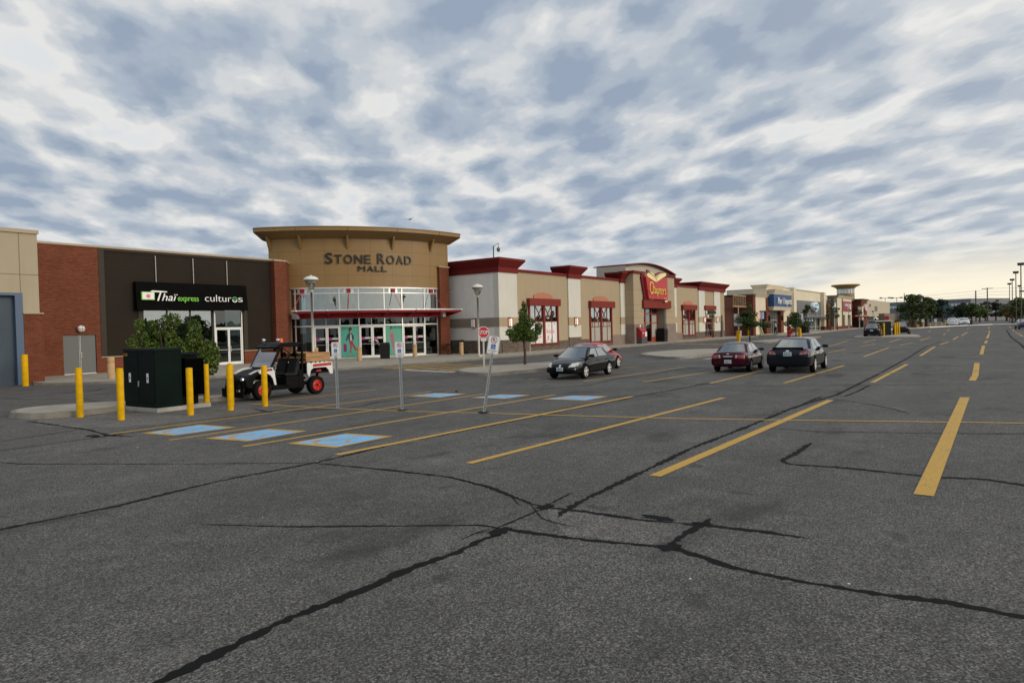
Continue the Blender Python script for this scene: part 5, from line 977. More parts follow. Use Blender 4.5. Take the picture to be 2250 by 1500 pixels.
# ------------------------------------------------------------------ vehicles
def evaluated(o):
    dg = bpy.context.evaluated_depsgraph_get(); return bpy.data.meshes.new_from_object(o.evaluated_get(dg))
def lerp(a, b, t): return a + (b - a) * t
def make_car(root, st, gh, L, paintm, wheels, wr, rimm, front=None, rear=None, plate='', suv=False, spokes=5, trim=None, logo=True):
    """st: body stations (x, z low, z deck, half widths low / mid / deck); gh: greenhouse (xw0, xr0, xr1, xb0, z0, z1, w0, w1)"""
    hw = .5 * max(s[4] for s in st) * 2
    v, f = [], []
    for (x, zl, zd, wl, wm, wd) in st:
        h = zd - zl; cr = .035
        half = [(wl, zl), (wm, zl + .22 * h), (wm, zl + .62 * h), (lerp(wm, wd, .45), zl + .90 * h), (wd, zd), (wd * .55, zd + cr * .8)]
        sec = [(0, zl)] + half + [(0, zd + cr)] + [(-y, z) for y, z in half[::-1]]
        v += [(x, y, z) for y, z in sec]
    n = 14
    for i in range(len(st) - 1):
        for j in range(n): f.append((i * n + j, i * n + (j + 1) % n, (i + 1) * n + (j + 1) % n, (i + 1) * n + j))
    f += [tuple(range(n)), tuple(range((len(st) - 1) * n + n - 1, (len(st) - 1) * n - 1, -1))]
    g = MB(); g.v = v; g.f = f; g.m = [0] * len(f)
    tmp = link('tmp', g, [paintm, blkp], smooth=180)
    md = tmp.modifiers.new('s', 'SUBSURF'); md.levels = 2; md.render_levels = 2
    cut = []
    for x in wheels:
        for sgn in (-1, 1):
            c = MB(); c.lathe([(.001, sgn * (hw - .34)), (wr + .055, sgn * (hw - .34)), (wr + .055, sgn * (hw + .3)), (.001, sgn * (hw + .3))], (x, 0, wr), 28, 'y')
            co = link('cut', c, [paintm, blkp], smooth=30)
            co.data.polygons.foreach_set('material_index', [1] * len(co.data.polygons)); cut.append(co)
            b_ = tmp.modifiers.new('b', 'BOOLEAN'); b_.object = co; b_.operation = 'DIFFERENCE'; b_.solver = 'EXACT'
    me = evaluated(tmp)
    for c in cut + [tmp]: bpy.data.objects.remove(c)
    for p in me.polygons: p.use_smooth = True
    me.set_sharp_from_angle(angle=R(38))
    body = bpy.data.objects.new('body', me); COL.objects.link(body); body.parent = root
    bv = BVHTree.FromPolygons([tuple(p.co) for p in me.vertices], [tuple(p.vertices) for p in me.polygons])
    xw0, xr0, xr1, xb0, z0, z1, w0, w1 = gh
    def W(t): return lerp(w0, w1, t) if t < .9 else lerp(lerp(w0, w1, .9), w1 * .93, (t - .9) / .1)
    def gpt(side, s, t, off=0.0):
        """point on the greenhouse: side f/r (s = -1..1 across) or l/R (s = x)"""
        z = lerp(z0, z1, t)
        if side in 'fr':
            bul = .10 * (1 - s * s)
            x = lerp(xw0, xr0, t) + bul if side == 'f' else lerp(xb0, xr1, t) - bul
            return (x + (off if side == 'f' else -off) * .8, s * W(t), z + off * .6)
        return (s, (1 if side == 'l' else -1) * (W(t) + off), z + off * .15)
    v = []; T = [0, .3, .6, .84, .95, 1.0]; S = [-1, -.8, -.4, 0, .4, .8, 1]
    for t in T:
        k = 1 if t < .95 else (.98 if t < 1 else .93)
        fr_ = [gpt('f', s, t) for s in S[::-1]]; re_ = [gpt('r', s, t) for s in S]
        mid = [lerp(xb0, xw0, .5)]
        ring = fr_ + [(lerp(fr_[-1][0], re_[0][0], q), -W(t), fr_[0][2]) for q in (.33, .66)] + re_ + [(lerp(re_[-1][0], fr_[0][0], q), W(t), fr_[0][2]) for q in (.33, .66)]
        zz = lerp(z0, z1, t) - (0 if t < 1 else -.0)
        v += [(lerp(.5 * (xr0 + xr1), x, k), y * k, zz) for x, y, z in ring]
    n = len(ring); f = []
    for i in range(len(T) - 1):
        for j in range(n): f.append((i * n + j, i * n + (j + 1) % n, (i + 1) * n + (j + 1) % n, (i + 1) * n + j))
    g = MB(); g.v = v; top = len(T) - 1
    # crowned roof
    m_ = len(v); cxr = .5 * (xr0 + xr1); v += [(lerp(cxr, v[top * n + j][0], .6), v[top * n + j][1] * .6, z1 + .035) for j in range(n)]; v.append((cxr, 0, z1 + .045))
    for j in range(n): f.append((top * n + j, top * n + (j + 1) % n, m_ + (j + 1) % n, m_ + j)); f.append((m_ + j, m_ + (j + 1) % n, m_ + n))
    g.f = f; g.m = [0] * len(f); cab = link('cabin', g, paintm, root, smooth=50)
    def panel(name, side, corners, m, off=.008, na=6, nb=3, parent=None):
        a, b_, c, d = corners; q = MB()
        for i in range(na + 1):
            for j in range(nb + 1):
                s = lerp(lerp(a[0], b_[0], i / na), lerp(d[0], c[0], i / na), j / nb); t = lerp(lerp(a[1], b_[1], i / na), lerp(d[1], c[1], i / na), j / nb)
                q.v.append(gpt(side, s, t, off))
        for i in range(na):
            for j in range(nb): p = i * (nb + 1) + j; q.f.append((p, p + nb + 1, p + nb + 2, p + 1)); q.m.append(0)
        return link(name, q, m, root, parent, smooth=60)
    panel('windshield', 'f', [(-.90, .06), (.90, .06), (.86, .93), (-.86, .93)], cglass)
    panel('rear_window', 'r', [(-.86, .10), (.86, .10), (.80, .92), (-.80, .92)], cglass)
    def xs(t, k): return lerp(xw0, xr0, t) - k
    def xe(t, k): return lerp(xb0, xr1, t) + k
    bp = lerp(xw0, xb0, .47)
    for sd in 'lR':
        panel('side_window', sd, [(bp + .05, .12), (xs(.12, .22), .12), (xs(.86, .16), .86), (bp + .02, .86)], cglass)
        ka = .34 if not suv else .30
        panel('side_window', sd, [(xe(.14, ka), .14), (bp - .05, .12), (bp - .06, .86), (xe(.86, .20), .86)], cglass)
        g = MB(); y = hw * (1 if sd == 'l' else -1); sg = 1 if sd == 'l' else -1; mx = xw0 - .32
        g.v = []; g.lathe([(.001, -.13), (.05, -.12), (.075, -.05), (.075, .05), (.05, .12), (.001, .13)], (0, 0, 0), 8, 'y'); g.v = [(mx + a * .9, sg * (hw + .06) + b_, z0 + .13 + c) for a, b_, c in g.v]
        g.box(mx - .03, mx + .05, min(sg * w0 * .95, sg * (hw + .02)), max(sg * w0 * .95, sg * (hw + .02)), z0 + .07, z0 + .12); link('door_mirror', g, trim or paintm, root, smooth=50)
    def cast(o, d):
        h, nn, i, dist = bv.ray_cast(Vector(o), Vector(d)); return (h, nn) if h else (None, None)
    def conform(name, axis, quad, m, off=.008, na=8, nb=4, parent=None, smooth_=60):
        """a patch that hugs the body; quad in (y, z) seen from front/rear or (x, z) seen from a side"""
        q = MB(); a, b_, c, d = quad
        for i in range(na + 1):
            for j in range(nb + 1):
                s = lerp(lerp(a[0], b_[0], i / na), lerp(d[0], c[0], i / na), j / nb); t = lerp(lerp(a[1], b_[1], i / na), lerp(d[1], c[1], i / na), j / nb)
                if axis == 'F': o, dr = (L, s, t), (-1, 0, 0)
                elif axis == 'B': o, dr = (-L, s, t), (1, 0, 0)
                elif axis == 'L': o, dr = (s, 3, t), (0, -1, 0)
                elif axis == 'T': o, dr = (s, t, 3), (0, 0, -1)
                else: o, dr = (s, -3, t), (0, 1, 0)
                h, nn = cast(o, dr)
                if h is None:
                    h, nn, _i, _d = bv.find_nearest(Vector(o) + Vector(dr) * (L - .05 if axis in 'FB' else 1.9))
                    if h is None: return None
                q.v.append(tuple(h - Vector(dr) * off))
        for i in range(na):
            for j in range(nb): p = i * (nb + 1) + j; q.f.append((p, p + nb + 1, p + nb + 2, p + 1)); q.m.append(0)
        return link(name, q, m, root, parent, smooth=smooth_)
    # doors: seams and handles
    for sd, sg in (('L', 1), ('R', -1)):
        for x in (xw0 - .18, bp, xe(0, .42)):
            conform('door_seam', sd, [(x, .34), (x + .014, .34), (x + .014, z0 + .02), (x, z0 + .02)], blkp, .003, 1, 8, body)
        for x in (bp + .12, xe(0, .55)):
            h, nn = cast((x, 3 * sg, z0 - .10), (0, -sg, 0))
            if h: g = MB(); g.box(x, x + .17, h.y - .0 if sg > 0 else h.y - .03, h.y + .03 if sg > 0 else h.y, z0 - .115, z0 - .085); link('door_handle', g, paintm if trim is None else trim, root, body)
        conform('sill_trim', sd, [(wheels[1] + .45, .26), (wheels[0] - .45, .26), (wheels[0] - .45, .32), (wheels[1] + .45, .32)], blkp, .006, 8, 1, body)
    for nm, ax, qd, m in (front or []) + (rear or []): conform(nm, ax, qd, m)
    def put_plate(ax, zc):
        h, nn = cast((L if ax == 'F' else -L, 0, zc), (-1 if ax == 'F' else 1, 0, 0))
        if not h: return
        s = 1 if ax == 'F' else -1; x = h.x + s * .03
        g = MB(); g.box(min(x, x - s * .06), max(x, x - s * .06), -.16, .16, zc - .08, zc + .08); o = link('licence_plate', g, plate_, root)
        if plate: g = MB(); put_text(g, plate, (x + s * .003, -.125 * s, zc - .045), (0, s, 0), (0, 0, 1), (s, 0, 0), .25, .08, .004); link('plate_number', g, mat('plate_ink', (.02, .03, .08), .5), root, o)
    if plate is not None:
        for ax, zc in (('F', .48), ('B', .82 if rear and rear[0][2][0][1] > .74 and not root.get('lowplate') else .52)): put_plate(ax, zc)
    # seats and dash seen through the glass
    g = MB(); g.box(xr0 - .3, xr0 - .18, .12, .56, .75, z1 - .22).box(xr0 - .3, xr0 - .18, -.56, -.12, .75, z1 - .22).box(xr1 - .12, xr1 + .02, -.55, .55, .75, z1 - .28).box(xw0 - .28, xw0 - .1, -.6, .6, .85, z0 + .08); link('seats', g, darkin, root)
    # wheels
    for x in wheels:
        for sg in (-1, 1):
            yo = sg * (hw + .005); w_ = .20
            g = MB(); g.lathe([(wr * .66, yo), (wr * .92, yo), (wr, yo - sg * .035), (wr, yo - sg * (w_ - .03)), (wr * .92, yo - sg * w_), (wr * .5, yo - sg * w_)], (x, 0, wr), 28, 'y'); ty = link('wheel', g, rubber, root, smooth=40)
            g = MB(); g.lathe([(wr * .68, yo + sg * .004), (wr * .62, yo + sg * .004), (wr * .60, yo - sg * .06), (.001, yo - sg * .07)], (x, 0, wr), 28, 'y'); link('rim_dish', g, mat('rim_shadow', (.05, .05, .05), .5, .5), root, ty, smooth=40)
            g = MB(); g.lathe([(.069, yo - sg * .06), (.066, yo - sg * .005), (.03, yo + sg * .006), (.001, yo + sg * .006)], (x, 0, wr), 14, 'y')
            for k in range(spokes):
                a = 2 * math.pi * k / spokes + .3; c_, s_ = math.cos(a), math.sin(a); i_ = len(g.v)
                for (r_, hwid) in ((.05, .034), (wr * .67, .052)):
                    for e in (-1, 1):
                        for yy in (yo + sg * .002, yo - sg * .05): g.v.append((x + c_ * r_ - s_ * hwid * e, yy, wr + s_ * r_ + c_ * hwid * e))
                g.f += [(i_, i_ + 2, i_ + 6, i_ + 4), (i_ + 1, i_ + 3, i_ + 7, i_ + 5), (i_, i_ + 1, i_ + 5, i_ + 4), (i_ + 2, i_ + 3, i_ + 7, i_ + 6)]; g.m += [0] * 4
            g.lathe([(wr * .685, yo + sg * .006), (wr * .63, yo + sg * .008), (wr * .63, yo - sg * .03)], (x, 0, wr), 28, 'y')
            link('rim', g, rimm, root, ty, smooth=40)
    return body, conform
def carpaint(name, col, metal=.25, rough=.28):
    m = mat(name, col, .07, metal, coat=0, var=.0, spec=.42); return m
def sedan_st(L, W, H, zdeck, zhood, ztrunk):
    h = W / 2; r, f_ = -L / 2, L / 2
    return [(r, .36, ztrunk - .10, h * .80, h * .86, h * .70), (r + .07, .27, ztrunk - .02, h * .88, h * .95, h * .78), (r + .35, .24, ztrunk, h * .92, h * .99, h * .80), (r + 1.0, .21, ztrunk - .01, h * .92, h, h * .84),
            (-.3, .19, zdeck, h * .93, h, h * .88), (.5, .19, zdeck, h * .93, h, h * .88), (f_ - 1.35, .20, zdeck - .01, h * .93, h, h * .84), (f_ - .75, .21, zhood + .08, h * .92, h * .98, h * .78), (f_ - .25, .24, zhood - .06, h * .86, h * .92, h * .68), (f_ - .06, .28, zhood - .16, h * .78, h * .83, h * .60), (f_, .36, zhood - .24, h * .70, h * .74, h * .54)]
# black sedan, its nose towards the camera
t = lthing('black_sedan', 'shiny black four door sedan with clear headlamps, nose towards the camera', 'car')
make_car(t, sedan_st(4.6, 1.74, 1.45, .94, .80, 1.02), (1.18, .38, -.88, -1.62, .90, 1.41, .80, .58), 4, carpaint('paint_black', (.006, .006, .008), .1, .2), (1.38, -1.25), .325, alloy,
    front=[('headlight', 'F', [(.42, .56), (.80, .60), (.78, .80), (.50, .73)], hl), ('headlight', 'F', [(-.42, .56), (-.80, .60), (-.78, .80), (-.50, .73)], hl), ('grille', 'F', [(.05, .56), (.36, .56), (.36, .69), (.05, .70)], blkp), ('grille', 'F', [(-.36, .56), (-.05, .56), (-.05, .70), (-.36, .69)], blkp), ('lower_intake', 'F', [(-.45, .30), (.45, .30), (.45, .38), (-.45, .38)], blkp), ('front_badge', 'F', [(-.03, .56), (.03, .56), (.06, .67), (-.06, .67)], chrome)],
    rear=[('tail_light', 'B', [(.45, .70), (.78, .70), (.76, .88), (.5, .88)], tl), ('tail_light', 'B', [(-.45, .70), (-.78, .70), (-.76, .88), (-.5, .88)], tl)], plate='AYBR 361')
black_car = t
red_car = lthing('red_coupe', 'red car almost hidden behind the black sedan', 'car')
make_car(red_car, sedan_st(4.4, 1.72, 1.40, .92, .78, .98), (1.05, .30, -.80, -1.62, .90, 1.38, .79, .56), 4, carpaint('paint_red', (.38, .018, .022), .15, .25), (1.32, -1.25), .32, alloy,
    front=[('headlight', 'F', [(.42, .58), (.76, .60), (.74, .74), (.50, .70)], hl), ('headlight', 'F', [(-.42, .58), (-.76, .60), (-.74, .74), (-.50, .70)], hl)], rear=[('tail_light', 'B', [(.45, .72), (.78, .72), (.76, .86), (.5, .86)], tl), ('tail_light', 'B', [(-.45, .72), (-.78, .72), (-.76, .86), (-.5, .86)], tl)], plate=None, trim=blkp)
maroon_car = lthing('maroon_sedan', 'older dark maroon sedan with red tail lamps, seen from behind', 'car')
maroon_car['lowplate'] = 1
make_car(maroon_car, sedan_st(4.35, 1.69, 1.38, .90, .78, .96), (1.12, .40, -.82, -1.50, .87, 1.34, .77, .56), 4, carpaint('paint_maroon', (.060, .006, .014), .3, .28), (1.28, -1.18), .30, alloyd,
    rear=[('tail_light', 'B', [(.42, .68), (.78, .66), (.77, .84), (.44, .84)], tl), ('tail_light', 'B', [(-.42, .68), (-.78, .66), (-.77, .84), (-.44, .84)], tl), ('reverse_light', 'B', [(.33, .69), (.41, .69), (.43, .83), (.36, .83)], hl), ('reverse_light', 'B', [(-.33, .69), (-.41, .69), (-.43, .83), (-.36, .83)], hl), ('bumper_strip', 'B', [(-.72, .60), (.72, .60), (.72, .615), (-.72, .615)], blkp), ('trunk_badge', 'B', [(-.22, .745), (.22, .745), (.22, .775), (-.22, .775)], chrome), ('trunk_badge', 'B', [(-.06, .86), (.06, .86), (.05, .895), (-.05, .895)], chrome)],
    front=[('headlight', 'F', [(.42, .58), (.74, .60), (.72, .70), (.50, .70)], hl), ('headlight', 'F', [(-.42, .58), (-.74, .60), (-.72, .70), (-.50, .70)], hl)], plate='AZXF 199', spokes=7, trim=mat('mirror_dark', (.03, .022, .02), .4))
grey_car = lthing('grey_sedan', 'dark grey sedan with a rear spoiler and bright rims, seen from behind', 'car')
bd, cf = make_car(grey_car, sedan_st(4.8, 1.82, 1.47, .96, .82, 1.05), (1.20, .40, -.85, -1.72, .92, 1.43, .83, .60), 4, carpaint('paint_charcoal', (.018, .022, .030), .55, .25), (1.42, -1.36), .34, alloy,
    rear=[('tail_light', 'B', [(.46, .80), (.86, .86), (.84, .98), (.50, .92)], tl), ('tail_light', 'B', [(-.46, .80), (-.86, .86), (-.84, .98), (-.50, .92)], tl), ('reverse_light', 'B', [(.48, .80), (.72, .835), (.72, .865), (.49, .83)], hl), ('reverse_light', 'B', [(-.48, .80), (-.72, .835), (-.72, .865), (-.49, .83)], hl), ('trunk_badge', 'B', [(-.07, .925), (.07, .925), (.06, .975), (-.06, .975)], chrome), ('bumper_strip', 'B', [(-.70, .36), (.70, .36), (.70, .42), (-.70, .42)], blkp)],
    front=[('headlight', 'F', [(.42, .58), (.78, .62), (.74, .74), (.50, .72)], hl), ('headlight', 'F', [(-.42, .58), (-.78, .62), (-.74, .74), (-.50, .72)], hl)], plate='BMXN 363', spokes=7)
g = MB(); g.prism([(-2.34, -.62), (-2.34, .62), (-2.06, .64), (-2.06, -.64)], 1.03, 1.10, top=[(-2.38, -.60), (-2.38, .60), (-2.22, .62), (-2.22, -.62)]); link('spoiler', g, MATS['paint_charcoal'], grey_car, bevel=.01)
def place(o, x, y, rz, s=1.0, z=0.0): o.location = (x, y, z); o.rotation_euler = (0, 0, R(rz)); o.scale = (s, s, s)
place(black_car, 24.95, 14.35, 184, .88); place(red_car, 28.9, 16.0, 3, .92); place(maroon_car, 30.35, 9.45, 4, .90); place(grey_car, 30.8, 7.05, 2.5, .96)
def suv_st(L, W, zb): 
    h = W / 2; r, f_ = -L / 2, L / 2
    return [(r, .45, zb - .05, h * .82, h * .90, h * .80), (r + .1, .34, zb, h * .9, h * .97, h * .86), (r + .5, .28, zb, h * .93, h, h * .88), (-.2, .26, zb, h * .93, h, h * .9), (f_ - 1.3, .27, zb - .02, h * .93, h, h * .86), (f_ - .7, .28, zb - .08, h * .92, h * .98, h * .80), (f_ - .2, .32, zb - .16, h * .86, h * .92, h * .72), (f_, .42, zb - .3, h * .76, h * .8, h * .6)]
suv = lthing('dark_crossover', 'dark blue grey crossover parked left of the far green bin, seen from behind', 'car')
make_car(suv, suv_st(4.5, 1.82, 1.06), (1.1, .45, -1.55, -2.12, 1.0, 1.62, .84, .66), 4, carpaint('paint_blue_black', (.012, .017, .024), .5, .25), (1.35, -1.3), .35, alloyd,
    rear=[('tail_light', 'B', [(.55, .86), (.86, .86), (.84, 1.04), (.62, 1.02)], tl), ('tail_light', 'B', [(-.55, .86), (-.86, .86), (-.84, 1.04), (-.62, 1.02)], tl)], plate='BKWX 204', suv=True)
place(suv, 89.8, 12.2, 3, .97)
nose = lthing('dark_pickup', 'dark car mostly hidden behind the far green bin', 'car')
make_car(nose, suv_st(4.6, 1.85, 1.05), (1.1, .45, -1.4, -2.0, 1.0, 1.60, .84, .68), 4, carpaint('paint_black', (0, 0, 0)), (1.35, -1.3), .36, alloyd, rear=[('tail_light', 'B', [(.55, .86), (.86, .86), (.84, 1.04), (.62, 1.02)], tl), ('tail_light', 'B', [(-.55, .86), (-.86, .86), (-.84, 1.04), (-.62, 1.02)], tl)], plate=None, suv=True)
place(nose, 100.6, 10.4, 3, 1.0)
wc = lthing('white_car', 'white sedan in the far lot seen from behind, left of the pair', 'car', )
make_car(wc, sedan_st(4.7, 1.82, 1.46, .95, .82, 1.05), (1.20, .40, -.85, -1.72, .92, 1.43, .83, .60), 4, carpaint('paint_white', (.70, .70, .70), 0, .3), (1.4, -1.35), .33, alloyd,
    rear=[('tail_light', 'B', [(.46, .84), (.84, .86), (.83, .96), (.46, .93)], blkp), ('tail_light', 'B', [(-.46, .84), (-.84, .86), (-.83, .96), (-.46, .93)], blkp)], front=[('headlight', 'F', [(.42, .60), (.76, .62), (.74, .74), (.50, .72)], hl), ('headlight', 'F', [(-.42, .60), (-.76, .62), (-.74, .74), (-.50, .72)], hl), ('grille', 'F', [(-.38, .50), (.38, .50), (.30, .68), (-.30, .68)], blkp)], plate='CBDA 118')
wc2 = copy_tree(wc); wc2['label'] = 'white sedan in the far lot facing the camera, beside the other white car'
for o in (wc, wc2): o['group'] = 'white cars in the far lot'
place(wc, 191.5, 9.4, 6, 1.3); place(wc2, 204, 7.55, 186, 1.3)
dk = lthing('dark_sedan', 'dark sedan between the two white cars in the far lot', 'car')
make_car(dk, sedan_st(4.6, 1.8, 1.45, .95, .82, 1.04), (1.20, .40, -.85, -1.70, .92, 1.42, .82, .60), 4, carpaint('paint_charcoal', (0, 0, 0)), (1.4, -1.3), .33, alloyd, plate=None); place(dk, 212, 9.3, 4, 1.25)
bl = lthing('blue_grey_car', 'blue grey car cut off by the right edge of the photo', 'car')
make_car(bl, sedan_st(4.6, 1.8, 1.5, .97, .84, 1.06), (1.20, .40, -.95, -1.80, .94, 1.46, .83, .62), 4, carpaint('paint_steel_blue', (.07, .10, .16), .5, .25), (1.4, -1.3), .33, alloyd, rear=[('tail_light', 'B', [(.46, .78), (.84, .80), (.83, .98), (.46, .95)], tl), ('tail_light', 'B', [(-.46, .78), (-.84, .80), (-.83, .98), (-.46, .95)], tl)], plate=None); place(bl, 131.5, -2.9, 8, 1.05)
# ------------------------------------------------------------------ the utility vehicle with its board sided bed
u_ = lthing('utility_vehicle', 'black and white utility cart with red wheel hubs, roof beacon and board sided bed', 'utility vehicle')
uw = mat('cart_white', (.66, .66, .65), .4, var=.04); ured = mat('cart_red', (.42, .016, .018), .45); ub = mat('cart_black', (.004, .004, .0045), .5, var=.2, spec=.10); ubm = mat('cart_matt', (.0035, .0035, .0035), .8, var=.2, spec=.12)
def U(name, m, g, parent=None, bevel=0.0, smooth=None): return link(name, g, m, u_, parent, bevel=bevel, smooth=smooth)
# x forward; the near side (driver's) is +y
hood = [(.55, .98), (.62, 1.08), (1.05, 1.02), (1.48, .86), (1.62, .72), (1.62, .50), (1.50, .42), (1.35, .40), (1.33, .62), (1.22, .80), (1.0, .88), (.75, .84), (.62, .62)]
g = MB(); g.slab(hood, (0, -.62, 0), (1, 0, 0), (0, 0, 1), (0, 1, 0), 1.24); U('hood', ub, g, bevel=.04)
for s in (-1, 1):
    y0, y1 = (.62, .655) if s > 0 else (-.655, -.62)
    g = MB(); g.slab([(.52, .93), (.60, 1.10), (.90, 1.08), (1.18, .99), (1.10, .90), (.86, .905), (.70, .84), (.60, .70), (.54, .48), (.46, .48), (.50, .75)], (0, y0, 0), (1, 0, 0), (0, 0, 1), (0, 1, 0), .035); sp_ = U('side_panel', uw, g, bevel=.01)
    g = MB(); g.slab([(.60, .985), (.64, 1.07), (.84, 1.055), (.90, .98)], (0, y0 - .004, 0), (1, 0, 0), (0, 0, 1), (0, 1, 0), .043); U('side_decal', mat('decal_maroon', (.24, .015, .018), .5), g, sp_)
g = MB(); g.slab([(.60, 1.10), (1.15, 1.0), (1.40, .90), (1.35, .88), (1.0, .99), (.6, 1.07)], (0, -.5, .012), (1, 0, 0), (0, 0, 1), (0, 1, 0), .09).slab([(.60, 1.10), (1.15, 1.0), (1.40, .90), (1.35, .88), (1.0, .99), (.6, 1.07)], (0, .41, .012), (1, 0, 0), (0, 0, 1), (0, 1, 0), .09); U('hood_panel', uw, g)
for s in (-1, 1): g = MB(); g.lathe([(.001, 1.66), (.07, 1.64), (.08, 1.58)], (0, s * .38, .72), 12, 'x'); U('headlight', hl, g)
g = MB(); g.box(-.75, .75, -.60, .60, .32, .44).box(-.62, .62, .55, .66, .30, .40).box(-.62, .62, -.66, -.55, .30, .40); U('floor', ubm, g, bevel=.01)
g = MB(); g.box(-.50, .05, -.64, .64, .40, .74).box(-.65, -.50, -.64, .64, .40, .95); U('seat_base', ub, g, bevel=.03)
for y in (.34, -.34):
    g = MB(); g.slab([(-.42, .74), (.04, .76), (.05, .84), (-.34, .83), (-.50, 1.36), (-.60, 1.36), (-.56, .80)], (0, y - .25, 0), (1, 0, 0), (0, 0, 1), (0, 1, 0), .50); so_ = U('seat', seatg, g, bevel=.05)
    g = MB(); g.slab([(-.52, 1.40), (-.50, 1.56), (-.58, 1.58), (-.62, 1.40)], (0, y - .13, 0), (1, 0, 0), (0, 0, 1), (0, 1, 0), .26); U('headrest', ubm, g, so_, bevel=.03)
g = MB(); n = 20; c = Vector((.28, .32, 1.10)); ax = Vector((-.75, 0, .66)); e1 = Vector((0, 1, 0)); e2 = ax.cross(e1)
ringp = [c + (e1 * math.cos(2 * math.pi * k / n) + e2 * math.sin(2 * math.pi * k / n)) * .18 for k in range(n + 1)]; g.tube(ringp, .016, 6, False); g.tube([c - e1 * .18, c, c + e1 * .18], .014, 5).tube([c, c - ax * .35], .02, 5); U('steering_wheel', ubm, g)
cage = MB()
for s in (-1, 1):
    y = s * .60
    cage.tube([(.66, y, 1.02), (.22, y * .97, 1.76), (.10, y * .97, 1.83), (-.55, y * .97, 1.83), (-.68, y, 1.76), (-.66, y, .6)], .045, 8)
cage.tube([(-.68, -.6, 1.3), (-.68, .6, 1.3)], .028, 6).tube([(-.67, -.58, 1.76), (-.67, .58, 1.2)], .02, 6).tube([(-.67, .58, 1.76), (-.67, -.58, 1.2)], .02, 6)
U('roll_cage', ub, cage, smooth=50)
g = MB(); g.slab([(-.76, 1.84), (.20, 1.84), (.42, 1.74), (.44, 1.79), (.18, 1.93), (-.30, 1.955), (-.72, 1.92)], (0, -.61, 0), (1, 0, 0), (0, 0, 1), (0, 1, 0), 1.22); U('roof', ub, g, bevel=.03)
g = MB(); g.poly([(.675, -.56, 1.06), (.675, .56, 1.06), (.245, .54, 1.78), (.245, -.54, 1.78)]); U('windshield', glass('cart_windshield', (.70, .70, .68), .16, .6, .7), g)
g = MB(); g.tube([(.68, -.58, 1.07), (.68, .58, 1.07)], .04, 6).tube([(.25, -.55, 1.77), (.25, .55, 1.77)], .04, 6).box(.5, .72, -.60, .60, .92, 1.05); U('windshield_frame', ubm, g)
g = MB(); g.box(1.50, 1.66, -.52, .52, .44, .70); [g.box(1.66, 1.675, -.40, .40, z, z + .03) for z in (.48, .55, .62)]; U('front_grille', ubm, g)
for y in (.42, -.42):
    g = MB(); g.tube([(.16, y, 1.94), (.16, y, 2.0)], .015, 5).lathe([(.001, .12), (.05, .14), (.075, .20), (.07, .225), (.001, .23)], (0, y, 2.03), 12, 'x'); U('roof_lamp', chrome, g, smooth=40)
g = MB(); g.lathe([(.085, 1.95), (.085, 1.97), (.075, 1.98), (.07, 2.06), (.05, 2.09), (.001, 2.10)], (-.02, .30, 0), 14); U('beacon', mat('beacon_orange', (.75, .10, .005), .3), g, smooth=40)
# cargo bed
g = MB(); g.box(-1.90, -.78, -.70, .70, .78, .84).box(-.82, -.76, -.70, .70, .84, 1.16).box(-1.92, -1.87, -.70, .70, .84, 1.16); U('cargo_bed', ubm, g)
for s in (-1, 1):
    y0 = .70 if s > 0 else -.74
    g = MB(); g.slab([(-.78, 1.16), (-.78, .80), (-.84, .68), (-.88, .68), (-.94, .90), (-1.06, .98), (-1.62, .98), (-1.74, .88), (-1.80, .72), (-1.95, .72), (-1.92, 1.16)], (0, y0, 0), (1, 0, 0), (0, 0, 1), (0, 1, 0), .04); bs = U('bed_side', uw, g, bevel=.008)
    g = MB(); g.slab([(-1.02, 1.02), (-1.05, 1.12), (-1.88, 1.14), (-1.88, 1.04)], (0, y0 - .004, 0), (1, 0, 0), (0, 0, 1), (0, 1, 0), .048); U('bed_decal', ured, g, bs)
    g = MB(); g.slab([(-1.20, .90), (-1.40, .90), (-1.42, .84), (-1.18, .84)], (0, y0 + (.0 if s > 0 else .0), 0), (1, 0, 0), (0, 0, 1), (0, 1, 0), .03); U('bed_reflector', ured, g, bs)
    for k in range(5): g = MB(); g.box(-.92 - k * .2, -.80 - k * .2, y0, y0 + .04, 1.161, 1.19); U('tie_down', uw, g, bs)
for s in (-1, 1):
    y0 = .62 if s > 0 else -.66
    for z0, z1 in ((1.22, 1.37), (1.38, 1.54)): g = MB(); g.box(-1.90, -.80, y0, y0 + .04, z0, z1); U('side_board', wood, g, bevel=.004)
for x in (-.84, -1.88):
    for z0, z1 in ((1.22, 1.37), (1.38, 1.54)): g = MB(); g.box(x, x + .035, -.62, .62, z0, z1 - .005); U('end_board', wood, g, bevel=.004)
for x, y in ((-.90, .6), (-1.82, .6), (-.90, -.6), (-1.82, -.6)): g = MB(); g.box(x - .03, x + .03, y - .02, y + .02, .84, 1.53); U('board_stake', wood, g)
g = MB(); g.tube([(-.70, .5, .45), (-1.60, .5, .55)], .05, 6).tube([(-.70, -.5, .45), (-1.60, -.5, .55)], .05, 6).tube([(-1.2, -.55, .40), (-1.2, .55, .40)], .06, 8).tube([(1.0, -.55, .38), (1.0, .55, .38)], .05, 8).tube([(-1.3, .52, .45), (-1.42, .5, .80)], .05, 8).tube([(-1.3, -.52, .45), (-1.42, -.5, .80)], .05, 8); U('chassis', ubm, g)
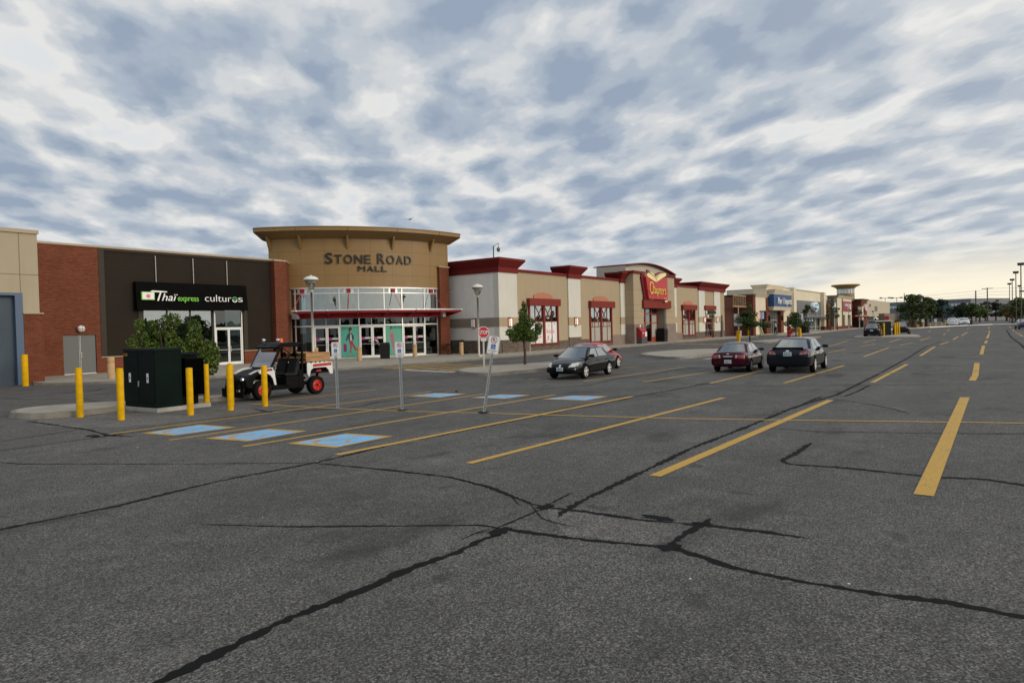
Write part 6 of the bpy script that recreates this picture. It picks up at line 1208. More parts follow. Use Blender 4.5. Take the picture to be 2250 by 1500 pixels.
g = MB(); g.slab([(1.60, .45), (1.74, .62), (1.80, .40), (1.74, .14), (1.64, .14), (1.68, .36), (1.60, .30)], (0, -.40, 0), (1, 0, 0), (0, 0, 1), (0, 1, 0), .06).slab([(1.60, .45), (1.74, .62), (1.80, .40), (1.74, .14), (1.64, .14), (1.68, .36), (1.60, .30)], (0, .34, 0), (1, 0, 0), (0, 0, 1), (0, 1, 0), .06); g.box(1.70, 1.76, -.62, .62, .14, .44).tube([(1.5, -.35, .5), (1.75, -.1, .85), (1.75, .1, .85), (1.5, .35, .5)], .025, 6); U('front_plow_mount', ubm, g, bevel=.01)
g = MB(); g.box(1.765, 1.775, .30, .48, .34, .41); U('warning_label', signw, g)
WR = .34
for x in (1.02, -1.24):
    for s in (-1, 1):
        yo = s * .72; wd = .26
        g = MB(); g.lathe([(WR * .58, yo - s * .02), (WR * .80, yo), (WR * .94, yo - s * .02), (WR, yo - s * .06), (WR, yo - s * (wd - .05)), (WR * .93, yo - s * wd), (WR * .5, yo - s * wd)], (x, 0, WR), 30, 'y'); ty = U('wheel', rubber, g, smooth=35)
        g = MB(); g.lathe([(WR * .60, yo - s * .02), (WR * .55, yo - s * .01), (WR * .50, yo - s * .06), (WR * .26, yo - s * .05), (WR * .22, yo - s * .08), (WR * .13, yo - s * .08), (WR * .10, yo - s * .02), (.001, yo - s * .02)], (x, 0, WR), 24, 'y'); U('wheel_hub', mat('hub_red', (.50, .025, .018), .45), g, ty, smooth=35)
        g = MB(); [g.lathe([(.018, yo - s * .035), (.001, yo - s * .03)], (x + WR * .38 * math.cos(a), 0, WR + WR * .38 * math.sin(a)), 6, 'y') for a in np.linspace(0, 6.28, 6)[:-1]]; g.lathe([(WR * .11, yo - s * .018), (.001, yo - s * .012)], (x, 0, WR), 10, 'y'); U('hub_bolt', ubm, g, ty)
place(u_, 13.84, 19.72, 180, .93)
# ------------------------------------------------------------------ bollards
def bollard(x, y, h, r, label, grp, m=ybol):
    o = thing('bollard', label, 'bollard', (x, y, 0), grp)
    g = MB(); g.lathe([(r, -.05), (r, h - .03), (r * .93, h - .008), (.001, h)], (x, y, 0), 24); link('post', g, m, o, smooth=50)
    return o
YB = 'yellow steel bollards round the utility cabinet'
for x, y, h, lb in ((7.97, 20.06, 1.33, 'yellow bollard at the island kerb, leftmost of those round the cabinet'), (8.22, 18.30, 1.33, 'yellow bollard in front of the left cabinet door'), (9.65, 17.57, 1.26, 'yellow bollard in front of the dark right end of the cabinet'), (11.10, 19.28, 1.26, 'yellow bollard behind the cabinet pad, in front of the bush'), (10.77, 17.50, 1.25, 'front one of the paired yellow bollards by the utility cart nose'), (11.60, 18.80, 1.25, 'rear one of the paired yellow bollards by the utility cart nose'), (11.84, 17.46, 1.20, 'yellow bollard standing before the front wheel of the utility cart')):
    bollard(x, y, h, .083, lb, YB)
bollard(12.2, 36.3, 1.45, .13, 'yellow bollard beside the blue roller door frame', 'yellow bollards by doors')
bollard(103.2, 30.6, 1.9, .2, 'yellow bollard before the dark brown service court wall', 'yellow bollards by doors')
SB = 'sandstone bollards along the mall pavement'
def stone(x, y, lb, h=.98):
    o = thing('stone_bollard', lb, 'bollard', (x, y, SW), SB); r = .165
    g = MB(); g.lathe([(r, SW), (r, SW + h * .72), (r * .94, SW + h * .735), (r * .94, SW + h * .75), (r, SW + h * .765), (r, SW + h - .05), (r * .9, SW + h), (.001, SW + h)], (x, y, 0), 20); link('post', g, cbol, o, smooth=40)
stone(15.6, 35.6, 'sandstone bollard right of the grey service doors', 1.05); stone(30.3, 38.6, 'sandstone bollard behind the board sided cart bed'); stone(32.1, 36.2, 'sandstone bollard in front of the poster with the red trousers'); stone(37.4, 36.0, 'sandstone bollard in front of the right pair of mall doors'); stone(41.2, 34.6, 'sandstone bollard in front of the black bin on legs')
# ------------------------------------------------------------------ utility cabinet
c_ = lthing('utility_cabinet', 'dark green padmount cabinet with two doors and a black finned end, on a concrete pad', 'utility cabinet')
g = MB(); g.box(0, 1.90, -.02, 1.85, 0, .10); link('concrete_pad', g, concl, c_, bevel=.01)
g = MB(); g.box(.06, .98, .12, 1.72, .10, 1.50); bd_ = link('cabinet_body', g, cabg, c_, bevel=.012)
g = MB(); g.prism([(.03, .09), (1.01, .09), (1.01, 1.75), (.03, 1.75)], 1.50, 1.56, top=[(.05, .11), (.99, .11), (.99, 1.73), (.05, 1.73)]); link('cabinet_lid', g, cabg, c_)
for y0, y1 in ((.14, .905), (.925, 1.70)): g = MB(); g.box(.030, .058, y0, y1, .24, 1.46); d_ = link('cabinet_door', g, cabg, c_, bevel=.006)
g = MB(); g.box(.024, .030, .40, .50, .72, .95); lb_ = link('warning_label', g, signw, c_); g = MB(); g.box(.022, .024, .42, .48, .80, .86); link('label_mark', g, mat('label_green', (.05, .25, .18), .5), c_, lb_)
g = MB(); g.box(.024, .030, 1.32, 1.42, .72, .95); lb_ = link('warning_label', g, signw, c_); g = MB(); g.box(.022, .024, 1.34, 1.40, .80, .86); link('label_mark', g, MATS['label_green'], c_, lb_)
g = MB(); g.tube([(.03, .90, .74), (.0, .90, .74)], .02, 8).box(.0, .02, .88, .92, .62, .74); link('door_handle', g, galv, c_)
g = MB(); put_text(g, '5910', (.026, 1.66, 1.37), (0, -1, 0), (0, 0, 1), (-1, 0, 0), .2, .075, .004, bold=.004); link('stencil_number', g, mat('stencil_yellow', (.45, .22, .02), .6), c_)
g = MB(); g.box(.98, 1.62, .22, 1.62, .10, 1.36); link('transformer_tank', g, cabd, c_, bevel=.015)
g = MB(); g.prism([(.97, .16), (1.66, .16), (1.66, 1.68), (.97, 1.68)], 1.37, 1.43, top=[(.99, .2), (1.64, .2), (1.64, 1.64), (.99, 1.64)]); link('tank_lid', g, cabg, c_)
for k in range(13): x = 1.05 + k * .052; g = MB(); g.box(x, x + .012, .0, .22, .34, 1.26); link('cooling_fin', g, cabd, c_)
for k in range(20): y = .28 + k * .066; g = MB(); g.box(1.62, 1.80, y, y + .012, .34, 1.26); link('cooling_fin', g, cabd, c_)
g = MB(); g.box(1.04, 1.68, -.006, .22, 1.26, 1.285).box(1.62, 1.80, .26, 1.56, 1.26, 1.285); link('fin_header', g, cabd, c_)
c_.location = (9.45, 18.95, 0); c_.rotation_euler = (0, 0, R(3)); c_.scale = (.86, 1.0, 1.14)
# ------------------------------------------------------------------ parking permit signs
def sign_face(root, w, h, y=-.03, frame=True, small=False):
    """white plate facing -y in local space, its centre at the origin of the plate"""
    rc = .04
    def rrect(w, h, r): return [(sx * (w / 2 - r) + r * math.cos(R(a0 + a)), sz * (h / 2 - r) + r * math.sin(R(a0 + a))) for sx, sz, a0 in ((1, 1, 0), (-1, 1, 90), (-1, -1, 180), (1, -1, 270)) for a in (0, 30, 60, 90)]
    return rrect
def permit_sign(x, y, z0, h, w, ph, label, rz, tilt=(0, 0), ribs=True, base=None):
    o = lthing('permit_parking_sign', label, 'parking sign'); o['group'] = 'permit parking signs'
    zc = h - ph / 2
    g = MB(); g.slab([(-.028, 0), (.028, 0), (.028, h - .06), (-.028, h - .06)], (0, .0, 0), (1, 0, 0), (0, 0, 1), (0, 1, 0), .012).slab([(-.036, 0), (-.028, 0), (-.028, h - .06), (-.036, h - .06)], (0, -.012, 0), (1, 0, 0), (0, 0, 1), (0, 1, 0), .030).slab([(.028, 0), (.036, 0), (.036, h - .06), (.028, h - .06)], (0, -.012, 0), (1, 0, 0), (0, 0, 1), (0, 1, 0), .030)
    po = link('post', g, galv, o)
    if ribs: g = MB(); [g.poly([(a, -.004, z) for a, z in disc(8, .012, 0, zz)]) for zz in np.arange(.10, h - ph - .02, .055)]; link('post_holes', g, blkm, o, po)
    rr = sign_face(o, w, ph)
    g = MB(); g.slab(rr(w, ph, .04), (0, -.012, zc), (1, 0, 0), (0, 0, 1), (0, -1, 0), .006); pl = link('sign_plate', g, signw, o)
    S = lambda px, pz: (px * w, -.0215, zc + pz * ph)
    g = MB(); outr, inn = rr(w * .95, ph * .965, .035), rr(w * .91, ph * .94, .03); n = len(outr)
    for i in range(n): a, b_, c2, d2 = outr[i], outr[(i + 1) % n], inn[(i + 1) % n], inn[i]; g.poly([(p[0], -.0205, zc + p[1]) for p in (a, b_, c2, d2)])
    link('sign_border', g, signk, o, pl)
    g = MB(); R0 = w * .27; cz = .27 * ph
    for i in range(28):
        a0, a1 = 2 * math.pi * i / 28, 2 * math.pi * (i + 1) / 28
        g.poly([(q * math.cos(t), -.0225, zc + cz + q * math.sin(t)) for q, t in ((R0 * .82, a0), (R0, a0), (R0, a1), (R0 * .82, a1))])
    g.poly([(-R0 * .68, -.0235, zc + cz + R0 * .55), (-R0 * .55, -.0235, zc + cz + R0 * .68), (R0 * .68, -.0235, zc + cz - R0 * .55), (R0 * .55, -.0235, zc + cz - R0 * .68)]); link('prohibition_ring', g, mat('sign_ring_red', (.34, .02, .03), .4), o, pl)
    g = MB(); put_text(g, 'P', (-R0 * .36, -.0192, zc + cz - R0 * .48), (1, 0, 0), (0, 0, 1), (0, -1, 0), R0 * .66, R0 * .98, .002, bold=.004); link('sign_letter', g, signk, o, pl)
    g = MB(); q = w * .19; cz2 = -.09 * ph; g.poly([(-q, -.0215, zc + cz2 - q * 1.1), (q, -.0215, zc + cz2 - q * 1.1), (q, -.0215, zc + cz2 + q * 1.1), (-q, -.0215, zc + cz2 + q * 1.1)]); bf = link('blue_square', g, signb, o, pl)
    g = MB(); chair_icon(g, lambda a, b_: ((a - .06) * q * 1.7, -.0235, zc + cz2 - q * .92 + (b_ + .12) * q * 1.75)); link('wheelchair_symbol', g, signw, o, bf)
    g = MB(); put_text(g, 'BY PERMIT', (0, -.0192, zc - .345 * ph), (1, 0, 0), (0, 0, 1), (0, -1, 0), w * .70, ph * .055, .002, center=True, bold=.002); put_text(g, 'ONLY', (0, -.0192, zc - .44 * ph), (1, 0, 0), (0, 0, 1), (0, -1, 0), w * .34, ph * .055, .002, center=True, bold=.002); link('sign_words', g, signk, o, pl)
    if base: g = MB(); g.lathe([(.001, .5 + base), (.17, .5 + base), (.19, .5), (.19, 0)], (0, .03, 0), 16); link('bollard_base', g, ybol, o, smooth=40)
    o.location = (x, y, z0); o.rotation_euler = (R(tilt[0]), R(tilt[1]), R(rz)); return o
permit_sign(12.31, 14.81, 0, 1.84, .235, .42, 'first permit parking sign behind the cart, left of the slim lamp post', -53, (0, -.5))
permit_sign(12.77, 12.80, 0, 1.82, .235, .42, 'middle permit parking sign, standing straight in front of the mall doors', -53, (0, -1.2))
permit_sign(13.31, 10.50, 0, 1.94, .30, .46, 'bent permit parking sign leaning right, in front of the stop sign', -52, (0, 9.5))
for x, y in ((12.77, 12.79), (13.29, 10.49)): g = MB(); g.poly([(x + .12 * math.cos(t), y + .16 * math.sin(t), .030) for t in np.linspace(0, 6.28, 16)[:-1]]); struct('tar_patch', g, tar)
permit_sign(70.6, 22.0, .10, 2.9, .85, 1.25, 'permit parking sign on a yellow base beside the first tree of the far island', -72, ribs=False, base=.65)
permit_sign(85.0, 19.3, .10, 2.9, .85, 1.25, 'permit parking sign on a yellow base right of the red hydrant', -75, ribs=False, base=.65)
# backs of two signs seen on the far side of the posts are part of the same plates
# ------------------------------------------------------------------ stop sign
o = thing('stop_sign', 'red octagonal stop sign on a steel post at the nose of the island', 'stop sign', (27.44, 21.55, .13)); cx0, cy0 = 27.44, 21.55
g = MB(); g.slab([(-.045, 0), (.045, 0), (.045, 2.0), (-.045, 2.0)], (cx0, cy0, .13), (.8, -.6, 0), (0, 0, 1), (.6, .8, 0), .03); link('post', g, galv, o)
du, dn = Vector((.8, -.6, 0)), Vector((-.6, -.8, 0)); ce = Vector((cx0, cy0, 1.92)) + dn * .03; rad = .31
oc = lambda r: [(r * math.cos(R(22.5 + 45 * k)), r * math.sin(R(22.5 + 45 * k))) for k in range(8)]
g = MB(); g.slab(oc(rad), ce, du, (0, 0, 1), dn, .008); pl = link('sign_border', g, signw, o)
g = MB(); g.slab(oc(rad * .92), ce + dn * .009, du, (0, 0, 1), dn, .003); link('sign_plate', g, mat('stop_red', (.40, .010, .025), .35), o, pl)
g = MB(); put_text(g, 'STOP', ce + dn * .013 - Vector((0, 0, .095)), du, (0, 0, 1), dn, .46, .19, .003, center=True, bold=.004); link('sign_letters', g, signw, o, pl)
g = MB(); g.slab([(-.13, -.45), (.13, -.45), (.13, -.33), (-.13, -.33)], ce, du, (0, 0, 1), dn, .008); sp_ = link('sub_plate', g, signw, o); g = MB(); put_text(g, '4-WAY', ce + dn * .009 - Vector((0, 0, .42)), du, (0, 0, 1), dn, .19, .06, .003, center=True, bold=.002); link('sub_plate_words', g, signr, o, sp_)
o = thing('bare_signpost', 'thin bare steel post on the kerb before the bookstore poster window', 'post', (45.4, 30.9, SW)); g = MB(); g.tube([(45.4, 30.9, SW), (45.4, 30.9, 2.75)], .035, 6); link('post', g, galv, o); g = MB(); g.box(45.28, 45.52, 30.84, 30.87, 2.35, 2.75); link('small_plate', g, galv, o)
o = thing('stop_sign', 'distant stop sign behind the far green bin', 'stop sign', (97.8, 11.75, 0)); g = MB(); g.tube([(97.8, 11.75, 0), (97.8, 11.75, 2.35)], .05, 6); link('post', g, galv, o); g = MB(); g.slab(oc(.30), (97.74, 11.75, 2.20), (.1, -.995, 0), (0, 0, 1), (-.995, -.1, 0), .03); link('sign_plate', g, MATS['stop_red'], o)
# ------------------------------------------------------------------ pavement lamps
def lamp(x, y, h, label, k=1.0, z0=SW, grp='ivory pavement lamps'):
    o = thing('street_lamp', label, 'street lamp', (x, y, z0), grp)
    g = MB(); g.box(x - .2 * k, x + .2 * k, y - .2 * k, y + .2 * k, z0, z0 + .08); link('base_plate', g, lampw, o)
    g = MB(); g.tube([(x, y, z0), (x, y, h - .95 * k)], [.075 * k, .062 * k], 12).lathe([(.062 * k, h - .95 * k), (.09 * k, h - .92 * k), (.09 * k, h - .84 * k), (.13 * k, h - .80 * k)], (x, y, 0), 12); link('pole', g, lampw, o, smooth=50)
    g = MB(); g.lathe([(.12 * k, h - .80 * k), (.24 * k, h - .64 * k), (.29 * k, h - .46 * k), (.29 * k, h - .36 * k)], (x, y, 0), 20); link('lamp_bowl', g, lens, o, smooth=60)
    g = MB(); g.lathe([(.30 * k, h - .36 * k), (.40 * k, h - .30 * k), (.43 * k, h - .22 * k)], (x, y, 0), 24); link('hood_rim', g, lampg, o, smooth=60)
    g = MB(); g.lathe([(.435 * k, h - .22 * k), (.36 * k, h - .10 * k), (.20 * k, h - .02 * k), (.05 * k, h), (.03 * k, h + .05 * k), (.001, h + .06 * k)], (x, y, 0), 24); link('hood', g, mat('hood_white', (.66, .65, .61), .45), o, smooth=60)
    g = MB(); g.lathe([(.001, h - .72 * k), (.07 * k, h - .70 * k), (.07 * k, h - .42 * k), (.001, h - .40 * k)], (x, y, 0), 10); link('bulb', g, mat('lamp_bulb', (.8, .77, .68), .5), o)
    return o
lamp(25.25, 32.4, 5.40, 'ivory post lamp in front of the left mall doors'); lamp(38.9, 31.0, 5.35, 'ivory post lamp left of the stop sign, before the shaded side wall')
for i, (x, y, h, lb) in enumerate(((124.9, 25.8, 4.5, 'slim lamp before the round blue sign'), (149.1, 27.2, 4.9, 'slim lamp before the black shopfront'), (166.8, 27.5, 4.9, 'slim lamp before the red panel sign'), (180.5, 27.4, 4.8, 'slim lamp by the red entrance canopy'), (198, 26.9, 4.5, 'slim lamp before the brick end store flank'))): lamp(x, y, h, lb, .85)
# ------------------------------------------------------------------ tall lot lights
def tall(x, y, h, label, double=False, z=0):
    o = thing('lot_light', label, 'light pole', (x, y, 0), 'tall car park lights')
    g = MB(); g.tube([(x, y, 0), (x, y, h - .5)], [.12, .08], 8); link('pole', g, mat('pole_bronze', (.055, .045, .035), .6), o, smooth=50)
    for s in ((-1, 1) if double else (0,)):
        g = MB(); yy = y + s * 1.6; g.prism([(x - .35, yy - .46), (x + .35, yy - .46), (x + .35, yy + .46), (x - .35, yy + .46)], h - .50, h - .03, top=[(x - .4, yy - .54), (x + .4, yy - .54), (x + .4, yy + .54), (x - .4, yy + .54)]); link('lamp_head', g, MATS['pole_bronze'], o, bevel=.05)
    if double: g = MB(); g.tube([(x, y - 1.5, h - .3), (x, y + 1.5, h - .3)], .08, 6).tube([(x, y, h - 1), (x, y, h - .3)], .1, 6); link('cross_arm', g, MATS['pole_bronze'], o)
for x, y, lb in ((151.5, -2.97, 'nearest and tallest looking lot light at the right edge'), (179.6, -2.66, 'second lot light of the row at the right'), (215.2, -2.43, 'third lot light of the row at the right'), (242, -2.09, 'last lot light of the row at the right'), (262.4, -4.76, 'lot light half hidden by the nearest one')): tall(x, y, 11.5, lb)
tall(328.8, 40, 11.3, 'twin headed lot light over the plain flank wall', True); tall(308.8, 33.5, 10.6, 'twin headed lot light just left of the large trees', True)
o = thing('traffic_camera_arm', 'short bracket arm lamp at the right edge below the lot lights', 'light pole', (185, -5.4, 0)); g = MB(); g.tube([(185, -5.4, 0), (185, -5.4, 7.2)], .1, 6); link('pole', g, MATS['pole_bronze'], o); g = MB(); g.tube([(185, -5.4, 7.1), (185, -3.9, 7.3)], .06, 6).box(184.7, 185.3, -4.5, -3.4, 7.2, 7.5); link('bracket_arm', g, MATS['pole_bronze'], o)
# utility poles and wires
ptop = []
for x, y, h, lb in ((363.6, 8.9, 13.6, 'wooden utility pole with stacked insulators'), (354.4, 4.6, 14.3, 'wooden utility pole with a crossarm'), (460, 46, 16.9, 'slender mast rising above the large trees')):
    o = thing('utility_pole', lb, 'utility pole', (x, y, 0)); g = MB(); g.tube([(x, y, 0), (x, y, h)], [.32, .2], 7); link('pole', g, mat('pole_wood', (.09, .075, .062), .9), o)
    if 'crossarm' in lb: g = MB(); g.box(x - .1, x + .1, y - 2, y + 2, h - .5, h - .25); link('crossarm', g, MATS['pole_wood'], o); g = MB(); g.lathe([(.001, h - 4.6), (.45, h - 4.6), (.45, h - 5.8), (.001, h - 5.8)], (x, y + .7, 0), 10); link('transformer_can', g, galv, o)
    elif 'stacked' in lb: 
        for k in range(4): g = MB(); g.lathe([(.2, h - .6 - k * .9), (.45, h - .75 - k * .9), (.2, h - .9 - k * .9)], (x, y, 0), 8); link('insulator', g, MATS['pole_wood'], o)
for k, (z0, z1, z2) in enumerate(((13.4, 14.0, 13.2), (12.0, 12.6, 11.6), (10.9, 11.2, 10.6), (9.6, 9.8, 9.0))):
    o = thing('power_line', ('topmost', 'second', 'third', 'lowest')[k] + ' sagging wire of the span between the utility poles', 'power line', (360, 0, z1)); A = [(380, 60, z0 - 2), (363.6, 8.9, z0), (354.4, 4.6, z1), (330, -32, z2)]; P = []
    for a, b_ in zip(A, A[1:]): P += [(lerp(a[0], b_[0], t), lerp(a[1], b_[1], t), lerp(a[2], b_[2], t) - 1.6 * t * (1 - t)) for t in np.linspace(0, 1, 9)[:-1]]
    g = MB(); g.tube(P + [A[-1]], .035, 4); link('wire', g, blkm, o)
# ------------------------------------------------------------------ bins, bench, drop box, hydrant
def bin_(x, y, z, w, h, label, rz=0):
    o = thing('litter_bin', label, 'bin', (x, y, z), 'black litter bins', R(rz)); o['_o'] = (0, 0, 0)
    g = MB(); g.prism([(-w * .46, -w * .46), (w * .46, -w * .46), (w * .46, w * .46), (-w * .46, w * .46)], 0, h * .84, top=[(-w * .5, -w * .5), (w * .5, -w * .5), (w * .5, w * .5), (-w * .5, w * .5)]); link('bin_body', g, blkp, o, bevel=.03)
    g = MB(); g.prism([(-w * .52, -w * .52), (w * .52, -w * .52), (w * .52, w * .52), (-w * .52, w * .52)], h * .85, h, top=[(-w * .42, -w * .42), (w * .42, -w * .42), (w * .42, w * .42), (-w * .42, w * .42)]); link('bin_lid', g, blkp, o, bevel=.03)
bin_(34.9, 36.6, SW, .72, 1.18, 'black litter bin between the middle mall doors and the teal dress poster', -40); bin_(74.2, 31.9, SW, 1.0, 1.55, 'black litter bin in the bookstore doorway'); bin_(117.5, 25.9, SW, 1.3, 1.8, 'black litter bin on the pavement right of the far hydrant tree'); bin_(184.5, 27.9, SW, 1.5, 1.9, 'black litter bin by the far red canopy')
o = lthing('bin_on_legs', 'black box bin on splayed tubular legs against the shaded side wall', 'bin')
g = MB(); g.box(-.55, .45, -.25, .25, .62, 1.15); link('bin_box', g, blkp, o, bevel=.05); g = MB(); g.box(-1.0, -.55, -.2, .2, .72, .86); link('side_tray', g, blkp, o, bevel=.03)
for s in (-1, 1): g = MB(); g.tube([(s * .42 - .05, -.2, .80), (s * .85 - .05, -.28, .04), (s * .50 - .05, .0, .04), (s * .85 - .05, .28, .04), (s * .42 - .05, .2, .80)], .03, 6); link('tubular_leg', g, blkm, o)
o.location = (42.0, 35.6, SW); o.rotation_euler = (0, 0, R(-42)); 
o = thing('drop_box', 'red book drop box with a grey base beside the bookstore entrance', 'drop box', (67.2, 31.2, SW))
g = MB(); g.box(66.4, 67.75, 30.85, 31.42, SW, .72); link('box_base', g, mat('box_base_grey', (.06, .065, .07), .6), o, bevel=.01)
g = MB(); g.slab([(0, .721), (.57, .721), (.57, 1.86), (.35, 1.80), (.08, 1.45), (0, 1.40)], (66.4, 30.85, 0), (0, 1, 0), (0, 0, 1), (1, 0, 0), 1.35); bb = link('box_body', g, mat('box_red', (.30, .012, .018), .45), o, bevel=.015)
g = MB(); g.box(67.2, 67.68, 30.845, 30.85, .85, 1.35).box(66.6, 66.9, 30.845, 30.85, 1.18, 1.28); link('box_print', g, signw, o, bb)
o = thing('fire_hydrant', 'red fire hydrant between the grey sedan roof and the second island tree', 'hydrant', (83.4, 20.1, .12))
g = MB(); g.lathe([(.30, .12), (.30, .2), (.22, .24), (.22, 1.1), (.28, 1.14), (.28, 1.22), (.22, 1.26), (.20, 1.42), (.10, 1.54), (.05, 1.58), (.05, 1.66), (.001, 1.66)], (83.4, 20.1, 0), 18); link('barrel', g, mat('hydrant_red', (.34, .016, .022), .5), o, smooth=40)
g = MB(); g.lathe([(.001, -.42), (.13, -.42), (.13, .42), (.001, .42)], (83.4, 20.1, .92), 12, 'x').lathe([(.001, -.42), (.15, -.42), (.15, 0)], (83.4, 20.1, .80), 12, 'y'); link('nozzle', g, MATS['hydrant_red'], o)
o = thing('waste_container', 'large dark green bin enclosure with a pale lid among yellow bollards, far middle', 'waste container', (93.9, 11.7, .1))
ct = [(92.3, 12.3), (94.5, 10.9), (96.6, 11.9), (94.4, 13.3)]
g = MB(); g.prism(ct, .1, 1.78); link('container_body', g, cabg, o); g = MB(); g.prism([(92.2, 12.35), (94.5, 10.75), (96.75, 11.85), (94.4, 13.45)], 1.79, 1.90); link('container_lid', g, mat('lid_grey', (.30, .31, .30), .5), o); g = MB(); g.slab([(.1, .3), (1.25, .3), (1.25, 1.65), (.1, 1.65)], (92.3, 12.3, 0), Vector((2.2, -1.4, 0)).normalized(), (0, 0, 1), Vector((-1.4, -2.2, 0)).normalized(), .03); link('container_door', g, cabg, o)
for k, (x, y) in enumerate(((91.8, 11.35), (94.6, 10.5), (96.9, 10.55), (97.4, 10.35))): bollard(x, y, 1.6, .10, ('yellow bollard left of the far green bin', 'yellow bollard before the right corner of the far green bin', 'left one of the paired yellow bollards right of the far bin', 'right one of the paired yellow bollards right of the far bin')[k], 'yellow bollards round the far bin')
for k, (x, y) in enumerate(((178, 15.3), (171.7, 13.7), (176, 12.7), (172, 11.4), (187, 11.2), (186, 10.4))): bollard(x, y, 1.0, .12, 'small yellow bollard in the far row beneath the large trees and white cars', 'far yellow bollards')
for k, (x, y) in enumerate(((178, 15.3), (171.7, 13.7), (172, 11.4))):
    o = thing('far_sign', 'small white sign on a far yellow bollard under the large trees', 'parking sign', (x, y, 0), 'far permit signs'); g = MB(); g.tube([(x, y, 1.0), (x, y, 1.4)], .04, 5); link('post', g, blkm, o); g = MB(); g.box(x - .1, x - .05, y - .25, y + .25, 1.15, 1.8); link('sign_plate', g, signw, o)
o = thing('step_ladder', 'yellow and white ladder leaning left of the blue fascia store entrance', 'ladder', (104.6, 29.4, SW))
for x in (103.9, 105.2): g = MB(); g.tube([(x, 29.0, SW), (x + (.12 if x < 104.5 else -.12), 29.9, 3.2)], .06, 6); link('ladder_rail', g, mat('ladder_yellow', (.55, .48, .10), .5), o)
for k in range(7): t = (k + .7) / 7.6; g = MB(); g.tube([(103.9 + .12 * t, 29.0 + .9 * t, SW + 3.1 * t), (105.2 - .12 * t, 29.0 + .9 * t, SW + 3.1 * t)], .05, 5); link('ladder_rung', g, alum, o)
# scraps of litter blown over the asphalt
rr0 = random.Random(77)
for k, (x, y) in enumerate(((7.35, 19.9), (8.9, 18.2), (8.4, 18.1), (7.1, 9.1), (10.3, 8.2), (5.35, 2.1), (12.6, 1.6), (4.6, 6.9), (9.7, 12.9), (14.9, 7.7), (6.3, 13.4), (5.9, 1.0), (11.6, 15.4), (16.4, 11.9))):
    g = MB(); n_ = rr0.randrange(4, 7); s_ = rr0.uniform(.008, .016); pts = [(x + s_ * rr0.uniform(.6, 1.3) * math.cos(6.283 * j / n_), y + s_ * rr0.uniform(.6, 1.3) * math.sin(6.283 * j / n_)) for j in range(n_)]
    g.prism(pts, .0, rr0.uniform(.003, .006), top=[(lerp(x, a, .7), lerp(y, b_, .7)) for a, b_ in pts]); tag(link('litter_scrap', g, mat('scrap_paper', (.55, .54, .50), .8)), 'tiny pale scrap of litter lying on the asphalt', 'litter', 'litter scraps on the asphalt')
# the gull
o = thing('gull', 'gull gliding in the sky right above the round roof', 'bird', (43.8, 42.3, 11.9)); o['_o'] = (0, 0, 0)
g = MB(); g.tube([(-.22, 0, 0), (-.10, 0, .02), (.08, 0, .02), (.20, 0, .03), (.28, 0, .02)], [.01, .055, .06, .035, .008], 7); link('bird_body', g, mat('gull_grey', (.22, .22, .23), .8), o, smooth=60)
for s in (-1, 1): g = MB(); g.slab([(0, -.06), (.25, -.05), (.52, -.12), (.50, -.02), (.25, .07), (0, .07)], (0, s * .03, .03), Vector((.0, s * .88, .42 if s > 0 else -.1)).normalized(), (1, 0, 0), (0, 0, 1), .012); link('wing', g, MATS['gull_grey'], o)
o.rotation_euler = (0, 0, R(-100))
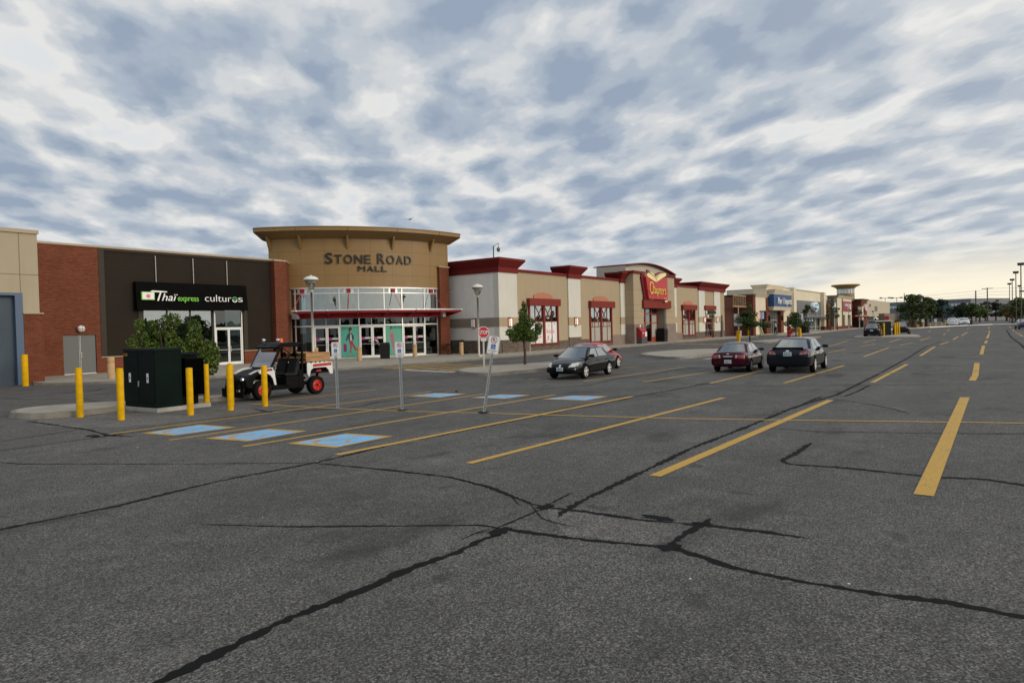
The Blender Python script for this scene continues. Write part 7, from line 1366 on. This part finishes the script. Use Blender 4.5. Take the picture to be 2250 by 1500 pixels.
# the person at the doors of the blue fascia store
def person(x, y, rz):
    o = lthing('person', 'person in a grey shirt and dark trousers walking to the blue fascia store doors', 'person')
    J = {'pel': (0, 0, .93), 'wst': (.0, 0, 1.10), 'chest': (.02, 0, 1.32), 'nk': (.03, 0, 1.49), 'hd0': (.05, 0, 1.58), 'hd1': (.06, 0, 1.72), 'hl': (0, .09, .90), 'kl': (.12, .10, .50), 'al': (.02, .10, .08), 'tl': (.18, .11, .04), 'hr': (0, -.09, .90), 'kr': (.02, -.10, .48), 'ar': (-.20, -.10, .12), 'tr': (-.08, -.11, .04), 'sl': (.02, .19, 1.41), 'el': (-.05, .24, 1.14), 'wl': (.10, .23, .93), 'fl': (.15, .22, .86), 'sr': (.02, -.19, 1.41), 'er': (.08, -.24, 1.15), 'wr': (.28, -.20, 1.05), 'fr': (.36, -.18, 1.06)}
    E_ = [('pel', 'wst'), ('wst', 'chest'), ('chest', 'nk'), ('nk', 'hd0'), ('hd0', 'hd1'), ('pel', 'hl'), ('hl', 'kl'), ('kl', 'al'), ('al', 'tl'), ('pel', 'hr'), ('hr', 'kr'), ('kr', 'ar'), ('ar', 'tr'), ('chest', 'sl'), ('sl', 'el'), ('el', 'wl'), ('wl', 'fl'), ('chest', 'sr'), ('sr', 'er'), ('er', 'wr'), ('wr', 'fr')]
    rad = {'pel': .14, 'wst': .125, 'chest': .15, 'nk': .055, 'hd0': .075, 'hd1': .09, 'hl': .095, 'kl': .062, 'al': .042, 'tl': .038, 'hr': .095, 'kr': .062, 'ar': .042, 'tr': .038, 'sl': .07, 'el': .045, 'wl': .03, 'fl': .028, 'sr': .07, 'er': .045, 'wr': .03, 'fr': .028}
    def skin_(name, keys, k, m, dz=0.0):
        ks = list(keys); me = bpy.data.meshes.new(name); me.from_pydata([J[q] for q in ks], [(ks.index(a), ks.index(b_)) for a, b_ in E_ if a in ks and b_ in ks], [])
        ob = bpy.data.objects.new(name, me); COL.objects.link(ob); md = ob.modifiers.new('k', 'SKIN'); ob.modifiers.new('s', 'SUBSURF').levels = 1
        for i, q in enumerate(ks): me.skin_vertices[0].data[i].radius = (rad[q] * k, rad[q] * k); me.skin_vertices[0].data[i].use_root = (i == 0)
        m2 = evaluated(ob); bpy.data.objects.remove(ob); m2.materials.clear(); m2.materials.append(m)
        for p in m2.polygons: p.use_smooth = True
        o2 = bpy.data.objects.new(name, m2); COL.objects.link(o2); o2.parent = o; return o2
    skin_('body', J.keys(), 1.0, mat('skin_tone', (.30, .19, .13), .6))
    skin_('shirt', ['pel', 'wst', 'chest', 'sl', 'el', 'sr', 'er'], 1.12, mat('shirt_grey', (.30, .30, .32), .8)); skin_('trousers', ['pel', 'hl', 'kl', 'al', 'hr', 'kr', 'ar'], 1.14, mat('trousers_black', (.012, .012, .014), .8))
    g = MB(); g.lathe([(.10, 1.62), (.112, 1.68), (.10, 1.76), (.06, 1.81), (.001, 1.825)], (.045, 0, 0), 12); link('hair', g, mat('hair_dark', (.02, .015, .012), .7), o, smooth=60)
    g = MB(); g.lathe([(.001, .03), (.014, .02), (.018, 0), (.001, -.01)], (.145, 0, 1.63), 6, 'x'); link('nose', g, MATS['skin_tone'], o)
    for s in (-1, 1): g = MB(); g.box(-.02, .24, s * .11 - .05, s * .11 + .05, .0, .07) if s > 0 else g.box(-.26, -.02, s * .11 - .05, s * .11 + .05, .0, .07); link('shoe', g, blkp, o, bevel=.02)
    o.location = (x, y, SW); o.rotation_euler = (0, 0, R(rz)); o.scale = (1.12,) * 3
person(109.6, 28.4, 80)
# ------------------------------------------------------------------ trees
def leaves(n, blobs, size, rr, flat=.5):
    """leaf quads scattered through lumpy clumps"""
    v = np.zeros((n * 4, 3)); k = 0
    wts = np.array([b[3] * b[4] * b[5] for b in blobs]) ** .67; wts /= wts.sum(); pick = rr.choice(len(blobs), n, p=wts)
    for i in pick:
        x, y, z, a, b_, c = blobs[i]
        d = rr.normal(size=3); d /= np.linalg.norm(d); q = rr.uniform(.35, 1.0) ** .45
        p = np.array([x + d[0] * a * q, y + d[1] * b_ * q, z + d[2] * c * q])
        nrm = d * .6 + rr.normal(size=3) * .6 + np.array([0, 0, .35]); nrm /= np.linalg.norm(nrm)
        t = np.cross(nrm, rr.normal(size=3)); t /= np.linalg.norm(t); w = np.cross(nrm, t); s = size * rr.uniform(.6, 1.35)
        v[k:k + 4] = [p - t * s, p + w * s * .55, p + t * s, p - w * s * .55]; k += 4
    return v
def crown_mesh(v, n):
    me = bpy.data.meshes.new('crown'); me.from_pydata([tuple(p) for p in v], [], [(4 * i, 4 * i + 1, 4 * i + 2, 4 * i + 3) for i in range(n)]); return me
def tree(label, x, y, h, blobs, n, size, trunk_h, tr, m, branches=9, z0=0.0, seed=0, twigs=0, grp=None, name='tree', mults=1):
    rr = np.random.RandomState(seed); rd = random.Random(seed)
    o = thing(name, label, 'tree' if name == 'tree' else 'shrub', (x, y, z0), grp); o['_o'] = (0, 0, 0)
    g = MB()
    top = max(b[2] for b in blobs)
    for s in range(mults):
        bx0, by0 = (rd.uniform(-.3, .3), rd.uniform(-.3, .3)) if mults > 1 else (0, 0)
        g.tube([(bx0 * .4, by0 * .4, -.05), (bx0 * .7 + .02, by0 * .7, trunk_h * .5), (bx0, by0 + .03, trunk_h), (bx0 * 1.6 + .05, by0 * 1.6, lerp(trunk_h, top, .55)), (bx0 * 2, by0 * 2, top)], [tr * 1.25, tr, tr * .85, tr * .5, tr * .15], 9)
    for k in range(branches):
        b_ = blobs[k % len(blobs)]; z = lerp(trunk_h * .9, top, rd.uniform(0, .5)); e = (b_[0] + rd.uniform(-.5, .5) * b_[3], b_[1] + rd.uniform(-.5, .5) * b_[4], b_[2] + rd.uniform(-.2, .6) * b_[5])
        mid = (e[0] * .45, e[1] * .45, lerp(z, e[2], .55)); g.tube([(0, 0, z), mid, e], [tr * .42, tr * .28, tr * .1], 6)
    for k in range(twigs):
        b_ = blobs[rd.randrange(len(blobs))]; a = rd.uniform(0, 6.28); s = (b_[0], b_[1], b_[2]); e = (b_[0] + b_[3] * .9 * math.cos(a), b_[1] + b_[4] * .9 * math.sin(a), b_[2] + b_[5] * rd.uniform(1.05, 1.7)); g.tube([s, ((s[0] + e[0]) / 2 + .05, (s[1] + e[1]) / 2, lerp(s[2], e[2], .6)), e], [tr * .16, tr * .1, tr * .04], 4)
        for q in range(2): f_ = (lerp(s[0], e[0], .7), lerp(s[1], e[1], .7), lerp(s[2], e[2], .7)); g.tube([f_, (f_[0] + rd.uniform(-.3, .3) * b_[3], f_[1] + rd.uniform(-.3, .3) * b_[4], f_[2] + .35 * b_[5])], [tr * .07, tr * .03], 4)
    link('trunk', g, bark, o, smooth=60)
    me = crown_mesh(leaves(n, blobs, size, rr), n); me.materials.append(m); cr = bpy.data.objects.new('crown', me); COL.objects.link(cr); cr.parent = o
    return o
def blobset(rd, n, R0, z0, z1, k=.45, cone=0.0):
    B_ = []
    for i in range(n):
        t = rd.random(); z = lerp(z0, z1, t); rmax = R0 * (1 - cone * t) * math.sqrt(max(.12, 1 - (2 * t - 1) ** 2 * .75)); a = rd.uniform(0, 6.28); q = rmax * math.sqrt(rd.random()) * .80; s = R0 * k * rd.uniform(.6, 1.15) * (1 - cone * .5 * t)
        B_.append((q * math.cos(a), q * math.sin(a), z, s, s, s * rd.uniform(.7, .95)))
    return B_
# young tree on the stop sign island: narrow top, wide lower skirt, bare leader
rd = random.Random(3)
bl_ = [(0, 0, 1.55, .45, .45, .35), (.35, -.25, 1.45, .36, .36, .3), (-.40, .3, 1.50, .38, .38, .3), (.55, -.40, 1.75, .30, .30, .26), (-.62, .48, 1.72, .25, .25, .22), (.1, .1, 1.95, .42, .42, .34), (-.25, .2, 1.95, .32, .32, .3), (.66, -.50, 2.02, .20, .20, .26), (.05, 0, 2.35, .34, .34, .32), (.2, -.2, 2.25, .3, .3, .3), (.0, .05, 2.7, .26, .26, .30), (.06, -.03, 3.0, .17, .17, .26), (0, .0, 3.2, .10, .10, .2), (-.1, -.4, 1.6, .3, .3, .28), (.1, .45, 1.65, .3, .3, .28)]
t_y = tree('young bushy tree with a bare leader on the stop sign island', 29.93, 20.72, 3, bl_, 5200, .062, 1.2, .07, leaf, 12, .14, 3, 7)
# the broad bush behind the utility cabinet
rd = random.Random(11); bl_ = []
for k in range(34):
    a = rd.uniform(-1.15, 1.75); hgt = 1.95 + .42 * math.cos(a * 2.1 + .5) * .5 + rd.uniform(-.5, .35) - .10 * abs(a); bl_.append((a * .82, -a * .60 + rd.uniform(-.35, .35), max(.55, hgt * rd.uniform(.45, 1.02)), rd.uniform(.28, .48), rd.uniform(.28, .48), rd.uniform(.22, .38)))
bl_ += [(-1.05, .75, 2.55, .26, .26, .26), (-.62, .42, 2.5, .26, .26, .22), (-.1, .1, 2.65, .32, .30, .30), (.18, -.1, 2.72, .34, .34, .30), (.9, -.6, 2.4, .36, .36, .36), (1.45, -1.0, 1.55, .42, .42, .40), (1.5, -1.1, 1.15, .36, .36, .34), (1.62, -1.05, 1.3, .3, .3, .3), (-1.3, .9, 1.9, .3, .3, .3)]
tree('broad leafy bush with bare upper twigs behind the utility cabinet', 13.3, 25.5, 2.6, bl_, 12000, .07, .5, .06, leaf, 22, 0, 5, 16, name='shrub', mults=4).scale = (.78, .78, 1.0)
# two small trees on the far island, saplings on the pavement
rd = random.Random(21); tree('small round tree on the far island, left of the blue fascia store', 70.3, 20.75, 5, [(q[0], q[1], q[2], q[3], q[4], q[5]) for q in blobset(rd, 16, 1.9, 2.1, 4.2, .34, .45)] + [(1.5, -1.3, 2.3, .7, .6, .5), (1.9, -1.7, 2.2, .5, .5, .4), (-1.2, 1.0, 3.0, .6, .6, .5), (0, 0, 4.9, .35, .35, .5)], 3600, .12, 1.5, .10, leafd, 12, .12, 21).scale = (.80, .80, .74)
rd = random.Random(22); tree('small round tree on the far island beside the red hydrant', 83.2, 19.3, 5, blobset(rd, 16, 1.9, 2.2, 4.2, .34, .35) + [(1.6, -1.3, 2.5, .8, .7, .6), (-1.2, 1.1, 2.6, .6, .6, .5)], 3400, .12, 1.5, .10, leafd, 12, .12, 22).scale = (.68, .68, .66)
for k, (x, y, lb) in enumerate(((116.9, 25.5, 'thin sapling on the pavement before the grey clad store'), (143, 26.8, 'thin sapling left of the black shopfront lamp'), (150.5, 26.9, 'thin sapling right of the black shopfront lamp'), (182.6, 28.0, 'small palm like tree under the red entrance canopy'))): rd = random.Random(30 + k); tree(lb, x, y, 4, blobset(rd, 5, 1.1, 2.6, 4.4, .35), 260 if k else 700, .14, 2.2, .07, leafd, 8, SW, 30 + k, 3)
# far trees across the lot
far_t = [(156.0, 14.0, 7.0, 3.1, 1.9, .42, leafd, 'large dark tree on the near tip of the far island, left of the two'), (173.3, 13.2, 7.0, 2.6, 2.2, .30, leafd, 'large forked tree right beside the big one at the far island'), (218.8, 6.4, 6.0, 2.5, 2.6, .34, leafd, 'round topped tree on a leaning trunk right of the white cars'), (300, 6.2, 6.6, 3.6, 2.2, .3, leaf, 'light green spreading tree behind the far car park'), (330, -1.9, 7.2, 4.6, 2.4, .4, leafd, 'broad dark tree left of the lot light row')]
for k, (x, y, h, r_, th, tr, m, lb) in enumerate(far_t): rd = random.Random(50 + k); tree(lb, x, y, h, blobset(rd, 22, r_, th, h - .8, .30, .15), 3400, .22, th * .8, tr, m, 12, 0, 50 + k)
row_t = [(250, 21.5, 6.5, 3.0), (352, 29.5, 9, 3.6), (345, 24.8, 10, 4.6), (343, 20.2, 10.5, 4.4), (338, 14.8, 7.5, 4.0), (332, 12.2, 8.5, 3.8), (372, 5.6, 9.5, 3.6), (378, 1.8, 10, 3.6), (350, -5.6, 9.5, 4.6)]
kinds = ['dark conifer left of the large far trees', 'dark evergreen far left of the office porch', 'dense dark evergreen below the office porch', 'dense dark evergreen right of the office porch', 'low hedge like tree behind the second white car', 'dark tree left of the round topped tree', 'dark tree before the pale glass front', 'dark tree right of the pale glass front', 'dark tree at the foot of the lot light row']
for k, (x, y, h, r_) in enumerate(row_t): rd = random.Random(70 + k); tree(kinds[k], x, y, h, blobset(rd, 15, r_, 2.2, h - 1, .34, .35), 1700, .34, 1.5, .35, leafp, 6, 0, 70 + k, grp='evergreens before the office building')
edge_t = [(196, -4.0, 6.4, 3.0, leafd, 'tree at the right edge below the nearest lot light'), (214, -3.9, 5.6, 2.8, leafa, 'yellowing tree left of the right edge trees'), (232, -2.6, 5.6, 2.8, leafa, 'orange tinted tree at the end of the right hand row'), (250, -3.6, 6.5, 3.2, leafd, 'dark tree behind the orange tinted one'), (185, -5.6, 6.6, 3.2, leafd, 'dark tree cut by the right edge')]
for k, (x, y, h, r_, m, lb) in enumerate(edge_t): rd = random.Random(90 + k); tree(lb, x, y, h, blobset(rd, 16, r_, 2.1, h - .8, .32, .15), 2600, .22, 1.5, .26, m, 9, 0, 90 + k)
for x, y, lb, s in ((170, 15.8, 'low autumn shrub at the foot of the large far tree', 1.2), (176, 14.6, 'low yellow shrub between the large far trees', 1.3), (160.5, 17.0, 'small brown shrub behind the dark pickup', 1.1)): rd = random.Random(int(x)); tree(lb, x, y, 2, blobset(rd, 6, s, .6, 2.2, .5), 420, .16, .4, .08, leafa, 4, 0, int(x), name='shrub')
# far wood line behind everything
rr = np.random.RandomState(5); bl_ = [(700 + rr.uniform(-30, 30), yv, rr.uniform(3, 7), rr.uniform(9, 16), rr.uniform(9, 16), rr.uniform(3, 6)) for yv in np.arange(-150, 420, 7)]
me = crown_mesh(leaves(9000, bl_, 1.6, rr), 9000); me.materials.append(leafp); o = bpy.data.objects.new('far_wood', me); COL.objects.link(o); o['kind'] = 'stuff'
# trees on the other side of the lot, behind the photographer: the shop windows and car bodies mirror them
bl_ = [(xv + rr.uniform(-3, 3), -62 + rr.uniform(-8, 8), rr.uniform(1.0, 3.6), rr.uniform(2, 5), rr.uniform(3, 5), rr.uniform(1.5, 3.0)) for xv in np.arange(-55, 260, 5.0)]
me = crown_mesh(leaves(12000, bl_, .9, rr), 12000); me.materials.append(leafd); o = bpy.data.objects.new('far_wood', me); COL.objects.link(o); o['kind'] = 'stuff'
